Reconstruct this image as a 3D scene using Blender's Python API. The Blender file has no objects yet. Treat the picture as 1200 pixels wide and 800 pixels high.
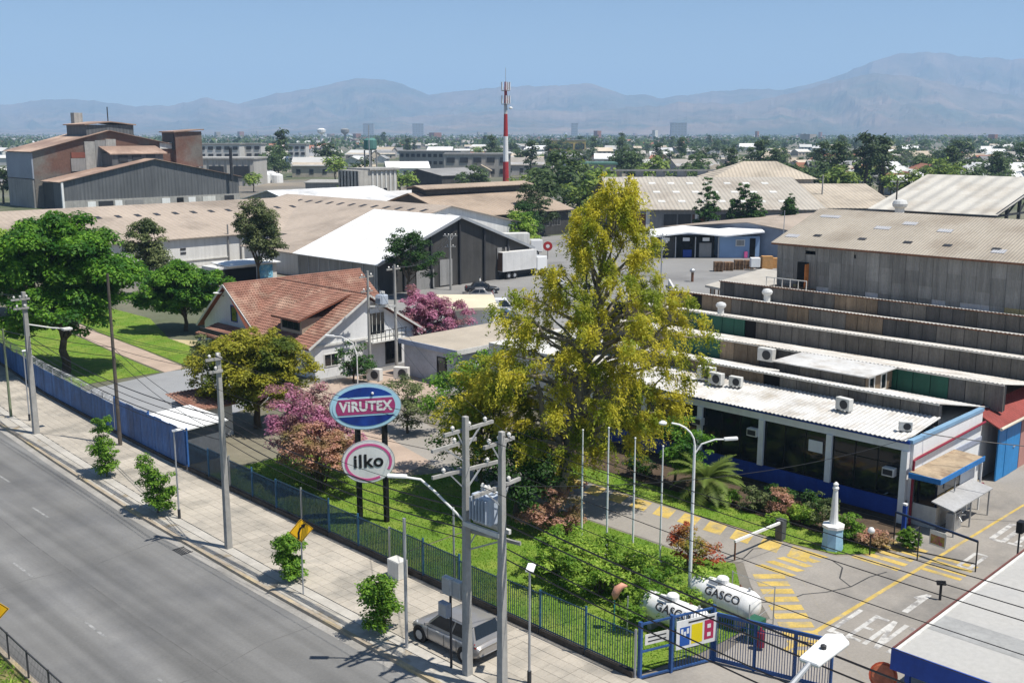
import bpy, math, random
import numpy as np
from mathutils import Vector, Matrix
R = math.radians
SC = bpy.context.scene
COL = SC.collection
# ------------------------------------------------------------------ camera
cam = bpy.data.cameras.new('camera')
co = bpy.data.objects.new('camera', cam); COL.objects.link(co)
co.location = (0, 0, 20)
co.rotation_euler = (R(90 - 11.266), 0, R(-45))
cam.sensor_width = 36; cam.lens = 36.9
cam.clip_start = 0.2; cam.clip_end = 60000
SC.camera = co
# ------------------------------------------------------------------ sky and sun
SUN_EL, SUN_AZ = R(65), math.atan2(0.36, -0.93)      # azimuth from +Y towards +X
w = bpy.data.worlds.new('World'); SC.world = w; w.use_nodes = True
nt = w.node_tree; nt.nodes.clear()
sky = nt.nodes.new('ShaderNodeTexSky'); sky.sky_type = 'NISHITA'; sky.sun_disc = False
sky.sun_elevation = SUN_EL; sky.sun_rotation = SUN_AZ
sky.altitude = 2600; sky.air_density = 1.1; sky.dust_density = 1.3; sky.ozone_density = 4.0
bg = nt.nodes.new('ShaderNodeBackground'); bg.inputs['Strength'].default_value = 0.078
wo = nt.nodes.new('ShaderNodeOutputWorld')
nt.links.new(sky.outputs[0], bg.inputs[0]); nt.links.new(bg.outputs[0], wo.inputs[0])
sl = bpy.data.lights.new('sun', 'SUN'); sl.energy = 4.9; sl.angle = R(0.53); sl.color = (1.0, 0.955, 0.88)
so = bpy.data.objects.new('sun', sl); COL.objects.link(so)
sd = Vector((math.sin(SUN_AZ) * math.cos(SUN_EL), math.cos(SUN_AZ) * math.cos(SUN_EL), math.sin(SUN_EL)))
so.rotation_euler = sd.to_track_quat('Z', 'Y').to_euler(); so.location = (60, -60, 120)
# ------------------------------------------------------------------ exposure
SC.view_settings.view_transform = 'Standard'; SC.view_settings.look = 'None'
SC.view_settings.exposure = 0.40; SC.view_settings.gamma = 1
SC.view_settings.use_curve_mapping = False
SC.render.engine = 'CYCLES'
SC.cycles.max_bounces = 8; SC.cycles.diffuse_bounces = 3; SC.cycles.glossy_bounces = 3
SC.cycles.transparent_max_bounces = 16; SC.cycles.volume_bounces = 1; SC.cycles.transmission_bounces = 4
SC.cycles.use_denoising = True
# ------------------------------------------------------------------ helpers
RND = random.Random(7)
def lin(h):
    h = h.lstrip('#'); o = []
    for i in (0, 2, 4):
        c = int(h[i:i + 2], 16) / 255
        o.append(c / 12.92 if c <= .04045 else ((c + .055) / 1.055) ** 2.4)
    return tuple(o)
MATS = {}
def mat(name, col, rough=.8, var=.18, scale=.6, fine=6., bump=0., bscale=25., metal=0., spec=.3,
        streak=0., corr=None, alpha=1., col2=None, orand=0., blotch=None, coat=0.):
    if name in MATS: return MATS[name]
    m = bpy.data.materials.new(name); m.use_nodes = True; MATS[name] = m
    t = m.node_tree; N = t.nodes; L = t.links
    b = N['Principled BSDF']
    if isinstance(col, str): col = lin(col)
    if isinstance(col2, str): col2 = lin(col2)
    b.inputs['Roughness'].default_value = rough; b.inputs['Metallic'].default_value = metal
    b.inputs['Specular IOR Level'].default_value = spec; b.inputs['Alpha'].default_value = alpha
    b.inputs['Coat Weight'].default_value = coat
    geo = N.new('ShaderNodeNewGeometry')
    def noise(sc, det=4, vec=None, rgh=.6):
        n = N.new('ShaderNodeTexNoise'); n.inputs['Scale'].default_value = sc
        n.inputs['Detail'].default_value = det; n.inputs['Roughness'].default_value = rgh
        L.new(vec or geo.outputs['Position'], n.inputs['Vector']); return n.outputs['Fac']
    def rng(s, a, c, lo, hi):
        r = N.new('ShaderNodeMapRange'); r.inputs[1].default_value = a; r.inputs[2].default_value = c
        r.inputs[3].default_value = lo; r.inputs[4].default_value = hi; L.new(s, r.inputs[0]); return r.outputs[0]
    def mul(a, c):
        r = N.new('ShaderNodeMath'); r.operation = 'MULTIPLY'; L.new(a, r.inputs[0])
        if isinstance(c, float): r.inputs[1].default_value = c
        else: L.new(c, r.inputs[1])
        return r.outputs[0]
    def mixc(f, a, c):
        r = N.new('ShaderNodeMix'); r.data_type = 'RGBA'; L.new(f, r.inputs[0])
        for k, q in ((6, a), (7, c)):
            if isinstance(q, tuple): r.inputs[k].default_value = q[:3] + (1,)
            else: L.new(q, r.inputs[k])
        return r.outputs[2]
    c0 = tuple(col)
    base = c0
    if col2: base = mixc(rng(noise(scale), .4, .62, 0, 1), c0, tuple(col2))
    if blotch:                                   # (colour, noise scale, low, high)
        bc = lin(blotch[0]) if isinstance(blotch[0], str) else blotch[0]
        base = mixc(rng(noise(blotch[1], 5), blotch[2], blotch[3], 0, 1), base, bc)
    f = rng(noise(scale * .7, 5), .3, .7, 1 - var, 1 + var)
    f = mul(f, rng(noise(fine, 3), .3, .7, 1 - var * .6, 1 + var * .6))
    if streak:
        mp = N.new('ShaderNodeMapping'); mp.inputs['Scale'].default_value = (2.2, 2.2, .12)
        L.new(geo.outputs['Position'], mp.inputs['Vector'])
        f = mul(f, rng(noise(1.0, 4, mp.outputs[0]), .3, .7, 1 - streak, 1 + streak * .6))
    if orand:
        oi = N.new('ShaderNodeObjectInfo')
        f = mul(f, rng(oi.outputs['Random'], 0, 1, 1 - orand, 1 + orand))
    vm = N.new('ShaderNodeVectorMath'); vm.operation = 'SCALE'
    if isinstance(base, tuple): vm.inputs[0].default_value = base[:3]
    else: L.new(base, vm.inputs[0])
    L.new(f, vm.inputs['Scale']); L.new(vm.outputs[0], b.inputs['Base Color'])
    hs = None
    if bump: hs = mul(noise(bscale, 4), float(bump))
    if corr:                                     # (axis vector, pitch in metres, depth)
        dp = N.new('ShaderNodeVectorMath'); dp.operation = 'DOT_PRODUCT'
        L.new(geo.outputs['Position'], dp.inputs[0]); dp.inputs[1].default_value = corr[0]
        sn = N.new('ShaderNodeMath'); sn.operation = 'SINE'; L.new(mul(dp.outputs['Value'], 6.2832 / corr[1]), sn.inputs[0])
        q = mul(sn.outputs[0], float(corr[2]))
        if hs:
            ad = N.new('ShaderNodeMath'); L.new(hs, ad.inputs[0]); L.new(q, ad.inputs[1]); hs = ad.outputs[0]
        else: hs = q
    if hs:
        bp = N.new('ShaderNodeBump'); bp.inputs['Strength'].default_value = 1; bp.inputs['Distance'].default_value = 1
        L.new(hs, bp.inputs['Height']); L.new(bp.outputs[0], b.inputs['Normal'])
    return m
def leafmat(name, c1, c2, trans=.35, orand=.25, c3=None):
    m = bpy.data.materials.new(name); m.use_nodes = True; MATS[name] = m
    t = m.node_tree; N = t.nodes; L = t.links; N.clear()
    c1, c2 = [lin(c) if isinstance(c, str) else c for c in (c1, c2)]
    geo = N.new('ShaderNodeNewGeometry'); oi = N.new('ShaderNodeObjectInfo')
    mx = N.new('ShaderNodeMix'); mx.data_type = 'RGBA'
    mx.inputs[6].default_value = c1 + (1,); mx.inputs[7].default_value = c2 + (1,)
    L.new(geo.outputs['Random Per Island'], mx.inputs[0])
    col = mx.outputs[2]
    if c3:
        c3 = lin(c3) if isinstance(c3, str) else c3
        nz = N.new('ShaderNodeTexNoise'); nz.inputs['Scale'].default_value = .55; nz.inputs['Detail'].default_value = 3
        L.new(geo.outputs['Position'], nz.inputs['Vector'])
        rr = N.new('ShaderNodeMapRange'); rr.inputs[1].default_value = .46; rr.inputs[2].default_value = .62
        L.new(nz.outputs[0], rr.inputs[0])
        m2 = N.new('ShaderNodeMix'); m2.data_type = 'RGBA'; L.new(rr.outputs[0], m2.inputs[0])
        L.new(col, m2.inputs[6]); m2.inputs[7].default_value = c3 + (1,); col = m2.outputs[2]
    r = N.new('ShaderNodeMapRange'); r.inputs[3].default_value = 1 - orand; r.inputs[4].default_value = 1 + orand
    L.new(oi.outputs['Random'], r.inputs[0])
    vm = N.new('ShaderNodeVectorMath'); vm.operation = 'SCALE'; L.new(col, vm.inputs[0]); L.new(r.outputs[0], vm.inputs['Scale'])
    d = N.new('ShaderNodeBsdfPrincipled'); d.inputs['Roughness'].default_value = .55; d.inputs['Specular IOR Level'].default_value = .25
    tr = N.new('ShaderNodeBsdfTranslucent'); ms = N.new('ShaderNodeMixShader'); ms.inputs[0].default_value = trans
    o = N.new('ShaderNodeOutputMaterial')
    L.new(vm.outputs[0], d.inputs['Base Color']); L.new(vm.outputs[0], tr.inputs['Color'])
    L.new(d.outputs[0], ms.inputs[1]); L.new(tr.outputs[0], ms.inputs[2]); L.new(ms.outputs[0], o.inputs[0])
    return m
ROOTLOC = {}
def off(p):
    while p.parent: p = p.parent
    return ROOTLOC.get(p.name, (0, 0, 0))
class MB:
    def __init__(s): s.v = []; s.f = []
    def add(s, vs, fs):
        n = len(s.v); s.v += [tuple(p) for p in vs]; s.f += [tuple(i + n for i in q) for q in fs]; return s
    def box(s, x0, x1, y0, y1, z0, z1):
        x0, x1 = min(x0, x1), max(x0, x1); y0, y1 = min(y0, y1), max(y0, y1); z0, z1 = min(z0, z1), max(z0, z1)
        return s.add([(x0, y0, z0), (x1, y0, z0), (x1, y1, z0), (x0, y1, z0), (x0, y0, z1), (x1, y0, z1), (x1, y1, z1), (x0, y1, z1)],
                     [(0, 3, 2, 1), (4, 5, 6, 7), (0, 1, 5, 4), (1, 2, 6, 5), (2, 3, 7, 6), (3, 0, 4, 7)])
    def bar(s, p, q, w, h=None):
        p = Vector(p); q = Vector(q); d = (q - p).normalized(); h = h or w
        up = Vector((0, 0, 1)) if abs(d.z) < .95 else Vector((1, 0, 0))
        a = d.cross(up).normalized() * (w / 2); b = a.normalized().cross(d).normalized() * (h / 2)
        return s.add([p - a - b, p + a - b, p + a + b, p - a + b, q - a - b, q + a - b, q + a + b, q - a + b],
                     [(0, 1, 2, 3), (7, 6, 5, 4), (1, 0, 4, 5), (2, 1, 5, 6), (3, 2, 6, 7), (0, 3, 7, 4)])
    def tube(s, pts, r, n=6, cap=True):
        pts = [Vector(p) for p in pts]; k = len(pts); rs = r if isinstance(r, (list, tuple)) else [r] * k
        base = len(s.v); prev = None
        for i, p in enumerate(pts):
            d = (pts[min(i + 1, k - 1)] - pts[max(i - 1, 0)]).normalized()
            ref = Vector((0, 0, 1)) if abs(d.z) < .9 else Vector((1, 0, 0))
            a = d.cross(ref).normalized() if prev is None else (prev - d * prev.dot(d)).normalized()
            prev = a; b = d.cross(a)
            for j in range(n):
                t = 6.28318 * j / n; s.v.append(tuple(p + (a * math.cos(t) + b * math.sin(t)) * rs[i]))
        for i in range(k - 1):
            for j in range(n):
                s.f.append((base + i * n + j, base + i * n + (j + 1) % n, base + (i + 1) * n + (j + 1) % n, base + (i + 1) * n + j))
        if cap:
            s.f.append(tuple(base + j for j in range(n))[::-1]); s.f.append(tuple(base + (k - 1) * n + j for j in range(n)))
        return s
    def lathe(s, c, prof, n=16):
        base = len(s.v); k = len(prof)
        for r, z in prof:
            for j in range(n):
                t = 6.28318 * j / n; s.v.append((c[0] + r * math.cos(t), c[1] + r * math.sin(t), c[2] + z))
        for i in range(k - 1):
            for j in range(n):
                s.f.append((base + i * n + j, base + i * n + (j + 1) % n, base + (i + 1) * n + (j + 1) % n, base + (i + 1) * n + j))
        s.f.append(tuple(base + j for j in range(n))[::-1]); s.f.append(tuple(base + (k - 1) * n + j for j in range(n)))
        return s
    def extr(s, poly, vec):                      # closed planar polygon pushed along vec
        n = len(poly); q = [tuple(Vector(p) + Vector(vec)) for p in poly]
        return s.add(list(poly) + q, [tuple(range(n))[::-1], tuple(range(n, 2 * n))] + [(i, (i + 1) % n, n + (i + 1) % n, n + i) for i in range(n)])
    def slab(s, a, b, c, d, t):                  # quad a,b,c,d thickened downwards by t
        return s.extr([a, b, c, d], (0, 0, -t))
    def sheet(s, pts, z):
        return s.add([(p[0], p[1], z) for p in pts], [tuple(range(len(pts)))])
    def build(s, name, m, parent=None, smooth=False, kind=None, bevel=0.):
        me = bpy.data.meshes.new(name); o = off(parent) if parent else (0, 0, 0)
        me.from_pydata([(p[0] - o[0], p[1] - o[1], p[2] - o[2]) for p in s.v] if parent else s.v, [], s.f)
        if m: me.materials.append(m)
        if smooth: me.shade_smooth()
        ob = bpy.data.objects.new(name, me); COL.objects.link(ob)
        if parent: ob.parent = parent
        if kind: ob['kind'] = kind
        if bevel:
            bv = ob.modifiers.new('b', 'BEVEL'); bv.width = bevel; bv.segments = 2; bv.limit_method = 'ANGLE'
        return ob
def B(x0, x1, y0, y1, z0, z1): return MB().box(x0, x1, y0, y1, z0, z1)
def tag(o, label, cat, group=None, kind=None):
    if label: o['label'] = label
    if cat: o['category'] = cat
    if group: o['group'] = group
    if kind: o['kind'] = kind
    return o
def T(name, label, cat, loc=(0, 0, 0), group=None, rotz=None, local=False):
    o = bpy.data.objects.new(name, None); COL.objects.link(o); o.empty_display_size = .3
    o.location = loc
    if rotz is not None: o.rotation_euler = (0, 0, rotz); local = True
    ROOTLOC[o.name] = (0, 0, 0) if local else tuple(loc)
    return tag(o, label, cat, group)
def struct(name, mb, m, smooth=False):
    o = mb.build(name, m, smooth=smooth); o['kind'] = 'structure'; return o
KIDS = {}
def kids(o): return [c for c in bpy.data.objects if c.parent == o]
def copy_tree(root, loc, rotz=0., scale=1., label=None, group=None, cache={}):
    if root.name not in cache:
        def walk(o): return (o, [walk(c) for c in o.children])
        cache[root.name] = walk(root)
    def cp(node, par):
        c = node[0].copy(); COL.objects.link(c)
        if par: c.parent = par
        for k in node[1]: cp(k, c)
        return c
    r = cp(cache[root.name], None)
    r.location = loc; r.rotation_euler = (0, 0, rotz); r.scale = (scale, scale, scale) if not isinstance(scale, tuple) else scale
    if label: r['label'] = label
    if group: r['group'] = group
    return r
def interp(tab, y):
    for (a, b), (c, d) in zip(tab, tab[1:]):
        if y <= c: return b + (d - b) * (y - a) / (c - a)
    return tab[-1][1]
def text(body, m, parent, loc, xdir, ydir, size, name='lettering', ext=.004, bold=0., sx=1., space=1.):
    cu = bpy.data.curves.new(name, 'FONT'); cu.body = body; cu.size = size; cu.extrude = ext; cu.offset = bold
    cu.align_x = 'CENTER'; cu.align_y = 'CENTER'; cu.materials.append(m); cu.resolution_u = 3; cu.space_character = space
    o = bpy.data.objects.new(name, cu); COL.objects.link(o)
    if parent: o.parent = parent
    x = Vector(xdir).normalized(); y = Vector(ydir).normalized(); z = x.cross(y)
    f = off(parent) if parent else (0, 0, 0)
    M = Matrix((x * sx, y, z)).transposed().to_4x4(); M.translation = Vector(loc) - Vector(f)
    dg = bpy.context.evaluated_depsgraph_get()
    me = bpy.data.meshes.new_from_object(o.evaluated_get(dg)); me.name = name
    bpy.data.objects.remove(o)
    o = bpy.data.objects.new(name, me); COL.objects.link(o)
    if parent: o.parent = parent
    o.matrix_local = M
    return o
# ------------------------------------------------------------------ materials
AX = .7071
m_white = mat('white_paint', (.78, .78, .76), .6, .06, streak=.06)
m_offwhite = mat('aged_white_paint', (.62, .61, .57), .7, .1, streak=.15)
m_blue = mat('cobalt_blue_paint', (.012, .055, .30), .55, .15, streak=.15)
m_fblue = mat('faded_blue_paint', (.035, .115, .33), .6, .25, 1.2, streak=.3)
m_steel = mat('galvanised_steel', (.42, .43, .44), .5, .12, metal=.5)
m_dark = mat('dark_steel', (.035, .036, .04), .6, .2)
m_black = mat('black_paint', (.012, .012, .014), .5, .15)
m_conc = mat('pole_concrete', (.35, .34, .315), .85, .14, 1.5, streak=.2, bump=.004)
m_iron = mat('rust_iron', (.16, .07, .035), .85, .35, 2)
m_wood = mat('weathered_wood', (.26, .16, .09), .8, .3, 3, orand=.25)
m_cer = mat('porcelain', (.62, .60, .56), .3, .1)
m_glass = mat('dark_glass', (.012, .015, .018), .06, .05, spec=.6)
m_red = mat('red_paint', (.22, .02, .04), .55, .15)
m_rub = mat('rubber', (.015, .015, .016), .8, .1)
m_yel = mat('sign_yellow', (.75, .42, .01), .5, .06)
# ================================================================== SETTING
def grid_sheet(xs, ys, z, fz=None):
    m = MB(); n = len(ys)
    for x in xs:
        for y in ys: m.v.append((x, y, z))
    for i in range(len(xs) - 1):
        for j in range(n - 1): m.f.append((i * n + j, (i + 1) * n + j, (i + 1) * n + j + 1, i * n + j + 1))
    return m
gl = [-13000, -6000, -3000, -1500, -700, -300, -100, 0, 40, 80, 120, 160, 220, 300, 420, 600, 900, 1300, 1900, 2800, 4000, 6000, 9000, 13000]
m_ground = mat('dusty_ground', (.24, .205, .16), .95, .22, .03, 1.5, col2=(.165, .155, .135), blotch=((.085, .10, .05), .011, .44, .58), bump=.03, bscale=3)
struct('ground', grid_sheet(gl, gl, 0), m_ground)
# ---- mountains: two ranges built from their skylines (compass angle -> height)
SKY1 = [(-700, 120), (-300, 112), (-100, 122), (0, 126), (60, 119), (110, 118), (170, 126), (215, 124), (250, 116), (285, 123), (330, 112), (380, 104), (425, 94),
        (470, 99), (505, 113), (540, 109), (590, 104), (640, 103), (690, 100), (730, 113), (780, 116), (830, 109), (860, 107), (900, 107), (930, 104), (970, 92),
        (1010, 76), (1040, 67), (1070, 66), (1110, 70), (1160, 74), (1200, 72), (1300, 60), (1500, 85), (1900, 95)]
SKY2 = [(-700, 150), (300, 149), (420, 140), (520, 135), (600, 129), (680, 131), (740, 126), (800, 121), (860, 123), (910, 113), (960, 100), (1010, 88), (1060, 93),
        (1110, 103), (1160, 112), (1200, 119), (1350, 110), (1900, 125)]
from mathutils import noise as mn
def range_mesh(name, tab, D, depth, seed, m):
    nx, ny = 760, 46; mb = MB()
    for i in range(nx):
        px = -700 + 2600 * i / (nx - 1)
        jag = mn.fractal(Vector((px * .05, seed, 0)), .8, 2.1, 5) * 2.2
        rid = (157 - interp(tab, px) + jag) / 1230 * D; lx = (px - 600) / 1230 * D
        for j in range(ny):
            v = j / (ny - 1); f_ = D - depth * (1 - v)
            rd = mn.ridged_multi_fractal(Vector((px * .016 + v * .35, v * 1.5 + seed, seed * 3.1)), .85, 2.15, 5, 1.0, 2.0)
            w_ = (1 - v) ** .55 * min(1, 4 * v); g = v ** 1.15
            z = rid * (g * (1 - .52 * w_) + .30 * w_ * (rd - .55) * (.35 + g))
            if v == 0: z = -20
            x = lx * (f_ / D)
            mb.v.append(((x + f_) * AX, (f_ - x) * AX, min(z, rid)))
    for i in range(nx - 1):
        for j in range(ny - 1): mb.f.append((i * ny + j, (i + 1) * ny + j, (i + 1) * ny + j + 1, i * ny + j + 1))
    return struct(name, mb, m, False)
m_mt = mat('dry_mountain', (.20, .14, .10), .95, .3, .0016, .01, col2=(.07, .075, .05))
range_mesh('far_mountain_range', SKY1, 11000, 3000, 3, m_mt)
range_mesh('near_mountain_range', SKY2, 8600, 2200, 5, m_mt)
# ---- road, kerb, pavement
KERB = [(-40, 23.1), (40, 23.05), (52.5, 23.3), (64, 23.9), (75, 24.6), (95, 26.4), (115, 29), (150, 36), (260, 66)]
FEN = [(-40, 28.5), (22, 28.55), (44, 28.7), (56.5, 28.9), (66, 29.3), (81, 30.2), (95, 31.8), (115, 34.8), (150, 42), (260, 72)]
kx = lambda y: interp(KERB, y); fx = lambda y: interp(FEN, y)
YS = [-40, -20, 0, 10, 20, 30, 35, 40, 44, 48, 52, 56, 60, 64, 68, 72, 76, 80, 84, 88, 92, 96, 100, 105, 110, 115, 125, 140, 160, 190, 225, 260]
def ribbon(f0, f1, z, ys=YS):
    m = MB()
    for y in ys: m.v += [(f0(y), y, z), (f1(y), y, z)]
    for i in range(len(ys) - 1): m.f.append((2 * i, 2 * i + 1, 2 * i + 3, 2 * i + 2))
    return m
def ribbon_solid(f0, f1, z0, z1, ys=YS):
    m = MB(); n = len(ys)
    for y in ys: m.v += [(f0(y), y, z0), (f0(y), y, z1), (f1(y), y, z1), (f1(y), y, z0)]
    for i in range(n - 1):
        a, b = 4 * i, 4 * i + 4
        for k in range(4): m.f.append((a + k, b + k, b + (k + 1) % 4, a + (k + 1) % 4))
    m.f += [(0, 1, 2, 3), (4 * n - 1, 4 * n - 2, 4 * n - 3, 4 * n - 4)]
    return m
m_asph = mat('road_asphalt', (.165, .163, .157), .9, .12, .35, 9, bump=.006, bscale=60, blotch=((.125, .125, .125), .12, .48, .66))
m_t = m_asph.node_tree                                 # tyre-worn bands along the lanes
def lane_bands(m, pts):
    t = m.node_tree; N = t.nodes; L = t.links; b = N['Principled BSDF']; src = b.inputs['Base Color'].links[0].from_socket
    g = N.new('ShaderNodeNewGeometry'); mp = N.new('ShaderNodeMapping'); mp.inputs['Scale'].default_value = (.75, .018, 1)
    L.new(g.outputs['Position'], mp.inputs['Vector'])
    nz = N.new('ShaderNodeTexNoise'); nz.inputs['Scale'].default_value = 1; nz.inputs['Detail'].default_value = 3; L.new(mp.outputs[0], nz.inputs['Vector'])
    r = N.new('ShaderNodeMapRange'); r.inputs[1].default_value = .3; r.inputs[2].default_value = .7; r.inputs[3].default_value = .68; r.inputs[4].default_value = 1.36; L.new(nz.outputs[0], r.inputs[0])
    v = N.new('ShaderNodeVectorMath'); v.operation = 'SCALE'; L.new(src, v.inputs[0]); L.new(r.outputs[0], v.inputs['Scale']); L.new(v.outputs[0], b.inputs['Base Color'])
lane_bands(m_asph, None)
road = struct('road', ribbon(lambda y: kx(y) - 10.3, lambda y: kx(y) - .0, .01), m_asph)
m_line = mat('worn_white_line', (.29, .288, .28), .8, .2, 3, blotch=((.19, .19, .185), 2.5, .42, .56))
for (X, Y, ln) in ((19.9, 54.6, 2.2), (16.35, 47.5, 2.3), (16.15, 39.4, 2.0), (16.1, 33.6, 1.3), (20.6, 62, 2), (17.3, 58, 2.2), (21.8, 72, 2), (16.1, 27, 2)):
    MB().sheet([(X - .06, Y), (X + .06, Y), (X + .06, Y + ln), (X - .06, Y + ln)], .015).build('lane_dash', m_line, road)
m_gut = mat('gutter_concrete', (.30, .285, .26), .9, .2, .8, 8)
m_seam = mat('tar_seam', (.115, .113, .11), .9, .3, 1.5)
for pts in ([(13.2, 33.5), (15.4, 34.0), (17.9, 33.8), (20.4, 34.4), (22.9, 34.3)], [(13.4, 47), (16, 47.3), (19, 46.8), (22.6, 47.5)], [(17.9, 22), (17.95, 30), (17.8, 40), (17.9, 52), (18.4, 66), (19.6, 84)]):
    m = MB()
    for p, q in zip(pts, pts[1:]):
        d = Vector((q[0] - p[0], q[1] - p[1])).normalized() * .016; m.sheet([(p[0] + d.y, p[1] - d.x), (q[0] + d.y, q[1] - d.x), (q[0] - d.y, q[1] + d.x), (p[0] - d.y, p[1] + d.x)], .0136)
    m.build('tar_seam', m_seam, road)
g_ = ribbon(lambda y: kx(y) - .38, lambda y: kx(y) - .0, .014).build('gutter', m_gut, road)
gr = MB()
for k in range(6): gr.box(22.42 + k * .1, 22.46 + k * .1, 45.0, 45.8, .016, .035)
gr.box(22.40, 23.02, 45.8, 45.86, .016, .035); gr.box(22.40, 23.02, 44.94, 45, .016, .035)
gr.build('drain_grate', m_dark, road)
m_kerb = mat('kerb_stone', (.34, .285, .215), .9, .22, 1.2, 6, blotch=((.42, .33, .17), .4, .52, .66))
pav = struct('pavement', ribbon(lambda y: kx(y) + .0, lambda y: fx(y) + .12, .02), mat('pavement_bed', (.38, .345, .29), .95, .15))
y = 18.0; kst = 0
km = B(0, .2, 0, 1, 0, .15); kme = None
while y < 112:                                         # separate kerb stones, end to end
    x0 = kx(y); x1 = kx(y + 1.5)
    m = MB(); L_ = 1.485
    xb = x0 + (x1 - x0) * L_ / 1.5
    m.add([(x0, y, 0), (x0 + .2, y, 0), (xb + .2, y + L_, 0), (xb, y + L_, 0), (x0 + .02, y, .145), (x0 + .2, y, .15), (xb + .2, y + L_, .15), (xb + .02, y + L_, .145)],
          [(0, 3, 2, 1), (4, 5, 6, 7), (0, 1, 5, 4), (1, 2, 6, 5), (2, 3, 7, 6), (3, 0, 4, 7)])
    m.build('kerbstone', m_kerb, pav); y += 1.5
ribbon_solid(lambda y: kx(y) + .22, lambda y: kx(y) + .86, 0, .128).build('verge_strip', mat('verge_concrete', (.37, .345, .30), .95, .2, .7, 5, blotch=((.25, .2, .13), 1.1, .55, .7)), pav)
ribbon_solid(lambda y: kx(y) + .89, lambda y: kx(y) + 1.38, 0, .132).build('verge_strip', mat('verge_concrete_b', (.42, .395, .35), .95, .15, .7, 5), pav)
m_slab = mat('paving_slab', (.41, .37, .31), .95, .12, .35, 7, orand=.09, bump=.004, bscale=30, blotch=((.27, .25, .215), .45, .48, .68))
def slab_mesh(w, d):
    m = MB(); h = .145; e = .008; m.box(-w, w, -d, d, 0, h - e)
    for sx in (0, 1):
        for sy in (0, 1):
            x0, x1, y0, y1 = (-w, -.006)[sx], (-.006, w)[sx] , (-d, -.006)[sy], (-.006, d)[sy]
            x0 += .006 if sx == 0 else .012; x1 -= .006; y0 += .006 if sy == 0 else .012; y1 -= .006
            m.add([(x0, y0, h - e), (x1, y0, h - e), (x1, y1, h - e), (x0, y1, h - e), (x0, y0, h), (x1, y0, h), (x1, y1, h), (x0, y1, h)], [(4, 5, 6, 7), (0, 1, 5, 4), (1, 2, 6, 5), (2, 3, 7, 6), (3, 0, 4, 7)])
    return m
sm0 = slab_mesh(.495, .495); s0 = sm0.build('paving_slab', m_slab, pav); s0.location = (24.95, 20.5, 0)
rr = random.Random(3)
for r_ in range(75):
    yy = 20.5 + r_
    for c in range(4):
        if r_ == 0 and c == 0: continue
        o = s0.copy(); COL.objects.link(o)
        wd = (fx(yy) + .1 - (kx(yy) + 1.41)) / 4
        o.location = (kx(yy) + 1.41 + wd * (c + .5), yy, rr.uniform(-.006, .004)); o.scale = (wd * .994 / .99, 1, 1)
rest = MB()
for yy in list(np.arange(95.5, 150, 1.0)) + list(np.arange(-20.5, 20, 1.0)):
    for c in range(4):
        wd = (fx(yy) + .1 - (kx(yy) + 1.41)) / 4; xc = kx(yy) + 1.41 + wd * (c + .5)
        rest.box(xc - wd * .485, xc + wd * .485, yy - .488, yy + .488, 0, .14)
rest.build('paving_slab', m_slab, pav, kind='stuff')
# ---- median at the lower left
m_turf = mat('rough_turf', (.10, .13, .03), .95, .35, 1.5, 12, col2=(.22, .19, .08), bump=.05, bscale=12)
struct('median_ground', MB().sheet([(-40, -40), (12.75, -40), (12.75, 38), (12.85, 52), (13.6, 64), (14.3, 75), (-40, 75)], .02), m_turf)
med_k = struct('median_kerb', ribbon_solid(lambda y: kx(y) - 10.48, lambda y: kx(y) - 10.3, 0, .14), m_kerb)
# ---- paved yards
m_drive = mat('driveway_asphalt', (.285, .262, .232), .9, .13, .4, 8, bump=.005, bscale=50, blotch=((.20, .188, .172), .2, .5, .66))
m_yard = mat('yard_tarmac', (.24, .235, .225), .9, .13, .12, 4, blotch=((.17, .165, .16), .08, .5, .64))
m_path = mat('pink_gravel_path', (.40, .31, .245), .95, .14, .8, 14, bump=.01, bscale=40)
m_lawn = mat('mown_lawn', (.12, .22, .018), .95, .25, .5, 16, col2=(.20, .26, .04), bump=.035, bscale=28, blotch=((.085, .155, .016), .35, .52, .66))
m_soil = mat('bed_soil', (.085, .06, .04), .95, .3, 2, 9, bump=.03, bscale=15)
drive = struct('driveway', MB().sheet([(28.8, 5), (100, 5), (100, 22), (52.6, 22), (51, 21.6), (46.6, 20.6), (44.6, 22.6), (44.35, 25), (44.35, 47), (47, 60), (41, 60), (40, 46), (39.9, 27.4), (40.8, 25.3), (38.8, 23.6), (36.6, 21.3), (32, 20.9), (28.8, 22)], .012), m_drive)
struct('pavement_crossing', MB().sheet([(23.3, 6), (28.9, 6), (28.9, 19.5), (23.3, 19.5)], .155), mat('crossing_concrete', (.40, .375, .33), .9, .14, .5, 6))
struct('rear_yard', MB().sheet([(84, 60), (200, 40), (200, 128), (118, 150), (108, 122), (80, 102), (64, 96), (52, 92), (46, 62), (60, 58)], .006), m_yard)
struct('service_road', MB().sheet([(29.2, 60), (37, 66), (46, 70), (46, 82), (41, 82.4), (34, 81), (30.4, 79)], .008), mat('service_asphalt', (.27, .275, .28), .9, .1, .4, 6))
struct('courtyard_path', MB().sheet([(37.6, 46.8), (40.5, 47.6), (41.5, 52), (44, 60), (52, 60), (56, 66), (56, 69.5), (46, 70), (40, 60), (37.5, 52)], .018), m_path)
struct('garden_path', MB().sheet([(40.6, 82.3), (42.8, 82.6), (43.6, 92), (44.4, 104), (46, 118), (43.5, 118), (42.3, 104), (41.2, 92)], .02), m_path)
struct('sand_patch', MB().sheet([(45.6, 88), (48.6, 87), (49.5, 93), (47, 97), (45.4, 93)], .022), mat('sand', (.46, .38, .22), .95, .1, 2))
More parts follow.
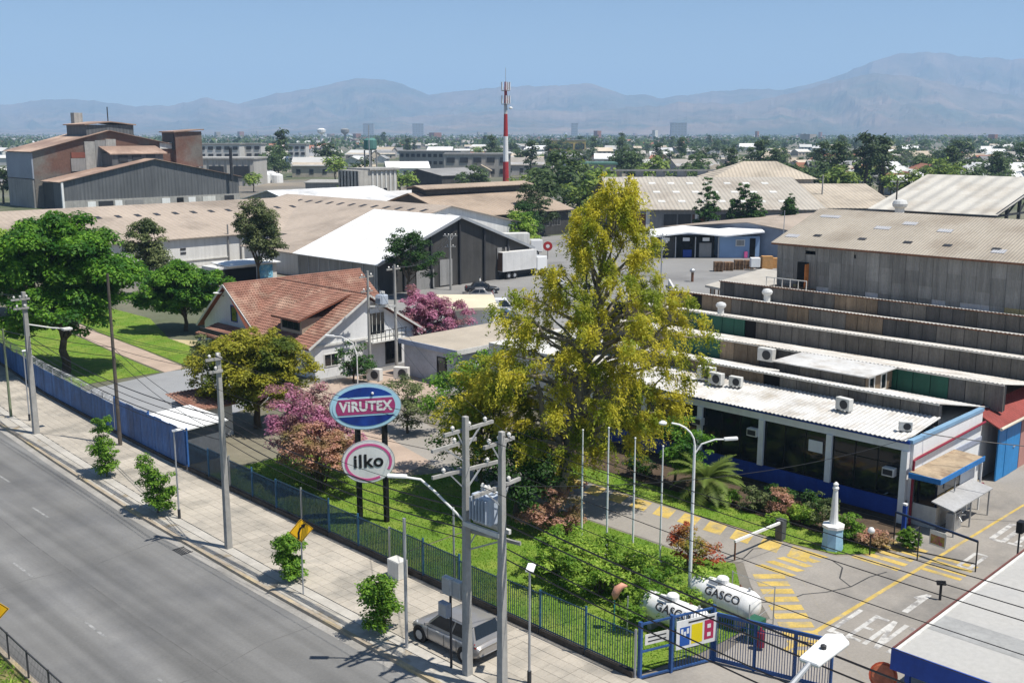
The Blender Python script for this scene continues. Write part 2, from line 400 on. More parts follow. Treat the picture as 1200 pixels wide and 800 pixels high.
lawn_polys = [('lawn', [(30.6, 80.5), (34.5, 82.8), (40.3, 82.6), (41.0, 92), (42.1, 104), (43.2, 118), (36.5, 118), (33, 100), (31.2, 88)]),
              ('lawn', [(43.1, 82.8), (47.2, 83.5), (48, 96), (52, 108), (52, 118), (46.3, 118), (44.6, 104), (43.8, 92)]),
              ('lawn', [(28.95, 37.6), (36, 37.6), (39.8, 40), (39.9, 45.2), (37.4, 46.6), (37.3, 52), (36, 55), (29.05, 55)]),
              ('lawn', [(28.85, 22.4), (32, 21.6), (35.6, 21.4), (38.5, 24), (40.4, 25.5), (39.7, 27.5), (39.8, 40), (36, 37.5), (28.95, 37.5)]),
              ('lawn', [(44.5, 25), (44.8, 22.7), (46.2, 21.4), (46.9, 21.6), (46.7, 26), (46.6, 46), (44.5, 46)])]
LAWNS = [struct(n, MB().sheet(p, .03), m_lawn) for n, p in lawn_polys]
struct('flower_bed', MB().sheet([(46.75, 21.7), (50.95, 21.8), (50.95, 48), (46.7, 48)], .034), m_soil)
# ---- painted marks on the driveway
m_ymark = mat('worn_yellow_paint', (.50, .36, .10), .85, .2, 1.2, 10, blotch=((.33, .275, .17), 1.3, .5, .68))
m_wmark = mat('worn_white_paint', (.50, .49, .465), .85, .15, 2, 10, blotch=((.27, .26, .25), 2.2, .47, .62))
MZ = [0]
def mark(name, pts, m, z=.017): MZ[0] += .00012; return MB().sheet(pts, z + MZ[0] % .004).build(name, m, drive)
y = 23.2
while y < 40:
    mark('hatch_bar', [(42.95, y), (44.28, y + .45), (44.28, y + 1.5), (42.95, y + 1.05)], m_ymark); y += 1.62
for k in range(5):
    x = 40.9 + k * .74
    mark('hatch_bar', [(x, 22.95 + .0 * k), (x + .4, 22.75), (x + .4, 24.55 - .12 * k), (x, 24.75 - .12 * k)], m_ymark)
for k in range(10):
    t = k * .78; cx, cy = 39.6 - t * .74, 23.9 - t * .72
    mark('hatch_bar', [(cx, cy), (cx + .36, cy + .36), (cx + 1.4, cy - .62), (cx + 1.04, cy - .98)], m_ymark)
mark('edge_line', [(41.3, 22.6), (41.45, 22.75), (33.9, 15.4), (33.75, 15.25)][::-1], m_ymark)
mark('centre_line', [(34.5, 19.28), (58.5, 18.72), (58.5, 18.86), (34.5, 19.5)], m_ymark)
for k in range(5): mark('hatch_bar', [(45.0 + k * .75, 19.7), (45.4 + k * .75, 19.7), (45.4 + k * .75, 22.0 - k * .15), (45.0 + k * .75, 22.0 - k * .15)], m_ymark)
for k in range(4): mark('hatch_bar', [(46.0 + k * .62, 17.2), (46.3 + k * .62, 17.2), (46.3 + k * .62, 19.1), (46.0 + k * .62, 19.1)], m_ymark)
def letter(strokes, x, y, h, w, up, wid=.26):           # road letters built of bars; up=+1 read while driving along +X
    for (a, b, c, d) in strokes:
        p = Vector((x + up * b * h, y - up * a * w)); q = Vector((x + up * d * h, y - up * c * w))
        v = (q - p).normalized(); n = Vector((-v.y, v.x)) * wid / 2; e = v * wid * .25
        mark('road_letter', [tuple(p - e - n), tuple(q + e - n), tuple(q + e + n), tuple(p - e + n)], m_wmark, .019 + RND.random() * .0012)
GL = {'L': [(0, 0, 0, 1), (.12, .04, 1, .04)], 'E': [(0, 0, 0, 1), (.12, .04, 1, .04), (.12, .5, .8, .5), (.12, .96, 1, .96)],
      'N': [(0, 0, 0, 1), (.06, .96, .94, .04), (1, 0, 1, 1)], 'T': [(.5, 0, .5, .9), (0, .96, 1, .96)],
      'O': [(0, .03, 0, .97), (1, .03, 1, .97), (.1, .02, .9, .02), (.1, .98, .9, .98)]}
yy = 18.95
for ch in 'LENTO': letter(GL[ch], 37.3, yy, 2.7, .5, 1, .2); yy -= .76
yy = 14.2
for ch in 'LENTO': letter(GL[ch], 55.0, yy, 2.9, .55, -1); yy += .85
letter([(0, 0, 0, 1), (.0, .98, -.5, .72)], 41.2, 17.55, 2.3, .5, 1)
letter(GL['O'], 47.6, 17.95, 2.2, .5, 1, .18)
m_crack = mat('bitumen_crack', (.05, .05, .05), .9)
for pts in ([(37.6, 22.4), (38.6, 21.7), (39.7, 21.5), (40.6, 20.9), (41.9, 20.4), (43.5, 20.3), (44.6, 20.0)], [(41.9, 20.4), (42.4, 21.2), (43.6, 21.7), (44, 22.4)], [(40, 26), (41.3, 25.6), (42.6, 25.9), (43.2, 25.4)]):
    m = MB()
    for a, b in zip(pts, pts[1:]):
        d = Vector((b[0] - a[0], b[1] - a[1])).normalized() * .035; m.sheet([(a[0] + d.y, a[1] - d.x), (b[0] + d.y, b[1] - d.x), (b[0] - d.y, b[1] + d.x), (a[0] - d.y, a[1] + d.x)], .0155)
    m.build('crack', m_crack, drive)
# ================================================================== VEGETATION
m_bark = mat('bark', (.10, .075, .05), .95, .3, 3, 12, bump=.02, bscale=14)
m_gbark = mat('grey_bark', (.20, .175, .14), .95, .3, 3, 12, bump=.02, bscale=14)
lf_green = leafmat('leaf_fresh_green', '#3f7420', '#82ad36', .42, .1, c3='#356420')
lf_dark = leafmat('leaf_dark_green', '#1f3b17', '#456b28', .3, .15)
lf_olive = leafmat('leaf_olive', '#747a22', '#b5ae3a', .4, .1, c3='#556623')
lf_pep = leafmat('leaf_yellow_green', '#aaa62c', '#e4d852', .52, .05, c3='#8b9a32')
lf_grey = leafmat('leaf_grey_green', '#55613c', '#8d9660', .35, .15, c3='#46552f')
lf_pink = leafmat('leaf_pink_blossom', '#a85f80', '#d29ab4', .4, .08, c3='#94706a')
lf_peach = leafmat('leaf_dry_blossom', '#ab8260', '#cf9f92', .4, .1, c3='#86784a')
lf_hedge = leafmat('leaf_hedge', '#6b9428', '#b3c956', .42, .08, c3='#5c8426')
lf_far = leafmat('leaf_distant', '#34492a', '#5d7040', .3, .35)
lf_farb = leafmat('leaf_distant_bright', '#52702f', '#8fa045', .3, .35)
lf_young = leafmat('leaf_street_tree', '#3c6a1c', '#86ac38', .4, .1)
lf_red = leafmat('leaf_red_flower', '#8e2a22', '#c56a4a', .3, .1, c3='#8b8a3a')
lf_palm = leafmat('leaf_palm', '#3f5a22', '#88994a', .35, .1)
def leaf_arrays(c, size, rg, up=.55, asp=.5, drp=None, outw=None):
    n = len(c)
    nr = rg.normal(size=(n, 3)); nr[:, 2] = np.abs(nr[:, 2]) + up
    if outw is not None: nr = nr * .55 + outw * 1.1; nr[:, 2] += .25
    if True:
        pass
    nr /= np.linalg.norm(nr, axis=1)[:, None]
    t = rg.normal(size=(n, 3))
    if drp is not None: t = t * .45 + drp
    t -= nr * np.sum(t * nr, 1)[:, None]; t /= np.linalg.norm(t, axis=1)[:, None] + 1e-9
    b = np.cross(nr, t); s = (size * rg.uniform(.6, 1.3, n))[:, None]
    v = np.stack([c - t * s * .5, c + b * s * asp * .5, c + t * s * .5, c - b * s * asp * .5], 1)
    return v.reshape(-1, 3)
def quads_obj(name, v, m, parent=None, kind=None):
    n = len(v) // 4; me = bpy.data.meshes.new(name)
    me.vertices.add(4 * n); me.vertices.foreach_set('co', v.astype(np.float32).ravel())
    me.loops.add(4 * n); me.loops.foreach_set('vertex_index', np.arange(4 * n, dtype=np.int32))
    me.polygons.add(n); me.polygons.foreach_set('loop_start', np.arange(0, 4 * n, 4, dtype=np.int32))
    try: me.polygons.foreach_set('loop_total', np.full(n, 4, dtype=np.int32))
    except Exception: pass
    me.update(); me.materials.append(m)
    o = bpy.data.objects.new(name, me); COL.objects.link(o)
    if parent: o.parent = parent
    if kind: o['kind'] = kind
    return o
def limb_path(a, b, rg, sag=0., k=5, wob=.06):
    a = Vector(a); b = Vector(b); d = (b - a).length; out = []
    for i in range(k + 1):
        t = i / k; p = a.lerp(b, t); p.z += sag * d * math.sin(math.pi * t)
        if 0 < i < k: p += Vector(rg.normal(size=3) * wob * d)
        out.append(p)
    return out
def tree(name, label, loc, blobs, trunk, m, seed, nclump=60, nleaf=120, ls=.2, cr=.6, bark=None, group=None, cat='tree', limbs=14, lean=(0, 0), asp=.5, inner=.3, stems=1, up=.55):
    """blobs: crown lobes (dx,dy,dz,rx,ry,rz) in local metres; trunk=(height, base radius)."""
    rg = np.random.RandomState(seed); t = T(name, label, cat, loc, group, local=True)
    bl = np.array(blobs, float); vol = bl[:, 3] * bl[:, 4] * bl[:, 5]; pick = rg.choice(len(bl), nclump, p=vol / vol.sum())
    d = rg.normal(size=(nclump, 3)); d /= np.linalg.norm(d, axis=1)[:, None]
    rad = np.where(rg.rand(nclump) < inner, rg.uniform(.2, .75, nclump), rg.uniform(.78, 1.02, nclump))
    cc = bl[pick, :3] + d * bl[pick, 3:] * rad[:, None]; cc[:, 2] = np.maximum(cc[:, 2], .25)
    crs = cr * rg.uniform(.6, 1.35, nclump); cnt = (nleaf * (crs / cr) ** 2).astype(int)
    crs = crs * 1.18; sh = []; ow = []
    for c, k, r in zip(cc, cnt, crs):
        dd = rg.normal(size=(k, 3)); dd /= np.linalg.norm(dd, axis=1)[:, None]; dd[:, 2] = np.where(dd[:, 2] < -.35, -dd[:, 2], dd[:, 2])
        sh.append(c + dd * np.array([1, 1, .72]) * r * (rg.rand(k, 1) ** .45) * .82); ow.append(dd)
    pts = np.concatenate(sh); ow = np.concatenate(ow)
    pts[:, 2] = np.maximum(pts[:, 2], .06)
    quads_obj('crown', leaf_arrays(pts, ls, rg, up, asp, None, ow), m, t)
    th, tr = trunk; mb = MB(); mb.v = []
    for s in range(stems):
        ox, oy = (0, 0) if stems == 1 else rg.uniform(-.35, .35, 2)
        top = Vector((lean[0] + ox * 2.2, lean[1] + oy * 2.2, th))
        pp = limb_path((ox, oy, -.1), top, rg, 0, 5, .02); mb.tube(pp, [tr * (1 - .11 * i) / (1 if stems == 1 else 1.6) for i in range(6)], 8)
    for i in range(min(limbs, nclump)):
        c = cc[i * max(1, nclump // max(limbs, 1)) % nclump]; z0 = min(max(th * rg.uniform(.55, 1.), .2), max(c[2] - .1, .3))
        st = Vector((lean[0] * z0 / th, lean[1] * z0 / th, z0))
        mb.tube(limb_path(st, c, rg, .05, 4, .04), [tr * q for q in (.42, .32, .22, .13, .06)], 5)
    mb.build('trunk', bark or m_bark, t)
    return t
# ---- the tall weeping tree with hanging yellow-green sprays
def weeping():
    rg = np.random.RandomState(21); loc = (39.6, 36.4, 0)
    t = T('weeping_tree', 'tall weeping tree with hanging yellow-green sprays beside the flagpoles', 'tree', loc, local=True)
    rt = Vector((AX, -AX, 0)); fw = Vector((AX, AX, 0))
    mb = MB(); C = []; DR = []
    H = 17.8
    axis = lambda z: rt * (2.9 * (max(z, 0) / 16.6) ** .85) + fw * (.3 * z / H)
    tr = [axis(z) + Vector((0, 0, z)) for z in (-.1, 1.5, 3, 5, 7, 9, 11, 13, 15.4, 17.2)]
    mb.tube(tr, [.42, .36, .33, .29, .25, .2, .15, .1, .06, .03], 9)
    for sgn, top in ((-1, 9.5), (1, 8)):
        a = axis(2.6) + Vector((0, 0, 2.6)); b = a + rt * sgn * 2.7 + Vector((0, 0, top - 2.6)) + fw * sgn * .8
        mb.tube(limb_path(a, b, rg, .03, 6, .03), [.22, .2, .17, .14, .1, .07, .03], 7)
    def spray(p, outd, ln, n):
        for k in range(n):
            s = p + Vector(rg.normal(size=3) * .16); q = []
            o = (outd * rg.uniform(.3, 1.) + Vector(rg.normal(size=3) * .4)); o.z = max(o.z, -.1)
            l = ln * rg.uniform(.5, 1.25); m = max(8, int(l * 30))
            for i in range(m):
                u = i / m
                q.append(s + o * l * (u * .55 - .12 * u * u) + Vector((0, 0, l * (.18 * u - 1.0 * u * u))))
            C.append(np.array([tuple(v) for v in q]) + rg.normal(size=(m, 3)) * .07)
            dv = np.tile(np.array([o.x * .5, o.y * .5, -.75]), (m, 1)); DR.append(dv)
    PR = [(3, 3.4), (5, 4.0), (8, 4.6), (10, 4.3), (11.5, 3.8), (13, 2.6), (15.4, 1.5), (17.8, .5)]
    LIMBS = []
    for i in range(98):
        u = (i + .5) / 98; z = 3.2 + 14.3 * u ** 1.08; az = i * 2.39996 + rg.uniform(-.35, .35)
        LIMBS.append((z, rt * math.cos(az) + fw * math.sin(az), interp(PR, z) * rg.choice((.35, .65, .85, 1.0, 1.15))))
    for z, l, q in ((7.6, 6.0, -.1), (8.6, 6.6, .15), (9.9, 5.4, -.2), (6.4, 5.4, .1), (5.2, 5.0, -.15), (11.0, 4.6, .2)): LIMBS.append((z, (rt + fw * q).normalized(), l))
    for z, l, q in ((11.4, 4.4, -.4), (10.2, 4.9, -.5), (8.4, 5.0, -.6), (6.6, 4.6, -.3)): LIMBS.append((z, (-rt + fw * q).normalized(), l))
    for z, dirv, L_ in LIMBS:
        a = axis(z * .84) + Vector((0, 0, z * .84)); b = axis(z) + Vector((0, 0, z)) + dirv * L_ + Vector((0, 0, .12 * L_))
        pth = limb_path(a, b, rg, .07, 6, .03); r0 = .045 + .022 * L_
        mb.tube(pth, [r0 * q for q in (1, .85, .7, .52, .38, .25, .12)], 5)
        sdv = dirv.cross(Vector((0, 0, 1)))
        pads = [pth[6], pth[5]] + ([pth[4] + sdv * rg.uniform(-.9, .9)] if L_ > 3 else [])
        for p in pads:
            e = p + sdv * rg.uniform(-.5, .5); mb.tube([p, e], [.025, .01], 4)
            for k in range(int(rg.randint(12, 19))):
                o = (dirv * .9 + sdv * rg.uniform(-1, 1) + Vector((0, 0, rg.uniform(-.1, .35)))).normalized()
                spray(e + o * rg.uniform(0, .4), o, rg.uniform(.65, 1.4) * (1.25 if z < 8 else 1), 1)
    c = np.concatenate(C); dr = np.concatenate(DR)
    rep = 1
    quads_obj('crown', leaf_arrays(c, .2, rg, .5, .34, dr), lf_pep, t)
    mb.build('trunk', m_gbark, t)
weeping()
tree('weeping_tree', 'smaller yellow-green tree drooping behind the paired roadside power poles', (37.5, 39.9, 0),
     [(-.2, -.3, 6.0, 1.5, 1.5, 1.5), (.3, -1.4, 6.6, 1.2, 1.2, 1.1), (-.7, .6, 5.0, 1.6, 1.6, 1.5), (.4, .8, 7.0, 1.3, 1.3, 1.0), (-.5, -.4, 3.6, 1.5, 1.5, 1.3)], (4.6, .17), lf_pep, 31, 120, 110, .2, .62)
tree('broadleaf_tree', 'bright green tree behind the lamp arm and the paired power poles', (39.2, 43.0, 0),
     [(0, 0, 4.6, 2.2, 2.2, 2.2), (1.0, -1.4, 6.2, 1.8, 1.8, 1.6), (.9, 1.2, 5.6, 1.7, 1.7, 1.6), (0, -.4, 2.6, 2.0, 2.0, 1.4)], (3.0, .2), lf_young, 32, 120, 120, .2, .7)
tree('broadleaf_tree', 'dark leafy tree shading the foot of the big weeping tree', (37.3, 37.0, 0),
     [(0, 0, 3.0, 2.1, 2.1, 1.6), (-1, -1.2, 2.4, 1.5, 1.5, 1.2), (.6, -1.8, 2.6, 1.3, 1.3, 1.3)], (2.2, .2), lf_dark, 33, 75, 110, .2, .7)
tree('broadleaf_tree', 'large dark green tree rising over the lawn at the left edge', (34.6, 88.0, 0),
     [(0, 0, 9.6, 4.2, 4.2, 3.6), (-2.2, 2.4, 8, 3.4, 3.4, 2.6), (2.6, -2.0, 8.2, 3.2, 3.2, 2.6), (1, 1, 11.2, 2.6, 2.6, 2.2), (2.0, 2.6, 6.6, 2.6, 2.6, 1.8), (-1.4, -1.6, 6.2, 2.4, 2.4, 1.8), (.4, -2.6, 5.2, 2.0, 2.0, 1.6), (-2.8, .6, 5.2, 2.2, 2.2, 1.7), (2.4, 1.0, 5.0, 1.8, 1.8, 1.4), (0, .4, 12.2, 1.8, 1.8, 1.6)], (5.0, .42), lf_green, 41, 300, 330, .34, 1.15, limbs=26)
tree('broadleaf_tree', 'broad bright green tree behind the blue fence corner at far left', (29.8, 99.0, 0),
     [(0, 0, 8, 4, 4, 3.4), (2.4, 2.6, 9, 3.2, 3.2, 2.6), (-2, 1, 6, 3, 3, 2.6)], (4.4, .35), lf_green, 42, 170, 260, .34, 1.1)
tree('broadleaf_tree', 'light green leafy tree behind the large left-edge tree', (41, 122, 0),
     [(0, 0, 6.6, 4, 4, 3), (-3, 3, 7.4, 3.6, 3.6, 2.6), (2.6, -2, 6, 3, 3, 2.4)], (3.6, .32), lf_hedge, 43, 170, 240, .38, 1.2)
tree('broadleaf_tree', 'slim grey-green tree in front of the long white-walled shed', (59.0, 122.5, 0),
     [(0, 0, 6.4, 2.1, 2.1, 3.2), (.6, -.8, 4.4, 1.8, 1.8, 2)], (3, .2), lf_grey, 44, 120, 130, .32, .9)
tree('broadleaf_tree', 'rounded dark green tree beside the left gable of the tiled house', (51.2, 98.5, 0),
     [(0, 0, 4.4, 3.4, 3.4, 2.5), (1.6, -2, 4.2, 2.6, 2.6, 2.2), (-1.8, 1.8, 4, 2.6, 2.6, 2.2)], (2.2, .26), lf_green, 45, 190, 260, .3, .85)
tree('broadleaf_tree', 'tall grey-green tree standing left of the white tent hall', (75.5, 124, 0),
     [(0, 0, 7.6, 2.7, 2.7, 3.2), (.8, -.8, 5.2, 2.4, 2.4, 2.2)], (3, .22), lf_grey, 46, 150, 140, .34, .95)
tree('broadleaf_tree', 'loose green tree in front of the white tent roof', (81.5, 99.5, 0),
     [(0, 0, 5.4, 2.6, 2.6, 2.6), (1.6, -1.8, 4.2, 2.0, 2.0, 1.8), (-.6, .8, 7.2, 1.5, 1.5, 1.6)], (3, .2), lf_dark, 47, 85, 110, .3, .8)
tree('broadleaf_tree', 'round yellow-olive tree between the fence and the tiled house', (37.0, 61.8, 0),
     [(0, 0, 4.5, 3.0, 3.0, 2.4), (1.4, -1.5, 4.2, 2.3, 2.3, 2.0), (-1.6, 1.4, 4.0, 2.3, 2.3, 2.0), (-.4, -1.2, 3.2, 2.2, 2.2, 1.6)], (2.2, .3), lf_olive, 48, 400, 150, .22, .62)
tree('flowering_tree', 'pink and bronze blossom tree behind the oval advertising signs', (34.0, 50.2, 0),
     [(0, 0, 3.6, 2.0, 2.0, 1.8), (-.9, 1.7, 3.8, 1.7, 1.7, 1.6), (.6, -1.6, 3.4, 1.7, 1.7, 1.6), (-1.2, .2, 2.6, 1.7, 1.7, 1.4)], (1.7, .13), lf_pink, 49, 190, 120, .17, .5, stems=4)
tree('flowering_tree', 'dry peach-coloured blossom shrub beside the oval round sign', (32.4, 48.0, 0),
     [(0, 0, 2.6, 1.5, 1.5, 1.4), (.7, -1.6, 2.3, 1.3, 1.3, 1.2), (-.2, 1.6, 2.2, 1.2, 1.2, 1.1)], (1.3, .1), lf_peach, 50, 130, 110, .16, .45, stems=4)
tree('flowering_tree', 'big magenta bougainvillea mound beside the tiled house', (61.0, 72.5, 0),
     [(0, 0, 3.3, 2.7, 2.7, 2.4), (1.4, -1.6, 3.2, 2.4, 2.4, 1.9), (-.4, .4, 5.0, 1.7, 1.7, 1.4)], (1.8, .16), lf_pink, 51, 150, 150, .22, .6, stems=4)
tree('broadleaf_tree', 'bushy green shrub against the white gable wall of the house', (49.8, 68.0, 0), [(0, 0, 1.9, 1.3, 1.3, 1.5), (.8, -.6, 1.3, 1, 1, 1)], (1.2, .1), lf_dark, 52, 45, 90, .2, .5)
tree('broadleaf_tree', 'pale scruffy shrub at the foot of the left house gable', (45.6, 84.4, 0), [(0, 0, 1.2, 1.2, 1.2, 1.0), (.2, 1.3, 1, .9, .9, .8)], (.8, .08), lf_grey, 53, 35, 80, .2, .45, cat='shrub')
tree('broadleaf_tree', 'pale green shrub behind the bright green tree by the path', (43.5, 53.5, 0), [(0, 0, 2.2, 1.7, 1.7, 1.8), (.7, -1.2, 2, 1.5, 1.5, 1.5)], (1.5, .1), lf_grey, 54, 50, 90, .2, .55)
tree('broadleaf_tree', 'leafy green tree pressed against the office windows above the palm', (47.5, 34.2, 0), [(0, 0, 2.7, 1.3, 1.3, 1.6), (.2, -1.1, 2.2, 1.1, 1.1, 1.3)], (1.6, .1), lf_green, 55, 50, 90, .2, .5)
# street saplings on the pavement
for i, (x, y, h, lb) in enumerate(((24.9, 58.7, 3.6, 'tall straggly street sapling beside the dark slender pole'), (24.2, 50.9, 3.0, 'bushy street sapling behind the square-headed lamp post'),
                                   (24.4, 38.7, 2.1, 'round street sapling beside the yellow curve sign'), (24.2, 31.5, 2.35, 'upright street sapling in front of the parked silver car'))):
    rq = random.Random(40 + i); rw_ = (.8, 1.05, .75, .72)[i]; bl = [(rq.uniform(-.3, .3), rq.uniform(-.3, .3), h * (.22 + .2 * q), rw_ * rq.uniform(.5, 1.), rw_ * rq.uniform(.5, 1.), h * rq.uniform(.14, .24)) for q in range(4)] if i else [(0, 0, h * .36, .75, .75, h * .3), (.2, .5, h * .74, .5, .5, h * .26)]
    tree('street_sapling', lb, (x, y, .13), bl, (h * .6, .045), lf_young, 60 + i, 80, 80, .15, .34, limbs=10)
# hedge and shrubs round the flagpoles
tree('shrub', 'wide spreading bright green shrub along the fence below the flagpoles', (33.6, 28.2, 0),
     [(0, 0, 1.2, 1.9, 1.9, 1.0), (.7, -2.1, 1.2, 1.7, 1.7, 1.0), (-.6, 2.0, 1.2, 1.7, 1.7, 1.0), (-.9, -3.6, 1.1, 1.4, 1.4, .9), (1.7, -1.2, 1.0, 1.3, 1.3, .9), (.7, -4.1, 1.1, 1.3, 1.3, .9), (.8, 2.6, 1.1, 1.3, 1.3, .9)], (.9, .1), lf_hedge, 70, 210, 120, .16, .42, cat='shrub', stems=5, limbs=30)
tree('shrub', 'golden-leaved shrub standing left of the first flagpole', (37.3, 34.0, 0), [(0, 0, 1.2, 1.3, 1.3, 1.1), (-.8, .8, 1, 1, 1, .8)], (.9, .08), lf_peach, 71, 60, 90, .16, .4, cat='shrub')
tree('shrub', 'rose bush with red flowers beside the last flagpole', (38.6, 26.9, 0), [(0, 0, 1.1, .9, .9, 1.0), (.2, -.9, .7, .7, .7, .6)], (.9, .06), lf_red, 72, 45, 70, .15, .36, cat='shrub')
tree('shrub', 'orange-flowered shrub on the far side of the driveway bend', (41.2, 38.6, 0), [(0, 0, .7, .9, .9, .6), (1.3, -.8, .6, .8, .8, .5)], (.5, .05), lf_red, 73, 45, 70, .17, .36, cat='shrub')
rr = random.Random(5)
for i, (x, y, h, mm, lb) in enumerate(((47.2, 28.9, 1.3, lf_grey, 'dusty flowering shrub just right of the palm'), (47.5, 27.3, 1.5, lf_peach, 'brownish flowering shrub under the third office window'), (47.2, 25.9, 1.0, lf_hedge, 'low yellow-green shrub under the third office window'),
                                       (48.6, 28.2, 1.2, lf_dark, 'dark shrub close to the blue wall base'), (47.3, 24.6, 2.3, lf_grey, 'tall grey-green shrub behind the white pedestal column'), (46.9, 23.2, 1.4, lf_young, 'leafy shrub right of the white pedestal column'),
                                       (48.4, 26.1, 1.3, lf_dark, 'dark shrub behind the low yellow-green shrub'), (46.9, 30.6, .9, lf_hedge, 'low bright shrub at the foot of the palm'), (47.4, 36.8, 1.4, lf_dark, 'dark shrub left of the leafy office tree'),
                                       (46.2, 26.9, .5, lf_hedge, 'small clump of pale leaves on the lawn strip edge'), (47.0, 21.9, .8, lf_peach, 'spiky dry plant beside the globe lamp'))):
    r_ = .45 + h * .2
    tree('shrub', lb, (x, y, 0), [(0, 0, h * .55, r_, r_, h * .45), (.2, -.4, h * .4, r_ * .8, r_ * .8, h * .36)], (h * .5, .04), mm, 80 + i, 26, 70, .15, .3, cat='shrub', limbs=6)
tree('shrub', 'clipped round green bush beside the entrance rail', (48.0, 20.5, 0), [(0, 0, .55, .55, .55, .52)], (.4, .05), lf_hedge, 95, 60, 90, .1, .16, cat='shrub', limbs=4, inner=.15)
# ---- palm
def palm(name, label, loc, th, nf, fl, seed, tr=.2):
    rg = np.random.RandomState(seed); t = T(name, label, 'palm', loc, local=True)
    MB().tube([(0, 0, -.05), (.05, 0, th * .5), (0, .05, th)], [tr * 1.2, tr, tr * 1.1], 10).build('trunk', m_bark, t)
    N = 30; fb = MB()
    for i in range(N):
        u = i / (N - 1); fb.v.append((u * fl * .86, 0, fl * (.5 * u - .62 * u * u)))
    for i in range(N - 1):
        u = i / (N - 1); p = Vector(fb.v[i]); w = fl * .21 * math.sin(math.pi * min(1, .1 + u * .88))
        for s_ in (-1, 1):
            fb.v.append(tuple(p + Vector((.55 * w + rg.uniform(-.04, .04), s_ * w * rg.uniform(.85, 1.1), -.22 * w)))); fb.f.append((i, i + 1, len(fb.v) - 1))
    fm = fb.build('frond', lf_palm, t); fm.location = (0, 0, th)
    for k in range(nf):
        o = fm if k == 0 else fm.copy()
        if k: COL.objects.link(o)
        o.rotation_euler = (0, R(rg.uniform(-48, 30)), k * 2.39996); s = rg.uniform(.8, 1.1); o.scale = (s, s, s)
palm('palm', 'spreading palm under the second office window', (46.9, 31.6, 0), 1.1, 34, 2.6, 4)
palm('palm', 'distant palm at the right edge behind the ribbed roof', (330, 160, 0), 9, 24, 5, 5, .35)
# ---- trees of the middle distance (own crowns)
MID = [((149, 143, 0), 'dark tall tree beside the red and white mast', 10.5, 3.4, lf_far), ((140, 137, 0), 'leafy tree in front of the brown-roofed shed end', 8, 2.6, lf_dark),
       ((128, 126, 0), 'fresh green tree just behind the top of the weeping tree', 7, 2.4, lf_hedge)]
for i, (lc, lb, h, r_, mm) in enumerate(MID):
    tree('broadleaf_tree', lb, lc, [(0, 0, h * .62, r_, r_, h * .34), (r_ * .5, -r_ * .5, h * .42, r_ * .8, r_ * .8, h * .24)], (h * .4, .22), mm, 110 + i, 60, 90, .45, 1.0, limbs=10)
def rf(px, D): r = (px - 600) / 1230 * D; return ((r + D) * AX, (D - r) * AX, 0)
for i, (px, D, h, r_, lb) in enumerate(((828, 206, 11.6, 2.7, 'conical young tree left of the pair before the grey ribbed hall'), (868, 205, 11, 3.0, 'left tree of the close pair before the grey ribbed hall'),
                                        (884, 203, 9, 2.4, 'right tree of the close pair before the grey ribbed hall'), (924, 200, 9, 1.8, 'slim young tree right of the close pair by the grey hall'))):
    tree('broadleaf_tree', lb, rf(px, D), [(0, 0, h * .35, r_, r_, h * .22), (0, 0, h * .58, r_ * .75, r_ * .75, h * .24), (0, 0, h * .82, r_ * .4, r_ * .4, h * .18)], (h * .6, .14), lf_dark, 130 + i, 120, 55, .45, .62, limbs=8)
# ---- shared far trees
FARP = []
def far_proto(seed, m, h, blobs, n, lsz, cr):
    o = tree('distant_tree', 'x', (0, 0, -500), blobs, (h * .45, h * .03), m, seed, n, 26, lsz, cr, limbs=5); return o
protos = [far_proto(201, lf_far, 12, [(0, 0, 7.5, 4, 4, 3.6), (2, -2, 6, 3, 3, 2.6)], 34, 1.25, 2.0),
          far_proto(202, lf_farb, 11, [(0, 0, 6, 4.5, 4.5, 3.2), (-2, 2, 5.4, 3, 3, 2.4)], 34, 1.25, 2.0),
          far_proto(203, lf_far, 18, [(0, 0, 9, 3, 3, 6.5), (.8, .6, 14, 2, 2, 3)], 36, 1.3, 2.0),
          far_proto(204, lf_farb, 9, [(0, 0, 5, 3.4, 3.4, 2.8), (1.6, 1.6, 5, 2.6, 2.6, 2)], 30, 1.15, 1.8),
          far_proto(205, lf_far, 14, [(0, 0, 8, 5, 5, 4), (3, -3, 7, 3.6, 3.6, 3), (-3, 3, 6.4, 3.6, 3.6, 3)], 44, 1.4, 2.3)]
def far_tree(k, px, D, s, label, group):
    return copy_tree(protos[k], rf(px, D), RND.uniform(0, 6.28), s, label, group)
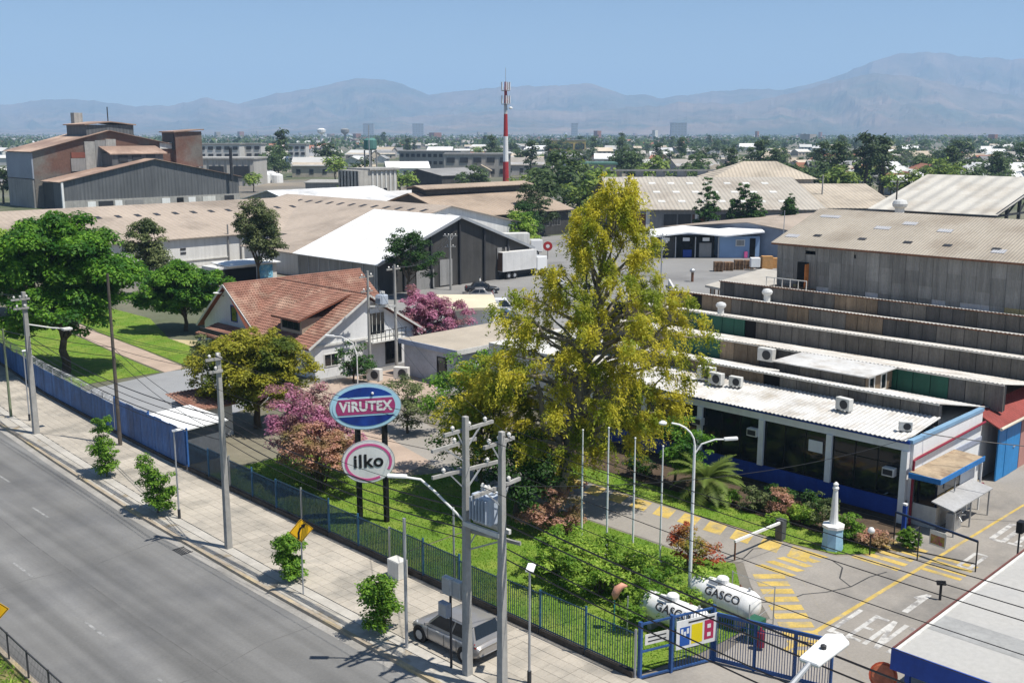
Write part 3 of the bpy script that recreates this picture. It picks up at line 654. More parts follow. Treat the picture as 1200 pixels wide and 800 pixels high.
SPEC = [(2, 975, 330, 1.0, 'dark towering cypress-like tree, left one behind the right ribbed roof'), (2, 1010, 330, 1.15, 'tallest dark tree standing behind the right ribbed roof'), (2, 1030, 335, 1.1, 'dark tall tree at the right shoulder of the tallest dark tree'),
        (3, 975, 300, 1.3, 'yellowish round tree left of the tall dark trees'), (0, 925, 320, 1.05, 'dark bushy tree behind the roof ridge of the grey hall'), (0, 905, 330, 1.0, 'broad dark tree behind the pyramid-shaped roof'), (2, 885, 420, 1.0, 'thin dark tree above the pyramid-shaped roof'),
        (4, 660, 265, 1.25, 'wide pale green tree right of the red and white mast'), (1, 690, 280, 1.35, 'feathery light green tree left of the grey ribbed hall'), (0, 735, 420, 1.25, 'dark tree standing above the grey ribbed hall, left end'), (3, 765, 400, 1.35, 'yellow-green tree above the grey ribbed hall'),
        (2, 333, 560, 1.25, 'tallest tree on the skyline left of centre'), (4, 325, 470, 1.15, 'broad dark tree clump left of the dirt yard'), (4, 385, 520, 1.2, 'rounded tree behind the dirt yard'), (3, 395, 430, 1.3, 'bright round tree at the edge of the dirt yard'), (4, 430, 330, .95, 'rounded tree left of the water tank tower'), (1, 470, 335, .95, 'leafy tree right of the water tank tower'), (1, 410, 290, .7, 'low tree left of the square concrete silo'),
        (0, 8, 300, 1.0, 'lone tree at the left edge beside the brick foundry'), (3, 1062, 280, 1.2, 'bright green tree behind the ribbed white roof'), (1, 1100, 330, 1.3, 'broad green tree above the ribbed white roof'), (0, 1165, 420, 1.0, 'dark tree near the white-roofed houses at right'), (0, 1115, 560, 1.6, 'dark tree cluster on the skyline at right'),
        (0, 1088, 222, .7, 'grey-green tree in front of the open ribbed shed, left half'), (0, 1102, 220, .62, 'grey-green tree in front of the open ribbed shed, right half'), (4, 632, 236, .95, 'tall soft green tree just right of the mast foot'), (1, 676, 244, 1.0, 'feathery pale tree between the mast and the ribbed hall'), (1, 612, 300, .9, 'pale round tree directly behind the mast'), (4, 555, 330, .8, 'dark round tree in front of the old concrete frame'), (3, 300, 360, .8, 'bright tree beside the white yard tanks'), (3, 360, 280, .5, 'small yellow bush on the dirt yard edge'), (3, 1040, 330, .9, 'rounded bright tree right of the tall dark trees')]
for k, px, D, s, lb in SPEC: far_tree(k, px, D, s, lb, 'trees beyond the sheds')
def zone(px): return 'behind the brick foundry' if px < 300 else 'between the foundry and the mast' if px < 585 else 'between the mast and the ribbed hall' if px < 760 else 'above the ribbed hall roof' if px < 930 else 'above the right-hand sheds'
rs = random.Random(17)
nft = 0
while nft < 290:
    D = 340 * math.exp(rs.random() ** 1.2 * 1.45); px = rs.uniform(-60, 1260) if rs.random() < .5 else rs.uniform(560, 1260)
    if D < 520 and (px < 300 or 480 < px < 600): continue
    if D < 400 and px < 720: continue
    k = rs.choice([0, 0, 1, 2, 3, 4, 4, 4]); far_tree(k, px, D, rs.uniform(.45, .95) * (1 + D / 4500), 'distant %s tree, %s rows, %s' % (('rounded yellow-green' if k in (1, 3) else 'broad dark green' if k != 2 else 'slender dark'), ('nearer' if D < 560 else 'farther'), zone(px)), 'distant trees of the town'); nft += 1
for p in protos:
    for c in list(p.children): bpy.data.objects.remove(c)
    bpy.data.objects.remove(p)
# beyond that: one mass of far foliage
rg = np.random.RandomState(8); n = 3000
D = 1200 * np.exp(rg.rand(n) * 1.5); px = rg.uniform(-150, 1350, n); r_ = (px - 600) / 1230 * D
cen = np.stack([(r_ + D) * AX, (D - r_) * AX, rg.uniform(2, 8, n)], 1)
pts = np.repeat(cen, 9, 0) + rg.normal(size=(n * 9, 3)) * np.array([6, 6, 2.6]); pts[:, 2] = np.abs(pts[:, 2])
o = quads_obj('far_woodland', leaf_arrays(pts, 5.5, rg, .2, .8), lf_far); tag(o, 'hazy mass of far town trees below the mountains', 'trees', kind='stuff')
# ================================================================== ROADSIDE FENCES
m_net = mat('teal_shade_net', (.02, .075, .095), .9, .3, .8, alpha=.36, col2=(.03, .10, .16))
m_netb = mat('blue_shade_net', (.015, .04, .09), .9, .4, .6, alpha=.6, col2=(.03, .08, .17))
m_stone = mat('dark_stone_and_shade', (.07, .06, .05), .95, .3, 2, 8, bump=.03, bscale=9)  # fence plinth stone, also the strip of painted shade under the office
def fpt(y, z=0, dx=0): return (fx(y) + dx, y, z)
m_fbar = mat('fence_bar_blue', (.018, .05, .085), .6, .3, 2)
m_fpost = mat('fence_post_blue', (.03, .10, .19), .6, .3, 2)
f1 = T('mesh_fence', 'see-through teal barred fence along the pavement beside the lawns', 'fence', fpt(22.1))
y = 22.1; step = 2.44; k = 0
while y < 56.2:
    y2 = min(y + step, 56.4); net = m_netb if y > 41.5 else m_net
    h = 1.95 + .1 * math.sin(k * 1.7)
    MB().bar(fpt(y, 0), fpt(y, h + .12), .07).build('post', m_fpost if k % 3 else m_steel, f1)
    MB().bar(fpt(y + .04, .19, .02), fpt(y2 - .04, .19, .02), .26, .38).build('plinth', m_stone, f1)
    bp = MB(); n = 20
    for i in range(1, n):
        yy = y + (y2 - y) * i / n; p = fpt(yy, .4); bp.bar(p, (p[0], p[1], h), .022)
    bp.bar(fpt(y, .45), fpt(y2, .45), .035); bp.bar(fpt(y, h - .06), fpt(y2, h - .06), .035)
    bp.build('bars', m_fbar, f1, kind='stuff')
    if y > 27:
        e = .045
        nm = MB().add([fpt(y + .05, .42, e), fpt(y2 - .05, .42, e), fpt(y2 - .05, h - .02 - .1 * (k % 2), e), fpt(y + .05, h - .1, e), fpt(y + .05, .42, e + .006), fpt(y2 - .05, .42, e + .006), fpt(y2 - .05, h - .02 - .1 * (k % 2), e + .006), fpt(y + .05, h - .1, e + .006)],
                       [(0, 1, 2, 3), (7, 6, 5, 4), (0, 4, 5, 1), (1, 5, 6, 2), (2, 6, 7, 3), (3, 7, 4, 0)])
        nm.build('shade_net', net, f1)
    y = y2; k += 1
m_fsh = mat('blue_sheet_metal', (.028, .105, .29), .5, .25, 1.1, streak=.3, orand=.16, corr=((0, 1, 0), .2, .012))
f2 = T('sheet_gate', 'tall bright blue corrugated sheet gate beside the pavement', 'gate', fpt(56.6))
y = 56.5; k = 0
while y < 66.4:
    w_ = 1.06; hh = 2.55 + .05 * (k % 2); MB().extr([fpt(y + .015, .08), fpt(y + w_ - .015, .08), fpt(y + w_ - .015, hh), fpt(y + .015, hh)], (-.04, 0, 0)).build('panel', m_fsh, f2); y += w_; k += 1
for yy in (56.45, 61.8, y + .03): MB().bar(fpt(yy, 0, .06), fpt(yy, 2.7, .06), .1).build('post', m_fblue, f2)
MB().bar(fpt(56.5, 2.35, .05), fpt(y, 2.35, .05), .06).build('rail', m_fblue, f2); MB().bar(fpt(56.5, .5, .05), fpt(y, .5, .05), .06).build('rail', m_fblue, f2)
f3 = T('sheet_fence', 'long faded blue sheet fence topped with razor wire', 'fence', fpt(y + .2))
m_fsh2 = mat('faded_blue_sheet', (.03, .095, .24), .6, .3, .8, streak=.35, orand=.2, corr=((0, 1, 0), .25, .012))
ys0 = y + .2; y = ys0; k = 0
while y < 128:
    w_ = 2.0; hh = 2.1 + .06 * math.sin(k * 2.1); MB().extr([fpt(y + .02, .1), fpt(y + w_ - .02, .1), fpt(y + w_ - .02, hh), fpt(y + .02, hh)], (-.04, 0, 0)).build('panel', m_fsh2, f3)
    MB().bar(fpt(y, 0, .06), fpt(y, hh + .35, .06), .07).build('post', m_steel, f3); y += w_; k += 1
coil = []
t = 0
while ys0 + t * .02 < 128:
    a = t * .5; yy = ys0 + t * .02; coil.append((fx(yy) + .24 * math.cos(a), yy, 2.42 + .24 * math.sin(a))); t += 1
MB().tube(coil, .011, 3, False).build('razor_wire', m_steel, f3, kind='stuff')
ribbon_solid(lambda y: fx(y) - .14, lambda y: fx(y) - .04, 0, .34, [56.5 + i * 2 for i in range(37)]).build('plinth', m_stone, f3)
# ================================================================== POLES
def pole(label, x, y, h, r=.16, arms=(), mtl=None, name='utility_pole', z0=.0, square=False, sub=True):
    t = T(name, label, 'pole', (x, y, z0), 'roadside utility poles' if name == 'utility_pole' else None)
    mtl = mtl or m_conc
    if square: MB().add([(x - r, y - r, z0 - .2), (x + r, y - r, z0 - .2), (x + r, y + r, z0 - .2), (x - r, y + r, z0 - .2), (x - r * .62, y - r * .62, h), (x + r * .62, y - r * .62, h), (x + r * .62, y + r * .62, h), (x - r * .62, y + r * .62, h)], [(4, 5, 6, 7), (0, 1, 5, 4), (1, 2, 6, 5), (2, 3, 7, 6), (3, 0, 4, 7)]).build('shaft', mtl, t, bevel=.02)
    else: MB().tube([(x, y, z0 - .2), (x, y, h * .5), (x, y, h)], [r, r * .82, r * .62], 10).build('shaft', mtl, t, smooth=False)
    for (z, dx, dy, l0, l1, ins) in arms:              # crossarm direction, extents, insulator count
        a = Vector((x + dx * l0, y + dy * l0, z)); b = Vector((x + dx * l1, y + dy * l1, z))
        sd_ = Vector((-dy, dx, 0)) * (r * .9 + .03)
        c = MB().bar(a + sd_, b + sd_, .1, .12).build('crossarm', m_conc if mtl is m_conc else m_offwhite, t)
        for i in range(ins):
            p = a.lerp(b, (i + .5) / ins) + sd_
            MB().lathe((p.x, p.y, p.z + .06), [(.03, 0), (.03, .06), (.075, .08), (.06, .12), (.08, .14), (.03, .2)], 8).build('insulator', m_cer, c)
        if abs(l1 - l0) > 1.4 and sub:
            MB().bar(a.lerp(b, .25) + sd_, (x, y, z - .7), .05).build('brace', m_steel, t); MB().bar(a.lerp(b, .75) + sd_, (x, y, z - .7), .05).build('brace', m_steel, t)
    return t
pA = pole('left concrete pole of the transformer pair beside the silver car', 24.35, 26.7, 10.1, .15, ((9.55, 1, .05, -.9, 1.6, 3), (9.1, 1, .05, -1.5, .7, 1), (8.05, 1, -.1, -1.35, 1.6, 3), (5.75, .2, -1, -.3, 2.2, 0)), square=True, z0=.13)
pB = pole('right concrete pole of the transformer pair beside the silver car', 24.4, 24.9, 9.9, .15, ((9.45, 1, .1, -.75, .85, 3), (7.85, 1, .1, -1.3, 1.2, 2)), square=True, z0=.13)
p3 = pole('concrete pole beside the fence with short arms at its top', 24.35, 43.9, 9.85, .15, ((9.6, -1, 0, -.1, .75, 2), (9.0, -1, 0, -.1, .6, 1)), z0=.13, square=True)
p1 = pole('concrete pole at far left with insulators and a lamp arm', 25.5, 70.8, 9.75, .19, ((9.3, -1, 0, -.3, .9, 3), (8.7, -1, 0, -.2, .8, 2)), z0=.13, square=True)
p2 = pole('dark slender pole standing just outside the blue gate', 28.3, 64.2, 11.3, .13, (), mat('dark_timber', (.10, .085, .07), .9, .25, 2), z0=.13)
p0 = pole('thin greenish post at the far left pavement', 25.9, 76.4, 6.5, .1, (), mat('green_post', (.17, .20, .12), .8, .2), z0=.13)
pH1 = pole('left pole of the transformer pair by the house gable', 51.9, 68.6, 8.9, .15, ((8.4, 1, 0, -.7, .7, 3), (7.2, 1, 0, -.6, .6, 2)))
pH2 = pole('right pole of the transformer pair by the house gable', 53.6, 67.2, 9.4, .15, ((9.0, 1, 0, -.7, .7, 3),))
pC = pole('concrete pole with crossarm in front of the white tent hall', 89.4, 100.6, 7.2, .16, ((7.0, AX, -AX, -.9, .9, 4), (5.6, AX, -AX, -.7, .7, 2)))
pD = pole('slim pole with several crossarms in the rear yard', 114.6, 85.9, 6.6, .11, ((6.3, AX, -AX, -.8, .8, 4), (5.4, AX, -AX, -.8, .8, 4), (4.4, AX, -AX, -.5, .5, 2)), m_steel)
pE = pole('tall grey pole between the far sheds right of centre', 214, 117, 10.8, .22, ((9.8, AX, -AX, -.9, .4, 2),))
pF = pole('short dark crossarm pole on the right shed roofline', 150, 70, 13.2, .16, ((12.9, AX, -AX, -1, 1, 3),), mat('dark_timber', None or (.1, .085, .07)))
pG = pole('white lamp pole beside the crane of blue and white crates', 147.0, 86.6, 8.0, .08, (), m_steel)
pN = pole('next concrete pole along the road past the gate', 24.4, -9, 10.1, .19, ((9.55, 1, 0, -1.2, 1.2, 3), (8.0, 1, 0, -1.2, 1.2, 2)), square=True)
pM = pole('next concrete pole beyond the left end of the pavement', 28.2, 104, 9.8, .19, ((9.3, -1, 0, -.6, .9, 3),), square=True)
# transformer tanks
def transformer(label, c, s=1.):
    x, y, z = c; t = T('transformer', label, 'transformer', c)
    MB().box(x - .42 * s, x + .42 * s, y - .5 * s, y + .5 * s, z, z + 1.05 * s).build('tank', mat('transformer_grey', (.40, .45, .52), .5, .1), t, bevel=.08)
    fn = MB()
    for k in range(6): fn.box(x - .56 * s, x - .42 * s, y - .42 * s + k * .16 * s, y - .38 * s + k * .16 * s, z + .12, z + .95 * s)
    fn.build('cooling_fins', MATS['transformer_grey'], t)
    for k in range(3): MB().lathe((x, y - .3 * s + .3 * k * s, z + 1.05 * s), [(.05, 0), (.05, .08), (.09, .1), (.05, .16), (.09, .2), (.04, .3)], 8).build('bushing', m_cer, t)
    MB().lathe((x + .3 * s, y + .1, z + .55 * s), [(.02, 0), (.02, .01)], 5).build('gauge', m_dark, t)
    return t
transformer('blue-grey transformer tank hung between the paired roadside poles', (24.6, 25.78, 6.35))
transformer('small transformer tank between the poles by the house gable', (52.8, 67.9, 6.1), .8)
MB().bar((24.25, 26.7, 6.12), (24.3, 24.9, 6.12), .12, .16).build('shelf', m_offwhite, pA)
MB().bar((24.75, 26.7, 6.12), (24.8, 24.9, 6.12), .12, .16).build('shelf', m_offwhite, pA)
MB().bar((51.9, 68.4, 5.98), (53.6, 67.1, 5.98), .12, .16).build('shelf', m_offwhite, pH1)
# lamp arm on pole A
MB().tube([(24.35, 26.7, 6.1), (23.55, 27.5, 7.3), (23.2, 27.85, 7.75), (22.75, 28.3, 7.85)], .045, 8).build('lamp_arm', m_white, pA)
MB().bar((22.85, 28.2, 7.86), (22.35, 28.7, 7.9), .26, .1).build('lamp_head', m_white, pA, bevel=.03)
MB().tube([(25.5, 70.8, 7.6), (26.8, 69.9, 7.3), (27.3, 69.5, 7.25)], .05, 6).build('lamp_arm', m_offwhite, p1)
MB().box(27.2, 27.8, 69.0, 69.5, 7.15, 7.3).build('lamp_head', m_offwhite, p1, bevel=.03)
# meter boxes on pole A and the cabinet post
t = T('meter_post', 'post with grey meter boxes beside the silver car', 'post', (24.25, 27.5, .13))
MB().tube([(24.25, 27.5, .1), (24.25, 27.5, 3.1)], .05, 8).build('shaft', m_dark, t)
for (dx, dy, z0, z1, c) in ((-.25, .05, 2.3, 2.85, (.33, .36, .42)), (.0, .12, 3.1, 3.75, (.5, .5, .48)), (.1, -.3, 3.05, 3.7, (.5, .5, .48))):
    b_ = MB().box(24.25 + dx - .12, 24.25 + dx + .12, 27.5 + dy - .24, 27.5 + dy + .24, z0, z1).build('meter_box', mat('meter_box_%d' % int(c[2] * 100), c, .5), t, bevel=.02)
    MB().box(24.25 + dx - .13, 24.25 + dx - .12, 27.5 + dy - .2, 27.5 + dy + .2, z0 + .06, z1 - .06).build('cover', m_steel, b_)
tag(MB().tube([(24.05, 29.9, .1), (24.05, 29.9, 5.5)], .065, 10).build('steel_post', m_steel), 'plain galvanised post in front of the silver car', 'post')
tag(MB().tube([(29.6, 33.3, 0), (29.6, 33.3, 3.6)], .05, 8).build('steel_post', m_steel), 'thin grey post just inside the teal fence', 'post')
cb = MB().box(27.75, 28.3, 35.0, 35.8, .14, 1.0).build('cabinet', m_offwhite, None, bevel=.02); tag(cb, 'small white utility cabinet against the teal fence', 'cabinet')
d_ = MB().box(27.735, 27.75, 35.06, 35.74, .25, .95).build('door', m_offwhite, cb); d_['label'] = 'cabinet door facing the road'
# square-headed street lamps on the pavement
def street_lamp(label, x, y, h, dx, dy, z0=.13, hl=.55):
    t = T('street_lamp', label, 'street lamp', (x, y, z0), 'square-headed street lamps')
    MB().tube([(x, y, z0), (x, y, h)], [.05, .04], 8).build('shaft', m_steel, t)
    MB().tube([(x, y, z0), (x, y, z0 + .5)], .08, 8).build('base', m_dark, t)
    MB().bar((x - dx * .1, y - dy * .1, h + .04), (x + dx * hl, y + dy * hl, h + .1), .3, .07).build('lamp_head', m_white, t, bevel=.02)
    return t
street_lamp('square-headed lamp post beside the bushy sapling', 24.6, 49.3, 4.85, .9, -.3)
street_lamp('square-headed lamp post right of the transformer poles', 25.5, 24.6, 4.5, .75, .5)
street_lamp('square-headed lamp post at the far left pavement', 26.4, 74.3, 5.1, .9, -.3)
t = T('street_lamp', 'white lamp head on a long arm at the bottom edge, over the gate', 'street lamp', (12.2, 7.15, 0))
MB().tube([(12.2, 7.15, 0), (12.2, 7.15, 11.2)], [.11, .06], 10).build('shaft', m_steel, t)
MB().tube([(12.2, 7.15, 11.2), (12.5, 7.17, 11.65), (13.0, 7.2, 11.9), (13.75, 7.27, 12.0)], .045, 8).build('arm', m_steel, t)
hd = MB().extr([(13.7, 7.1, 11.98), (14.6, 7.06, 12.05), (14.76, 7.27, 12.06), (14.6, 7.48, 12.05), (13.7, 7.44, 11.98)], (0, 0, .08)).build('lamp_head', m_white, t, bevel=.03)
MB().lathe((14.15, 7.27, 12.1), [(.05, 0), (.05, .05), (.02, .07)], 8).build('light_sensor', m_dark, hd)
# tall double curved lamp by the flagpoles
t = T('driveway_lamp', 'tall white lamp with two curved arms beside the driveway', 'street lamp', (34.9, 24.2, 0))
MB().tube([(34.9, 24.2, 0), (34.9, 24.2, 4), (34.9, 24.2, 7.3)], [.08, .07, .055], 10).build('shaft', m_white, t)
pts = [(34.9, 24.2, 7.3)] + [(34.9 - .75 * (1 - math.cos(a)), 24.2 + .75 * (1 - math.cos(a)), 7.3 + .95 * math.sin(a)) for a in (.3, .6, .9, 1.2, 1.5)]
MB().tube(pts, .04, 8).build('arm', m_white, t); MB().lathe((33.95, 25.15, 8.18), [(.05, 0), (.16, .03), (.17, .09), (.08, .16)], 10).build('lamp_head', m_white, t)
MB().tube([(34.9, 24.2, 6.9), (35.1, 24.0, 7.35), (35.5, 23.6, 7.55), (35.8, 23.3, 7.55)], .035, 8).build('arm', m_white, t); MB().bar((35.75, 23.35, 7.56), (36.15, 22.95, 7.6), .2, .12).build('lamp_head', m_white, t, bevel=.03)
# small curved lamp near the house
t = T('garden_lamp', 'thin curved lamp in front of the house shrubs', 'street lamp', (47.2, 64.0, 0))
MB().tube([(47.2, 64, 0), (47.2, 64, 3.3), (47.0, 64.2, 4.2), (46.4, 64.8, 4.7), (45.9, 65.3, 4.75)], .045, 8).build('shaft', m_white, t); MB().bar((46.0, 65.2, 4.76), (45.5, 65.7, 4.8), .22, .12).build('lamp_head', m_white, t)
# flagpoles
for i, (x, y, h, lb) in enumerate(((37.4, 32.5, 5.7, 'leftmost of four bare white flagpoles'), (36.95, 30.5, 6.3, 'second bare flagpole from the left, the tallest'), (37.7, 29.5, 5.85, 'third bare flagpole from the left'), (38.0, 28.1, 5.7, 'rightmost of four bare white flagpoles'))):
    t = T('flagpole', lb, 'flagpole', (x, y, 0), 'flagpoles on the front lawn')
    MB().tube([(x, y, 0), (x, y, h * .5), (x, y, h)], [.055, .045, .03], 8).build('shaft', m_white, t)
    MB().lathe((x, y, h), [(.02, 0), (.05, .03), (.05, .07), (.01, .1)], 8).build('finial', m_white, t); MB().lathe((x, y, 0), [(.12, 0), (.12, .06), (.07, .1)], 10).build('base', m_conc, t)
# ================================================================== OVAL SIGNS
sx_ = Vector((math.cos(R(-45 + 12)), math.sin(R(-45 + 12)), 0)); sz_ = Vector((0, 0, 1)); sn = sx_.cross(sz_)   # sn points to the viewer side
def oval(parent, name, c, a, b, t, m, off_=0., n=48, a0=0, a1=360, inner=None):
    c = Vector(c) + sn * off_; mb = MB()
    def P_(r1, r2, q): return c + sx_ * (r1 * math.cos(q)) + sz_ * (r2 * math.sin(q))
    if inner is None:
        mb.extr([P_(a, b, 6.28318 * i / n) for i in range(n)], sn * t)
    else:
        for i in range(n):
            q0 = R(a0 + (a1 - a0) * i / n); q1 = R(a0 + (a1 - a0) * (i + 1) / n)
            mb.extr([P_(a, b, q0), P_(a, b, q1), P_(inner[0], inner[1], q1), P_(inner[0], inner[1], q0)], sn * t)
    return mb.build(name, m, parent)
m_sblue = mat('sign_blue', (.012, .055, .30), .45, .2, 1.5, streak=.2, col2=(.01, .03, .2)); m_lblue = mat('sign_pale_blue', (.42, .66, .78), .4, .06)
m_mag = mat('sign_magenta', (.38, .05, .17), .5, .15, streak=.15); m_pinkr = mat('sign_pink', (.60, .10, .27), .4, .06); m_swhite = mat('sign_white', (.72, .72, .71), .5, .06, streak=.1)
sc = Vector((31.3, 41.85, 6.35))
tp = T('sign_mast', 'two black posts carrying the oval advertising signs', 'sign posts', (sc.x, sc.y, 0))
for s in (-.42, .95):
    p = sc + sx_ * s - sn * .12; MB().box(p.x - .11, p.x + .11, p.y - .11, p.y + .11, 0, 6.6).build('post', m_black, tp)
for z in (3.4, 5.9):
    a_ = sc + sx_ * -.5 - sn * .0; MB().bar((sc + sx_ * -.42 - sn * .12).to_tuple()[:2] + (z,), (sc + sx_ * .95 - sn * .12).to_tuple()[:2] + (z,), .08).build('rail', m_black, tp)
s1 = T('oval_sign', 'oval blue and magenta sign reading VIRUTEX', 'sign', tuple(sc))
oval(s1, 'casing', sc, 1.83, 1.22, .12, m_steel, 0); oval(s1, 'rim', sc, 1.78, 1.17, .02, m_lblue, .12); oval(s1, 'field', sc, 1.62, 1.01, .015, m_sblue, .14)
def band(z0, z1, a, b, t, m, o_, name, tilt=.0):            # horizontal band clipped to the oval
    pts = []; n = 14
    for i in range(n + 1):
        z = z0 + (z1 - z0) * i / n; pts.append((a * math.sqrt(max(0, 1 - (z / b) ** 2)), z))
    for i in range(n, -1, -1):
        z = z0 + (z1 - z0) * i / n; pts.append((-a * math.sqrt(max(0, 1 - (z / b) ** 2)), z))
    c = sc + sn * o_; MB().extr([c + sx_ * p[0] + sz_ * (p[1] + tilt * p[0]) for p in pts], sn * t).build(name, m, s1)
band(-.47, .52, 1.66, 1.05, .012, m_lblue, .156, 'band_border', .012); band(-.38, .43, 1.5, 1.02, .012, m_mag, .169, 'band', .012)
text('VIRUTEX', m_swhite, s1, sc + sn * .184 + sz_ * .01, sx_, sz_, .70, 'lettering', .006, .028, .9, 1.06)
MB().lathe(tuple(sc + sn * .19 + sx_ * .36 + sz_ * .68), [(.01, -.05), (.07, -.02), (.07, .05), (.01, .09)], 8).build('droplet', m_swhite, s1)
cc = Vector((31.2, 41.6, 3.5)); s2 = T('round_sign', 'white oval sign with pink ring reading ilko', 'sign', tuple(cc))
oval(s2, 'casing', cc, 1.36, 1.13, .12, m_steel, 0); oval(s2, 'face', cc, 1.32, 1.09, .02, m_swhite, .12); oval(s2, 'ring', cc, 1.2, .98, .015, m_pinkr, .141, 60, -28, 300, (1.07, .86))
text('ilko', m_black, s2, cc + sn * .158 + sz_ * .04, sx_, sz_, .95, 'lettering', .006, .026, 1.0, 1.1)
# ---- yellow curve signs
def curve_sign(label, x, y, h, ang, half):
    t = T('curve_sign', label, 'road sign', (x, y, .1)); u = Vector((math.cos(ang), math.sin(ang), 0)); n = u.cross(Vector((0, 0, 1)))
    MB().tube([(x, y, .1), (x, y, h)], .035, 8).build('post', m_steel, t)
    c = Vector((x, y, h - .1)) + n * .05
    def dia(r, t_, o_, m, nm): return MB().extr([c + n * o_ + u * r, c + n * o_ + sz_ * r, c + n * o_ - u * r, c + n * o_ - sz_ * r], n * t_).build(nm, m, t)
    dia(half, .01, 0, m_yel, 'plate'); dia(half * .95, .004, .010, m_black, 'border'); dia(half * .89, .004, .0145, m_yel, 'face')
    q = [(-.14, -.42), (-.14, -.1), (-.06, .1), (.1, .24)]; mb = MB(); k = half / .62
    for a, b in zip(q, q[1:]):
        a = c + n * .019 + u * a[0] * k + sz_ * a[1] * k; b = c + n * .019 + u * b[0] * k + sz_ * b[1] * k; d = (b - a).normalized(); s_ = d.cross(n) * .055 * k; mb.extr([a - s_, b + d * .03 - s_, b + d * .03 + s_, a + s_], n * .004)
    e = c + n * .019 + u * .07 * k + sz_ * .2 * k; d = (u * .8 + sz_ * .6).normalized(); s_ = d.cross(n)
    mb.extr([e - s_ * .13 * k, e + d * .24 * k, e + s_ * .13 * k], n * .005); mb.build('arrow', m_black, t)
curve_sign('yellow diamond curve sign beside the round sapling', 23.95, 36.9, 3.2, R(-45 + 28), .54)
curve_sign('yellow diamond curve sign at the lower left corner', 11.75, 38.6, 3.0, R(-45 + 25), .6)
# ---- median guard fence
t = T('median_fence', 'low dark wire fence along the grassy median', 'fence', (12.8, 38, 0))
y = 20.0
fl = lambda y: 12.62 + (0 if y < 38 else (y - 38) * .012)
while y < 60:
    MB().bar((fl(y), y, 0), (fl(y), y, 1.25), .05).build('post', m_dark, t)
    wm = MB()
    for i in range(1, 14): wm.tube([(fl(y), y + i * .143, .1), (fl(y), y + i * .143, 1.2)], .006, 3, False)
    for z in (.1, .5, .85): wm.tube([(fl(y), y, z), (fl(y + 2), y + 2, z)], .006, 3, False)
    wm.build('wire_mesh', m_dark, t, kind='stuff'); MB().bar((fl(y), y, 1.2), (fl(y + 2), y + 2, 1.2), .045).build('top_rail', m_dark, t); y += 2
rg = np.random.RandomState(12); n = 5200
gx = rg.uniform(7.5, 12.5, n); gy = rg.uniform(30, 46, n); gp = np.stack([gx, gy, rg.uniform(.02, .22, n)], 1)
gp = gp[(np.sin(gx * 1.7) + np.sin(gy * 1.3 + gx) > -.3)]
o = quads_obj('median_weeds', leaf_arrays(gp, .26, rg, .1, .3), lf_hedge); tag(o, 'weedy grass on the median behind the low fence', 'grass', kind='stuff')
# short grass tufts on the lawns
def inside(poly, X, Y):
    r = np.zeros(len(X), bool); j = len(poly) - 1
    for i in range(len(poly)):
        xi, yi = poly[i]; xj, yj = poly[j]
        r ^= ((yi > Y) != (yj > Y)) & (X < (xj - xi) * (Y - yi) / (yj - yi + 1e-12) + xi); j = i
    return r
lf_grass = leafmat('grass_blade', (.11, .24, .012), (.21, .34, .03), .4, 0)
P_all = []
for (nm, poly), dens in zip(lawn_polys, (28, 28, 110, 110, 110)):
    a = np.array(poly); lo = a.min(0); hi = a.max(0); n = int((hi - lo).prod() * dens); q = rg.uniform(lo, hi, (n, 2)); q = q[inside(poly, q[:, 0], q[:, 1])]
    P_all.append(np.column_stack([q, np.full(len(q), .05)]))
P_all = np.concatenate(P_all)
o = quads_obj('lawn_grass', leaf_arrays(P_all, .11, rg, .1, .35, np.array([0, 0, 1.2])), lf_grass); tag(o, 'short mown grass of the garden lawns', 'grass', kind='stuff')
# ================================================================== CABLES
def cable(a, b, sag, label, r=.016, group='overhead cables'):
    a = Vector(a); b = Vector(b); pts = []
    for i in range(25):
        t_ = i / 24; p = a.lerp(b, t_); p.z -= 4 * sag * t_ * (1 - t_); pts.append(p)
    tag(MB().tube(pts, r, 4, False).build('power_cable', m_black), label, 'cable', group)
RK = ('highest', 'second', 'third', 'fourth', 'lowest')
for (dx, z, s, lb) in ((-.7, 9.75, .5, 'top thin cable over the gate, road side'), (0, 9.75, .55, 'top thin cable over the gate, middle one'), (.7, 9.75, .5, 'top thin cable over the gate, fence side'), (-.9, 8.1, .5, 'lower thin cable over the gate, road side'), (.9, 8.1, .55, 'lower thin cable over the gate, fence side')):
    cable((24.4 + dx, 24.9, z), (24.4 + dx * 1.3, -9, z), s, lb, .014)
for k, (z, s, r) in enumerate(((6.9, .7, .035), (6.5, .75, .03), (5.6, .8, .028), (5.2, .8, .03))): cable((24.55, 24.9, z), (24.55, -9, z - .1), s, '%s thick cable sagging from the transformer poles over the gate' % (RK[0], RK[1], RK[2], RK[4])[k], r)
for k, (dx, z) in enumerate(((-.5, 9.75), (.5, 9.75), (1.2, 8.2), (0, 7.0))): cable((24.35 + dx, 26.7, z), (24.35 + (-.3 if dx else .15), 43.9, z + (.0 if z < 9 else .05)), .35, ('top thin cable, road side, ', 'top thin cable, fence side, ', 'middle thin cable ', 'lowest thin cable ')[k] + 'from the transformer poles to the next pole', .012)
for k, (z, r) in enumerate(((6.6, .03), (6.2, .022), (5.8, .03), (5.4, .02))):
    rk = (RK[0], RK[1], RK[2], RK[4])[k] + ' of four thick cables '
    cable((24.5, 26.7, z), (24.5, 43.9, z + .1), .5, rk + 'between the silver car and the fence pole', r); cable((24.5, 43.9, z + .1), (25.6, 70.8, z + .2), .7, rk + 'between the fence pole and the left pole', r)
    cable((25.6, 70.8, z + .2), (28.3, 104, z), .8, rk + 'running past the left pole out of view', r)
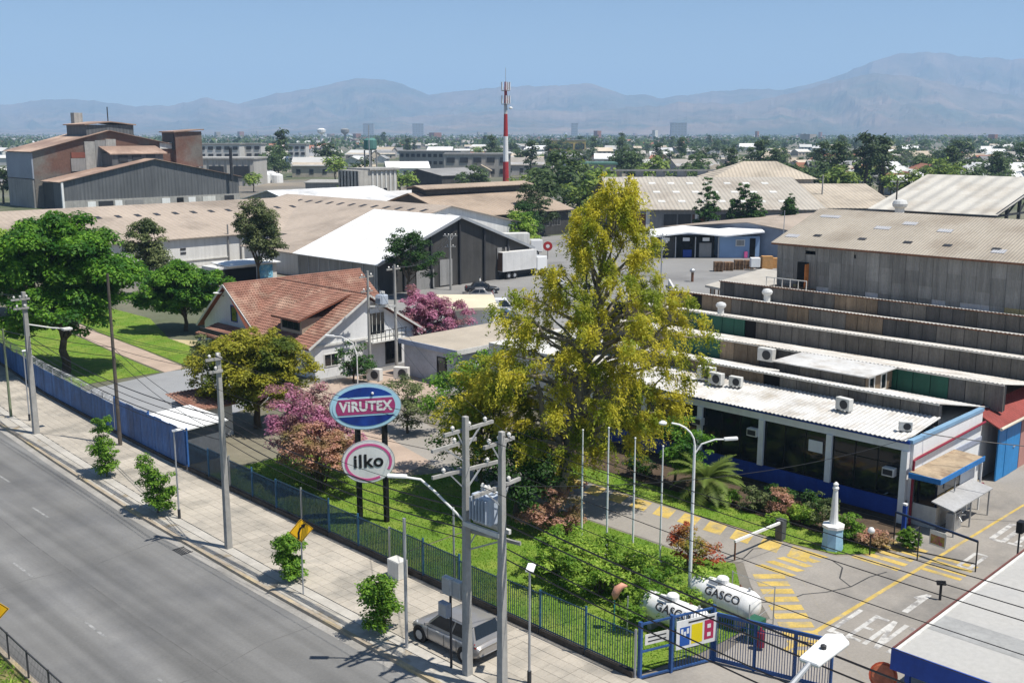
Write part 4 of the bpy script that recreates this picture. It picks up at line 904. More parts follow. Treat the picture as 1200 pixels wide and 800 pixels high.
for k, (dx, z) in enumerate(((-.6, 9.75), (-.3, 9.75), (-.5, 9.1))): nm_ = ('outer top', 'inner top', 'lower')[k] + ' thin cable '; cable((24.35 + dx, 43.9, z), (25.5 + dx, 70.8, z - .2), .6, nm_ + 'from the fence pole to the left pole', .012); cable((25.5 + dx, 70.8, z - .2), (28.2 + dx, 104, z - .3), .8, nm_ + 'leaving the left pole towards the far fence', .012)
for dz, ul in ((0, 'upper'), (-.6, 'lower')): cable((28.3, 64.2, 6.6 + dz), (24.5, 43.9, 6.4 + dz), .5, ul + ' cable sagging from the dark slender pole to the fence pole', .02); cable((28.3, 64.2, 6.6 + dz), (25.6, 70.8, 6.9 + dz), .1, ul + ' short cable from the dark slender pole to the left pole', .02)
for dx in (-.5, .5): cable((24.4 + dx, 24.9, 9.6), (51.9 + dx, 68.6, 8.6), 1.3, ('left' if dx < 0 else 'right') + ' long cable crossing the garden to the house transformer poles', .012)
cable((24.5, 24.9, 7.9), (52.2, 22.2, 4.6), .8, 'cable crossing the driveway to the office corner', .014); cable((52.2, 22.1, 4.7), (62, 8, 4.6), .5, 'cable leaving the office corner over the entrance lane', .025)
for dx in (-.4, .1, .5): cable((53.6 + dx, 67.2, 9.2), (89.4 + dx, 100.6, 7.1), 1.2, {-.4: 'left', .1: 'middle', .5: 'right'}[dx] + ' cable from the house poles towards the tent hall pole', .012)
# ================================================================== GATE, TANKS, BARRIERS
m_gblue = mat('dusty_gate_blue', (.03, .085, .235), .55, .2, 2, streak=.1)
g = T('pedestrian_gate', 'blue framed gate section carrying a safety notice board', 'gate', (28.6, 22.1, 0))
ga, gb = Vector((28.7, 22.0, 0)), Vector((31.8, 20.9, 0)); gm = ga.lerp(gb, .42)
for p in (ga, gm, gb): MB().bar(p, p + Vector((0, 0, 2.35)), .13).build('post', m_gblue, g)
for z in (.12, 1.15, 2.25): MB().bar(ga + sz_ * z, gm + sz_ * z, .07).build('rail', m_gblue, g)
for z in (.12, 2.25): MB().bar(gm + sz_ * z, gb + sz_ * z, .07).build('rail', m_gblue, g)
gd = (gb - ga).normalized(); gn = gd.cross(sz_)
bb = MB()
for i in range(1, 14): p = gm.lerp(gb, i / 14); bb.bar(p + sz_ * .12, p + sz_ * 2.2, .02)
bb.build('bars', m_gblue, g, kind='stuff')
nb = T('notice_board', 'white safety board with blue, yellow and red panels on the gate', 'sign', tuple(gm + sz_ * 1.2))
def plate(parent, name, c, w_, h_, t_, m, o_=0., ud=gd, nn=gn):
    c = Vector(c) + nn * o_; return MB().extr([c - ud * w_ / 2 - sz_ * h_ / 2, c + ud * w_ / 2 - sz_ * h_ / 2, c + ud * w_ / 2 + sz_ * h_ / 2, c - ud * w_ / 2 + sz_ * h_ / 2], nn * t_).build(name, m, parent)
bc = gm.lerp(gb, .56) + sz_ * 1.5
plate(nb, 'board', bc, 1.85, 1.15, .03, m_swhite, .08)
m_py = mat('notice_yellow', (.72, .58, .01), .5, .05); m_pr = mat('notice_red', (.40, .03, .09), .5, .05); m_pb = mat('notice_blue', (.02, .09, .36), .5, .1)
plate(nb, 'blue_panel', bc - gd * .55 - sz_ * .08, .45, .75, .005, m_pb, .111); plate(nb, 'yellow_panel', bc + gd * .0 - sz_ * .06, .5, .78, .005, m_py, .111); plate(nb, 'red_panel', bc + gd * .55 - sz_ * .02, .42, .78, .005, m_pr, .111)
plate(nb, 'heading', bc + gd * .2 + sz_ * .45, 1.2, .07, .005, m_dark, .111)
for k in range(3): plate(nb, 'pictogram', bc - gd * (.68 - .13 * k) + sz_ * (.12 - .12 * (k % 2)), .1, .22, .004, m_swhite, .117)
for k in range(2): plate(nb, 'pictogram', bc + gd * .55 + sz_ * (.12 - .34 * k), .16, .16, .004, m_swhite, .117)
pl = T('notice_plate', 'small grey lettered plate on the left bay of the gate', 'sign', tuple(ga + sz_ * 1.4)); plate(pl, 'board', ga.lerp(gm, .5) + sz_ * 1.62, 1.05, .42, .02, m_offwhite, .05)
for k in range(2): plate(pl, 'text_line', ga.lerp(gm, .5) + sz_ * (1.7 - .16 * k), .8, .05, .004, m_dark, .071)
def bar_gate(name, label, a, b, h, n):
    a = Vector(a); b = Vector(b); t = T(name, label, 'gate', tuple(a)); d = b - a
    for z in (.14, h): MB().bar(a + sz_ * z, b + sz_ * z, .08, .14).build('rail', m_gblue, t)
    MB().bar(a + sz_ * (h - .3), b + sz_ * (h - .3), .03).build('rail', m_gblue, t)
    for u in (0, .35, .7, 1): p = a.lerp(b, u); MB().bar(p + sz_ * .05, p + sz_ * (h + .03), .09).build('stile', m_gblue, t)
    m = MB()
    for i in range(1, n): p = a.lerp(b, i / n); m.bar(p + sz_ * .14, p + sz_ * h, .022)
    m.build('bars', m_gblue, t, kind='stuff'); return t
bar_gate('sliding_gate', 'blue barred vehicle gate standing open at the bottom edge', (31.85, 20.82, 0), (33.0, 16.6, 0), 2.0, 44)
m_tank = mat('white_tank_paint', (.76, .755, .73), .4, .08, 1, streak=.16)
def gas_tank(label, c, L_, r):
    t = T('gas_tank', label, 'gas tank', (c[0], c[1], 0)); x, y, z = c
    prof = [(-L_ / 2, .02), (-L_ / 2 + .06, r * .5), (-L_ / 2 + .2, r * .85), (-L_ / 2 + .42, r), (L_ / 2 - .42, r), (L_ / 2 - .2, r * .85), (L_ / 2 - .06, r * .5), (L_ / 2, .02)]
    MB().tube([(x, y + p[0], z) for p in prof], [p[1] for p in prof], 24).build('shell', m_tank, t, smooth=True)
    for s in (-1, 1):
        MB().box(x - r * .8, x + r * .8, y + s * L_ * .28 - .1, y + s * L_ * .28 + .1, 0, z - r * .55).build('saddle', m_conc, t)
    for q_ in (-.32, .0, .32): MB().tube([(x, y + L_ * q_ - .012, z), (x, y + L_ * q_ + .012, z)], r + .006, 24, False).build('weld_seam', m_offwhite, t)
    MB().tube([(x, y - L_ * .36, z + r - .02), (x, y - L_ * .36, z + r + .14)], .05, 8).build('relief_valve', m_steel, t); MB().tube([(x + r * .2, y - L_ * .2, z + r - .05), (x + r * .2, y - L_ * .2, z + r + .08), (x + r + .1, y - L_ * .2, z + .1), (x + r + .1, y - L_ * .2, .05)], .025, 6).build('pipe', m_iron, t)
    MB().lathe((x, y + .1, z + r - .03), [(.26, 0), (.26, .2), (.2, .26)], 14).build('valve_hood', m_tank, t)
    q = R(28); dn = Vector((-math.cos(q), 0, math.sin(q))); upv = Vector((math.sin(q), 0, math.cos(q)))
    text('GASCO', m_dark, t, Vector((x, y - .25, z)) + dn * (r + .012), (0, -1, 0), upv, .5, 'lettering', .003, .008)
    MB().extr([Vector((x, y + .55, z)) + dn * (r + .006) + upv * .3, Vector((x, y + .1, z)) + dn * (r + .006) + upv * .3, Vector((x, y + .1, z)) + dn * (r + .006) + upv * .5, Vector((x, y + .55, z)) + dn * (r + .006) + upv * .5], dn * .006).build('logo_patch', m_steel, t)
gas_tank('white gas tank reading GASCO, rear one beside the driveway', (35.1, 22.6, 1.05), 3.3, .62)
gas_tank('white gas tank reading GASCO, front one behind the gate board', (32.6, 23.3, .95), 3.3, .55)
fe = T('tank_fence', 'low wire guard fence round the gas tanks', 'fence', (36.2, 22.0, 0))
for (x, y) in ((36.2, 20.9), (36.3, 23.0), (34.0, 20.7), (31.6, 22.0), (31.2, 24.6), (33.4, 25.2)): MB().tube([(x, y, 0), (x, y, 1.7)], .03, 6).build('post', m_steel, fe)
for z in (.2, .9, 1.65): MB().tube([(36.3, 23.0, z), (36.2, 20.9, z), (34.0, 20.7, z)], .012, 4).build('wire', m_steel, fe)
e_ = T('fire_extinguisher_box', 'green stand with a red fire extinguisher behind the barred gate', 'fire extinguisher', (34.3, 20.2, 0))
MB().box(34.1, 34.7, 20.35, 20.9, .1, 1.0).build('stand', mat('dark_green', (.02, .10, .06), .6), e_); MB().lathe((33.95, 20.1, .15), [(.16, 0), (.16, .6), (.08, .7), (.04, .8)], 12).build('cylinder', m_red, e_)
st = T('lawn_statue', 'small pinkish rounded ornament on a stake among the green shrubs', 'ornament', (31.1, 25.2, 0))
MB().tube([(31.1, 25.2, 0), (31.1, 25.2, 1.5)], .03, 6).build('stake', mat('teal_paint', (.05, .25, .27), .6), st)
MB().tube([(31.1, 25.2, 1.4), (31.1, 25.18, 1.6), (31.16, 25.1, 1.85), (31.3, 24.97, 2.0), (31.45, 24.85, 1.97)], [.06, .16, .17, .13, .04], 10).build('body', mat('salmon', (.62, .30, .20), .6, .2, 3), st, smooth=True)
bm = T('boom_barrier', 'white boom barrier with grey pedestal across the driveway', 'barrier', (44.6, 25.6, 0))
MB().box(44.4, 44.8, 25.4, 25.8, 0, 1.08).build('pedestal', mat('barrier_grey', (.09, .095, .10), .6), bm, bevel=.02); MB().bar((44.5, 25.55, .95), (40.7, 25.75, .98), .09, .12).build('boom', m_white, bm); MB().bar((40.75, 25.75, .012), (40.75, 25.75, .93), .06).build('rest', m_iron, bm)
pd = T('pedestal_column', 'white tapered column on a blue and white plinth by the driveway', 'column', (45.4, 23.2, 0))
MB().lathe((45.4, 23.2, .01), [(.54, 0), (.5, .5), (.48, 1.1)], 8).build('plinth', mat('pale_blue_paint', (.30, .50, .66), .6, .1), pd); MB().lathe((45.4, 23.2, 1.11), [(.54, 0), (.54, .14), (.24, .2)], 8).build('cap', m_white, pd)
MB().lathe((45.4, 23.2, 1.31), [(.22, 0), (.19, .3), (.14, 1.2), (.11, 1.7), (.15, 1.75), (.15, 1.83), (.1, 1.88), (.13, 2.0), (.04, 2.1)], 12).build('shaft', m_white, pd, smooth=False)
gp_ = T('globe_lamp', 'short black lamp with a white globe in the entrance bed', 'garden lamp', (45.9, 21.5, 0)); MB().tube([(45.9, 21.5, 0), (45.9, 21.5, 1.1)], .04, 8).build('post', m_black, gp_); MB().lathe((45.9, 21.5, 1.1), [(.05, 0), (.16, .08), (.17, .18), (.1, .3), (.02, .33)], 12).build('globe', m_swhite, gp_, smooth=True)
er = T('entrance_rail', 'dark entrance rail frame with a hanging notice board', 'barrier', (47.6, 21.5, 0))
for (x, y) in ((48.0, 21.3), (46.9, 19.6), (47.5, 17.1)): MB().tube([(x, y, 0), (x, y, 1.7 if y > 18 else 1.5)], .035, 8).build('post', m_dark, er)
MB().bar((48.0, 21.3, 1.7), (47.5, 17.1, 1.5), .08, .1).build('rail', mat('navy_paint', (.01, .025, .07), .5), er); MB().bar((47.0, 19.9, .4), (47.5, 17.1, .4), .05).build('rail', m_dark, er)
ud = Vector((-.16, -1, 0)).normalized()
plate(er, 'board', Vector((47.65, 19.0, 1.05)), .85, .75, .03, m_offwhite, .0, ud, ud.cross(sz_)); plate(er, 'board_print', Vector((47.65, 19.0, .98)), .72, .45, .004, mat('print_ochre', (.35, .30, .06), .6, .4, 6, col2=(.3, .05, .12)), .031, ud, ud.cross(sz_))
b_ = T('guide_bollard', 'small dark bollard sign on the centre line', 'bollard', (43.4, 17.0, 0)); MB().tube([(43.4, 17.0, 0), (43.4, 17.0, .9)], .06, 8).build('post', m_dark, b_); MB().bar((43.4, 17.2, .75), (43.4, 16.8, .85), .06, .2).build('plate', m_dark, b_)
bp_ = T('blue_post', 'short blue post with a white cap at the office corner', 'post', (49.5, 21.5, 0)); MB().bar((49.5, 21.5, 0), (49.5, 21.5, 1.6), .18).build('shaft', m_blue, bp_); MB().bar((49.5, 21.5, 1.6), (49.5, 21.5, 1.7), .2).build('cap', m_swhite, bp_)
# ================================================================== PARKED CAR
def car(label, x, y, rz, paint, L_=3.85, W=1.7, Hh=1.5, hatch=True, van=False, name='parked_car', group=None, z=0.):
    t = T(name, label, 'car' if not van else 'van', (x, y, z), group, rotz=rz)      # local +x is forward
    h = L_ / 2; w = W / 2
    bl = .9 if not van else 1.0
    st = [(-h, .42, .72, .80), (-h + .08, .3, .86, .88), (-h + .45, .22, bl + .02, .97), (-h * .45, .2, bl, 1.0), (0, .2, bl - .02, 1.0), (h * .42, .2, bl - .04, 1.0), (h * .62, .22, bl - .08, .98), (h - .3, .25, .74, .93), (h - .06, .34, .64, .82), (h, .42, .58, .74)]
    if van: st = [(-h, .35, 1.0, .95)] + st[1:6] + [(h * .7, .22, .95, .98), (h - .2, .25, .88, .93), (h, .4, .7, .84)]
    mb = MB(); n = 10
    for (px, zb, zt, ws) in st:
        ww = w * ws; zm = zb + (zt - zb) * .45
        ring = [(-ww * .86, zb), (-ww * .97, zb + .07), (-ww, zm), (-ww * .985, zt - .1), (-ww * .9, zt), (ww * .9, zt), (ww * .985, zt - .1), (ww, zm), (ww * .97, zb + .07), (ww * .86, zb)]
        mb.v += [(px, a, b) for a, b in ring]
    for i in range(len(st) - 1):
        for j in range(n): mb.f.append((i * n + j, i * n + (j + 1) % n, (i + 1) * n + (j + 1) % n, (i + 1) * n + j))
    mb.f += [tuple(range(n)), tuple(range(len(st) * n - n, len(st) * n))[::-1]]
    body = mb.build('body', paint, t, smooth=False); sb = body.modifiers.new('s', 'SUBSURF'); sb.levels = sb.render_levels = 2; body.data.shade_smooth()
    if van: cab = [(-h + .06, -h + .1, .95), (h * .25, h * .0, .93), (h * .42, h * .1, .92)]
    rear0, rear1 = (-h + .1, -h + .42) if hatch and not van else ((-h + .06, -h + .12) if van else (-h + .72, -h + 1.25))
    f0, f1 = (h * .52, h * .12) if not van else (h * .78, h * .42)
    zb = bl - .1; zt = Hh
    def ring(xr, xf, ww, zz): return [(xr, -ww, zz), (xr, ww, zz), (xf, ww, zz), (xf, -ww, zz)]
    lo = ring(rear0, f0, w * .93, zb); hi = ring(rear1, f1, w * .74, zt - .06)
    gh = MB().add(lo + hi, [(3, 2, 1, 0), (0, 1, 5, 4), (1, 2, 6, 5), (2, 3, 7, 6), (3, 0, 4, 7), (4, 5, 6, 7)]); gh.build('cabin', paint, t, bevel=.07)
    rf_ = MB().add([(rear1 - .03, -w * .72, zt - .06), (rear1 - .03, w * .72, zt - .06), (f1, w * .72, zt - .06), (f1, -w * .72, zt - .06), (rear1 + .12, -w * .58, zt), (rear1 + .12, w * .58, zt), (f1 - .16, w * .58, zt), (f1 - .16, -w * .58, zt)], [(0, 1, 5, 4), (1, 2, 6, 5), (2, 3, 7, 6), (3, 0, 4, 7), (4, 5, 6, 7)])
    rf_.build('roof', paint, t, smooth=True)
    lo = [Vector(p) for p in lo]; hi = [Vector(p) for p in hi]
    def pane(nm, a, b, c, d, o_):                       # a,b bottom; c,d top; inset and proud
        a, b, c, d = map(Vector, (a, b, c, d)); n_ = (b - a).cross(d - a).normalized() * .012
        if n_.dot((a + b + c + d) / 4 - Vector((0, 0, .9))) < 0: n_ = -n_
        ce = (a + b + c + d) / 4; q = [ce + (p - ce) * o_ + n_ for p in (a, b, c, d)]; return MB().extr(q, n_ * .6).build(nm, m_glass, t)
    pane('windscreen', lo[3].lerp(hi[3], .14), lo[2].lerp(hi[2], .14), hi[2], hi[3], .9)
    pane('rear_window', lo[0].lerp(hi[0], .3), lo[1].lerp(hi[1], .3), hi[1], hi[0], .86)
    for (i, j) in ((3, 0), (2, 1)):
        a, b = lo[i].lerp(hi[i], .2), lo[j].lerp(hi[j], .22); c, d = hi[j].lerp(lo[j], .1), hi[i].lerp(lo[i], .1)
        cuts = (0.04, .5, .53, .86) if not van else (.03, .3)
        for u0, u1 in zip(cuts[0::2], cuts[1::2]): pane('side_window', a.lerp(b, u0), a.lerp(b, u1), d.lerp(c, u1), d.lerp(c, u0), .97)
    for sx in (-1, 1):
        for sy in (-1, 1):
            cx, cy, r_ = sx * h * .66, sy * (w - .13), .31
            arch = MB(); arch.tube([(cx, cy - .1 * sy, r_ + .02), (cx, cy + .127 * sy, r_ + .02)], r_ + .06, 18).build('wheel_arch', m_black, t)
            wh = MB().tube([(cx, cy - .09 * sy, r_), (cx, cy + .11 * sy, r_), (cx, cy + .135 * sy, r_)], [r_, r_, r_ * .9], 20).build('wheel', m_rub, t)
            MB().tube([(cx, cy + .12 * sy, r_), (cx, cy + .142 * sy, r_)], [r_ * .66, r_ * .6], 12).build('rim', m_steel, wh)
            if sx > 0: MB().bar((h - .42, sy * w * .80, .66), (h - .2, sy * w * .60, .62), .14, .12).build('headlight', mat('lamp_glass', (.5, .52, .54), .15), t, bevel=.03)
            else: MB().bar((-h + .17, sy * w * .79, .70), (-h + .23, sy * w * .82, .94), .13, .12).build('tail_light', mat('tail_red', (.26, .012, .012), .3), t, bevel=.03)
            if sx > 0: MB().bar((h * .4, sy * w * .96, bl + .06), (h * .4, sy * (w + .14), bl + .08), .1, .13).build('mirror', paint, t, bevel=.02)
            MB().bar((sx * .45 - .32, sy * (w - .005), .8), (sx * .45 - .16, sy * (w - .005), .8), .05, .035).build('door_handle', m_steel, t)
    for sy in (-1, 1):
        for qx in (h * .40, -h * .08, -h * .44): MB().bar((qx, sy * (w + .002), .34), (qx, sy * (w * .985 + .002), .80), .012, .012).build('door_seam', m_dark, t)
    MB().box(-h + .035, -h + .075, -.26, .26, .56, .67).build('number_plate', m_swhite, t); MB().box(-h + .03, -h + .2, -w * .68, w * .68, .36, .44).build('bumper', m_dark, t)
    return t
m_silver = mat('silver_car_paint', (.35, .335, .32), .3, .04, metal=.45, coat=.5)
car('silver hatchback parked on the pavement beside the fence', 25.6, 28.65, R(91), m_silver, 3.9, 1.76, 1.56, z=.142)
# ================================================================== BUILDING HELPERS
def win(parent, face, pos, a0, a1, z0, z1, nx=2, nz=1, fm=None, gm=None, fw=.07, proud=.05, name='window'):
    """A framed window on a wall: face '-y' or '-x' at coordinate pos, spanning a0..a1 along the wall."""
    fm = fm or m_white; gm = gm or m_glass; f = MB(); g = MB()
    def bx(mb, a, b, c, d, t0, t1):
        if face == '-y': mb.box(a, b, pos - t1, pos - t0, c, d)
        elif face == '+y': mb.box(a, b, pos + t0, pos + t1, c, d)
        else: mb.box(pos - t1, pos - t0, a, b, c, d)
    bx(f, a0, a0 + fw, z0, z1, -.02, proud); bx(f, a1 - fw, a1, z0, z1, -.02, proud); bx(f, a0 + fw, a1 - fw, z0, z0 + fw, -.02, proud); bx(f, a0 + fw, a1 - fw, z1 - fw, z1, -.02, proud)
    for i in range(1, nx): c = a0 + (a1 - a0) * i / nx; bx(f, c - fw * .3, c + fw * .3, z0 + fw, z1 - fw, -.01, proud - .01)
    for i in range(1, nz): c = z0 + (z1 - z0) * i / nz; bx(f, a0 + fw, a1 - fw, c - fw * .3, c + fw * .3, -.01, proud - .013)
    o = f.build(name, fm, parent); bx(g, a0 + fw * .5, a1 - fw * .5, z0 + fw * .5, z1 - fw * .5, -.015, .012); g.build('pane', gm, o); return o
def gable(name, label, x0, x1, y0, y1, eave, ridge, axis, wm, rm, over=.5, cat='building', z0=0, th=.12, rp=.5, group=None, walls=True):
    """Gable hall with its ridge along axis ('x' or 'y'); returns (thing, roof)."""
    t = T(name, label, cat, ((x0 + x1) / 2, (y0 + y1) / 2, z0), group)
    if axis == 'y':
        rx = x0 + (x1 - x0) * rp
        poly = [(x0, y0, z0), (x1, y0, z0), (x1, y0, eave), (rx, y0, ridge), (x0, y0, eave)]
        if walls: MB().extr(poly, (0, y1 - y0, 0)).build('wall', wm, t)
        s0 = (ridge - eave) / (rx - x0); s1 = (ridge - eave) / (x1 - rx); r = MB()
        r.slab((x0 - over, y0 - over, eave - over * s0 + .14), (rx, y0 - over, ridge + .14), (rx, y1 + over, ridge + .14), (x0 - over, y1 + over, eave - over * s0 + .14), th)
        r.slab((rx, y0 - over, ridge + .14), (x1 + over, y0 - over, eave - over * s1 + .14), (x1 + over, y1 + over, eave - over * s1 + .14), (rx, y1 + over, ridge + .14), th)
    else:
        ry = y0 + (y1 - y0) * rp
        poly = [(x0, y0, z0), (x0, y1, z0), (x0, y1, eave), (x0, ry, ridge), (x0, y0, eave)]
        if walls: MB().extr(poly, (x1 - x0, 0, 0)).build('wall', wm, t)
        s0 = (ridge - eave) / (ry - y0); s1 = (ridge - eave) / (y1 - ry); r = MB()
        r.slab((x0 - over, y0 - over, eave - over * s0 + .14), (x1 + over, y0 - over, eave - over * s0 + .14), (x1 + over, ry, ridge + .14), (x0 - over, ry, ridge + .14), th)
        r.slab((x0 - over, ry, ridge + .14), (x1 + over, ry, ridge + .14), (x1 + over, y1 + over, eave - over * s1 + .14), (x0 - over, y1 + over, eave - over * s1 + .14), th)
    return t, r.build('roof', rm, t)
def corr_roof(a, b, c, d, pitch=.25, amp=.03, th=.03):
    """Corrugated sheet: a->b is the run across the waves, d/c the far edge; waves run from a to d."""
    a, b, c, d = map(Vector, (a, b, c, d)); n = max(2, int((b - a).length / (pitch / 4))); nn = (b - a).cross(d - a).normalized()
    if nn.z < 0: nn = -nn
    mb = MB()
    for i in range(n + 1):
        u = i / n; o = nn * amp * math.sin(i * math.pi / 2); p = a.lerp(b, u) + o; q = d.lerp(c, u) + o
        mb.v += [p, q, p - nn * th, q - nn * th]
    for i in range(n):
        k = 4 * i; mb.f += [(k, k + 4, k + 5, k + 1), (k + 2, k + 3, k + 7, k + 6), (k, k + 2, k + 6, k + 4), (k + 1, k + 5, k + 7, k + 3)]
    return mb
def ac_unit(label, x, y, z, rz=0, s=1.):
    t = T('air_conditioner', label, 'air conditioner', (x, y, z), 'rooftop air conditioners', rotz=rz)
    MB().box(-.2 * s, .2 * s, -.48 * s, .48 * s, .06, .78 * s).build('case', m_offwhite, t, bevel=.02)
    MB().tube([(-.2 * s, -.1 * s, .42 * s), (-.215 * s, -.1 * s, .42 * s)], .27 * s, 18).build('fan_grille', m_dark, t)
    for q in (-.35, .35): MB().box(-.22 * s, .22 * s, q * s - .03, q * s + .03, 0, .06).build('foot', m_dark, t)
def turbine(label, x, y, z, s=1.):
    t = T('roof_ventilator', label, 'ventilator', (x, y, z), 'rooftop turbine ventilators')
    MB().lathe((x, y, z), [(.3 * s, -.1), (.3 * s, .55 * s)], 14).build('duct', m_offwhite, t); MB().lathe((x, y, z + .55 * s), [(.3 * s, 0), (.46 * s, .12 * s), (.5 * s, .3 * s), (.4 * s, .48 * s), (.15 * s, .58 * s)], 14).build('turbine', mat('zinc', (.55, .55, .53), .5, .1), t)
# ================================================================== OFFICE FRONT
m_offroof = mat('white_roof_sheet', (.56, .55, .525), .6, .15, .6, 5, blotch=((.38, .34, .285), .8, .48, .72))
m_pane = mat('office_glass', (.012, .016, .02), .04, .05, spec=.5, alpha=.72)
of = T('office_wing', 'low office wing with dark windows, white columns and blue base', 'building', (51, 22.2, 0))
Y0, Y1 = 22.2, 46.0
MB().box(51.0, 51.25, Y0, Y1, .3, 1.25).build('base_wall', m_blue, of); MB().box(51.08, 51.25, Y0, Y1, 0, .298).build('plinth', m_stone, of)  # plinth is a dark strip put in for the shade below the blue wall
MB().box(51.0, 51.25, Y0, Y1, 3.92, 4.32).build('lintel', m_white, of)
MB().box(50.93, 51.27, Y0 - .05, Y1, 4.325, 4.47).build('fascia', m_blue, of)
MB().box(51.3, 55.2, Y1 - .2, Y1, 0, 4.3).build('end_wall', m_offwhite, of); MB().box(54.6, 54.9, Y0 + .3, Y1 - .25, 0, 4.4).build('back_wall', mat('office_interior', (.20, .19, .18), .9), of); MB().box(51.3, 54.55, Y0 + .3, Y1 - .25, .02, .1).build('floor_slab', mat('office_floor', (.10, .10, .10), .6), of)
cols = [22.2 + 4.22 * k for k in range(6)] + [Y1 - .36]
for k, c in enumerate(cols):
    MB().box(50.9, 51.3, c, c + .34, 0 if k in (0,) else 1.252, 3.918).build('column', m_white, of)
for k in range(len(cols) - 1):
    a, b = cols[k] + .34, cols[k + 1]
    f = MB(); f.box(51.06, 51.12, a, b, 1.252, 1.3); f.box(51.06, 51.12, a, b, 3.87, 3.918)
    nv = 3
    for i in range(nv + 1): c = a + (b - a - .05) * i / nv; f.box(51.06, 51.12, c, c + .05, 1.3, 3.87)
    if k == 0: f.box(51.062, 51.118, a + .05, b - .05, 3.05, 3.1)
    wn = f.build('window', m_black, of)
    for i in range(nv): c0 = a + (b - a - .05) * i / nv + .05; c1 = a + (b - a - .05) * (i + 1) / nv; MB().box(51.085, 51.1, c0, c1, 1.3, 3.87).build('pane', m_pane, wn)
# desks seen dimly through the glass
for i, (x, y) in enumerate(((52.4, 24.3), (52.8, 28.2), (52.5, 31.8))):
    t = T('desk', ('blue desk behind the office window nearest the corner', 'desk behind the second office window from the corner', 'desk behind the third office window from the corner')[i], 'desk', (x, y, .1))
    MB().box(x - .4, x + .4, y - .9, y + .9, .8, .85).build('top', mat('desk_blue', (.12, .22, .40), .5), t)
    for sx in (-1, 1):
        for sy in (-1, 1): MB().box(x + sx * .35 - .03, x + sx * .35 + .03, y + sy * .85 - .03, y + sy * .85 + .03, .1, .8).build('leg', m_steel, t)
for i, (y, z, lb) in enumerate(((23.1, 2.45, 'air conditioner in the office window nearest the corner'), (31.3, 2.9, 'air conditioner in the window left of the palm shade'), (35.1, 2.8, 'air conditioner in the fourth office window'))):
    t = T('window_air_conditioner', lb, 'air conditioner', (50.9, y, z)); MB().box(50.7, 51.2, y - .32, y + .32, z, z + .45).build('case', m_offwhite, t, bevel=.02); MB().box(50.68, 50.7, y - .26, y + .26, z + .08, z + .37).build('grille', m_dark, t)
pp_ = MB().box(51.02, 51.05, 27.0, 27.85, 2.75, 3.4).build('paper_notice', m_swhite); tag(pp_, 'white paper notice taped inside the office glass', 'notice')
corr_roof((50.75, Y0 + .1, 4.52), (50.75, Y1, 4.52), (54.95, Y1, 4.95), (54.95, Y0 + .1, 4.95), .26, .028).build('roof', m_offroof, of)
# side wall facing the entrance lane
sw = T('side_wall', 'white parapet side wall with blue coping beside the entrance lane', 'wall', (55.6, 22.1, 0))
MB().box(51.26, 60.2, 22.05, 22.25, 0, 4.35).build('wall', m_white, sw); MB().extr([(51.0, 22.0, 4.36), (60.25, 22.0, 4.36), (60.25, 22.0, 4.54), (51.0, 22.0, 4.54)], (0, .3, 0)).build('coping', mat('light_blue_paint', (.20, .34, .48), .6, .12), sw)
MB().box(51.3, 60.18, 21.98, 22.04, 2.6, 2.9).build('painted_band', mat('grey_blue_band', (.34, .37, .45), .7), sw)
MB().tube([(51.05, 21.9, .05), (51.05, 21.9, 3.5), (51.3, 21.88, 3.55), (60.2, 21.88, 3.75)], .07, 8).build('pipe', m_red, sw)
win(sw, '-y', 22.05, 53.6, 54.3, 2.9 - .85, 2.9 - .1, 1, 1, m_black)
# guard booth
bo = T('guard_booth', 'guard booth with tan canopy and blue fascia at the entrance', 'booth', (53.5, 21.2, 0))
MB().box(51.4, 56.1, 20.7, 21.95, 0, 1.15).build('lower_wall', m_offwhite, bo); MB().box(51.45, 54.2, 20.74, 21.9, 1.15, 2.62).build('window_band', m_glass, bo); MB().box(54.2, 56.1, 20.7, 21.9, 1.152, 2.62).build('wall', m_white, bo)
MB().slab((50.7, 20.35, 2.9), (56.2, 20.35, 2.9), (56.3, 21.96, 2.96), (50.8, 21.96, 2.96), .1).build('roof', mat('dusty_roof_felt', (.36, .28, .19), .95, .2, 1.5, blotch=((.24, .17, .11), 1.2, .5, .66)), bo)
MB().box(50.66, 56.24, 20.27, 20.33, 2.68, 2.95).build('fascia', mat('mid_blue_paint', (.02, .17, .45), .5), bo); MB().box(50.6, 50.66, 20.27, 21.95, 2.68, 2.95).build('fascia', MATS['mid_blue_paint'], bo)
MB().slab((50.6, 19.5, 1.5), (55.6, 19.5, 1.5), (55.6, 20.66, 1.75), (50.6, 20.66, 1.75), .06).build('awning', mat('grey_sheet', (.36, .36, .36), .7, .15), bo)
for x in (51.0, 53.0, 55.4): MB().bar((x, 19.6, 0), (x, 19.6, 1.46), .07).build('post', m_steel, bo)
MB().bar((52.9, 20.45, 1.76), (52.9, 20.45, 2.78), .06).build('post', m_steel, bo); MB().bar((55.9, 20.3, 0), (55.9, 20.3, 2.66), .08).build('post', m_white, bo)
rw = T('round_sign', 'red and white round sign on the booth corner post', 'sign', (55.8, 20.1, 1.3)); MB().tube([(55.85, 20.2, 1.35), (55.85, 20.12, 1.35)], .24, 14).build('disc', m_red, rw); MB().tube([(55.85, 20.12, 1.35), (55.85, 20.11, 1.35)], .12, 12).build('centre', m_swhite, rw)
tn = T('turnstile', 'grey turnstile under the booth awning', 'turnstile', (52.2, 20.1, 0)); MB().box(51.7, 52.7, 19.9, 20.3, 0, .95).build('case', m_steel, tn, bevel=.03)
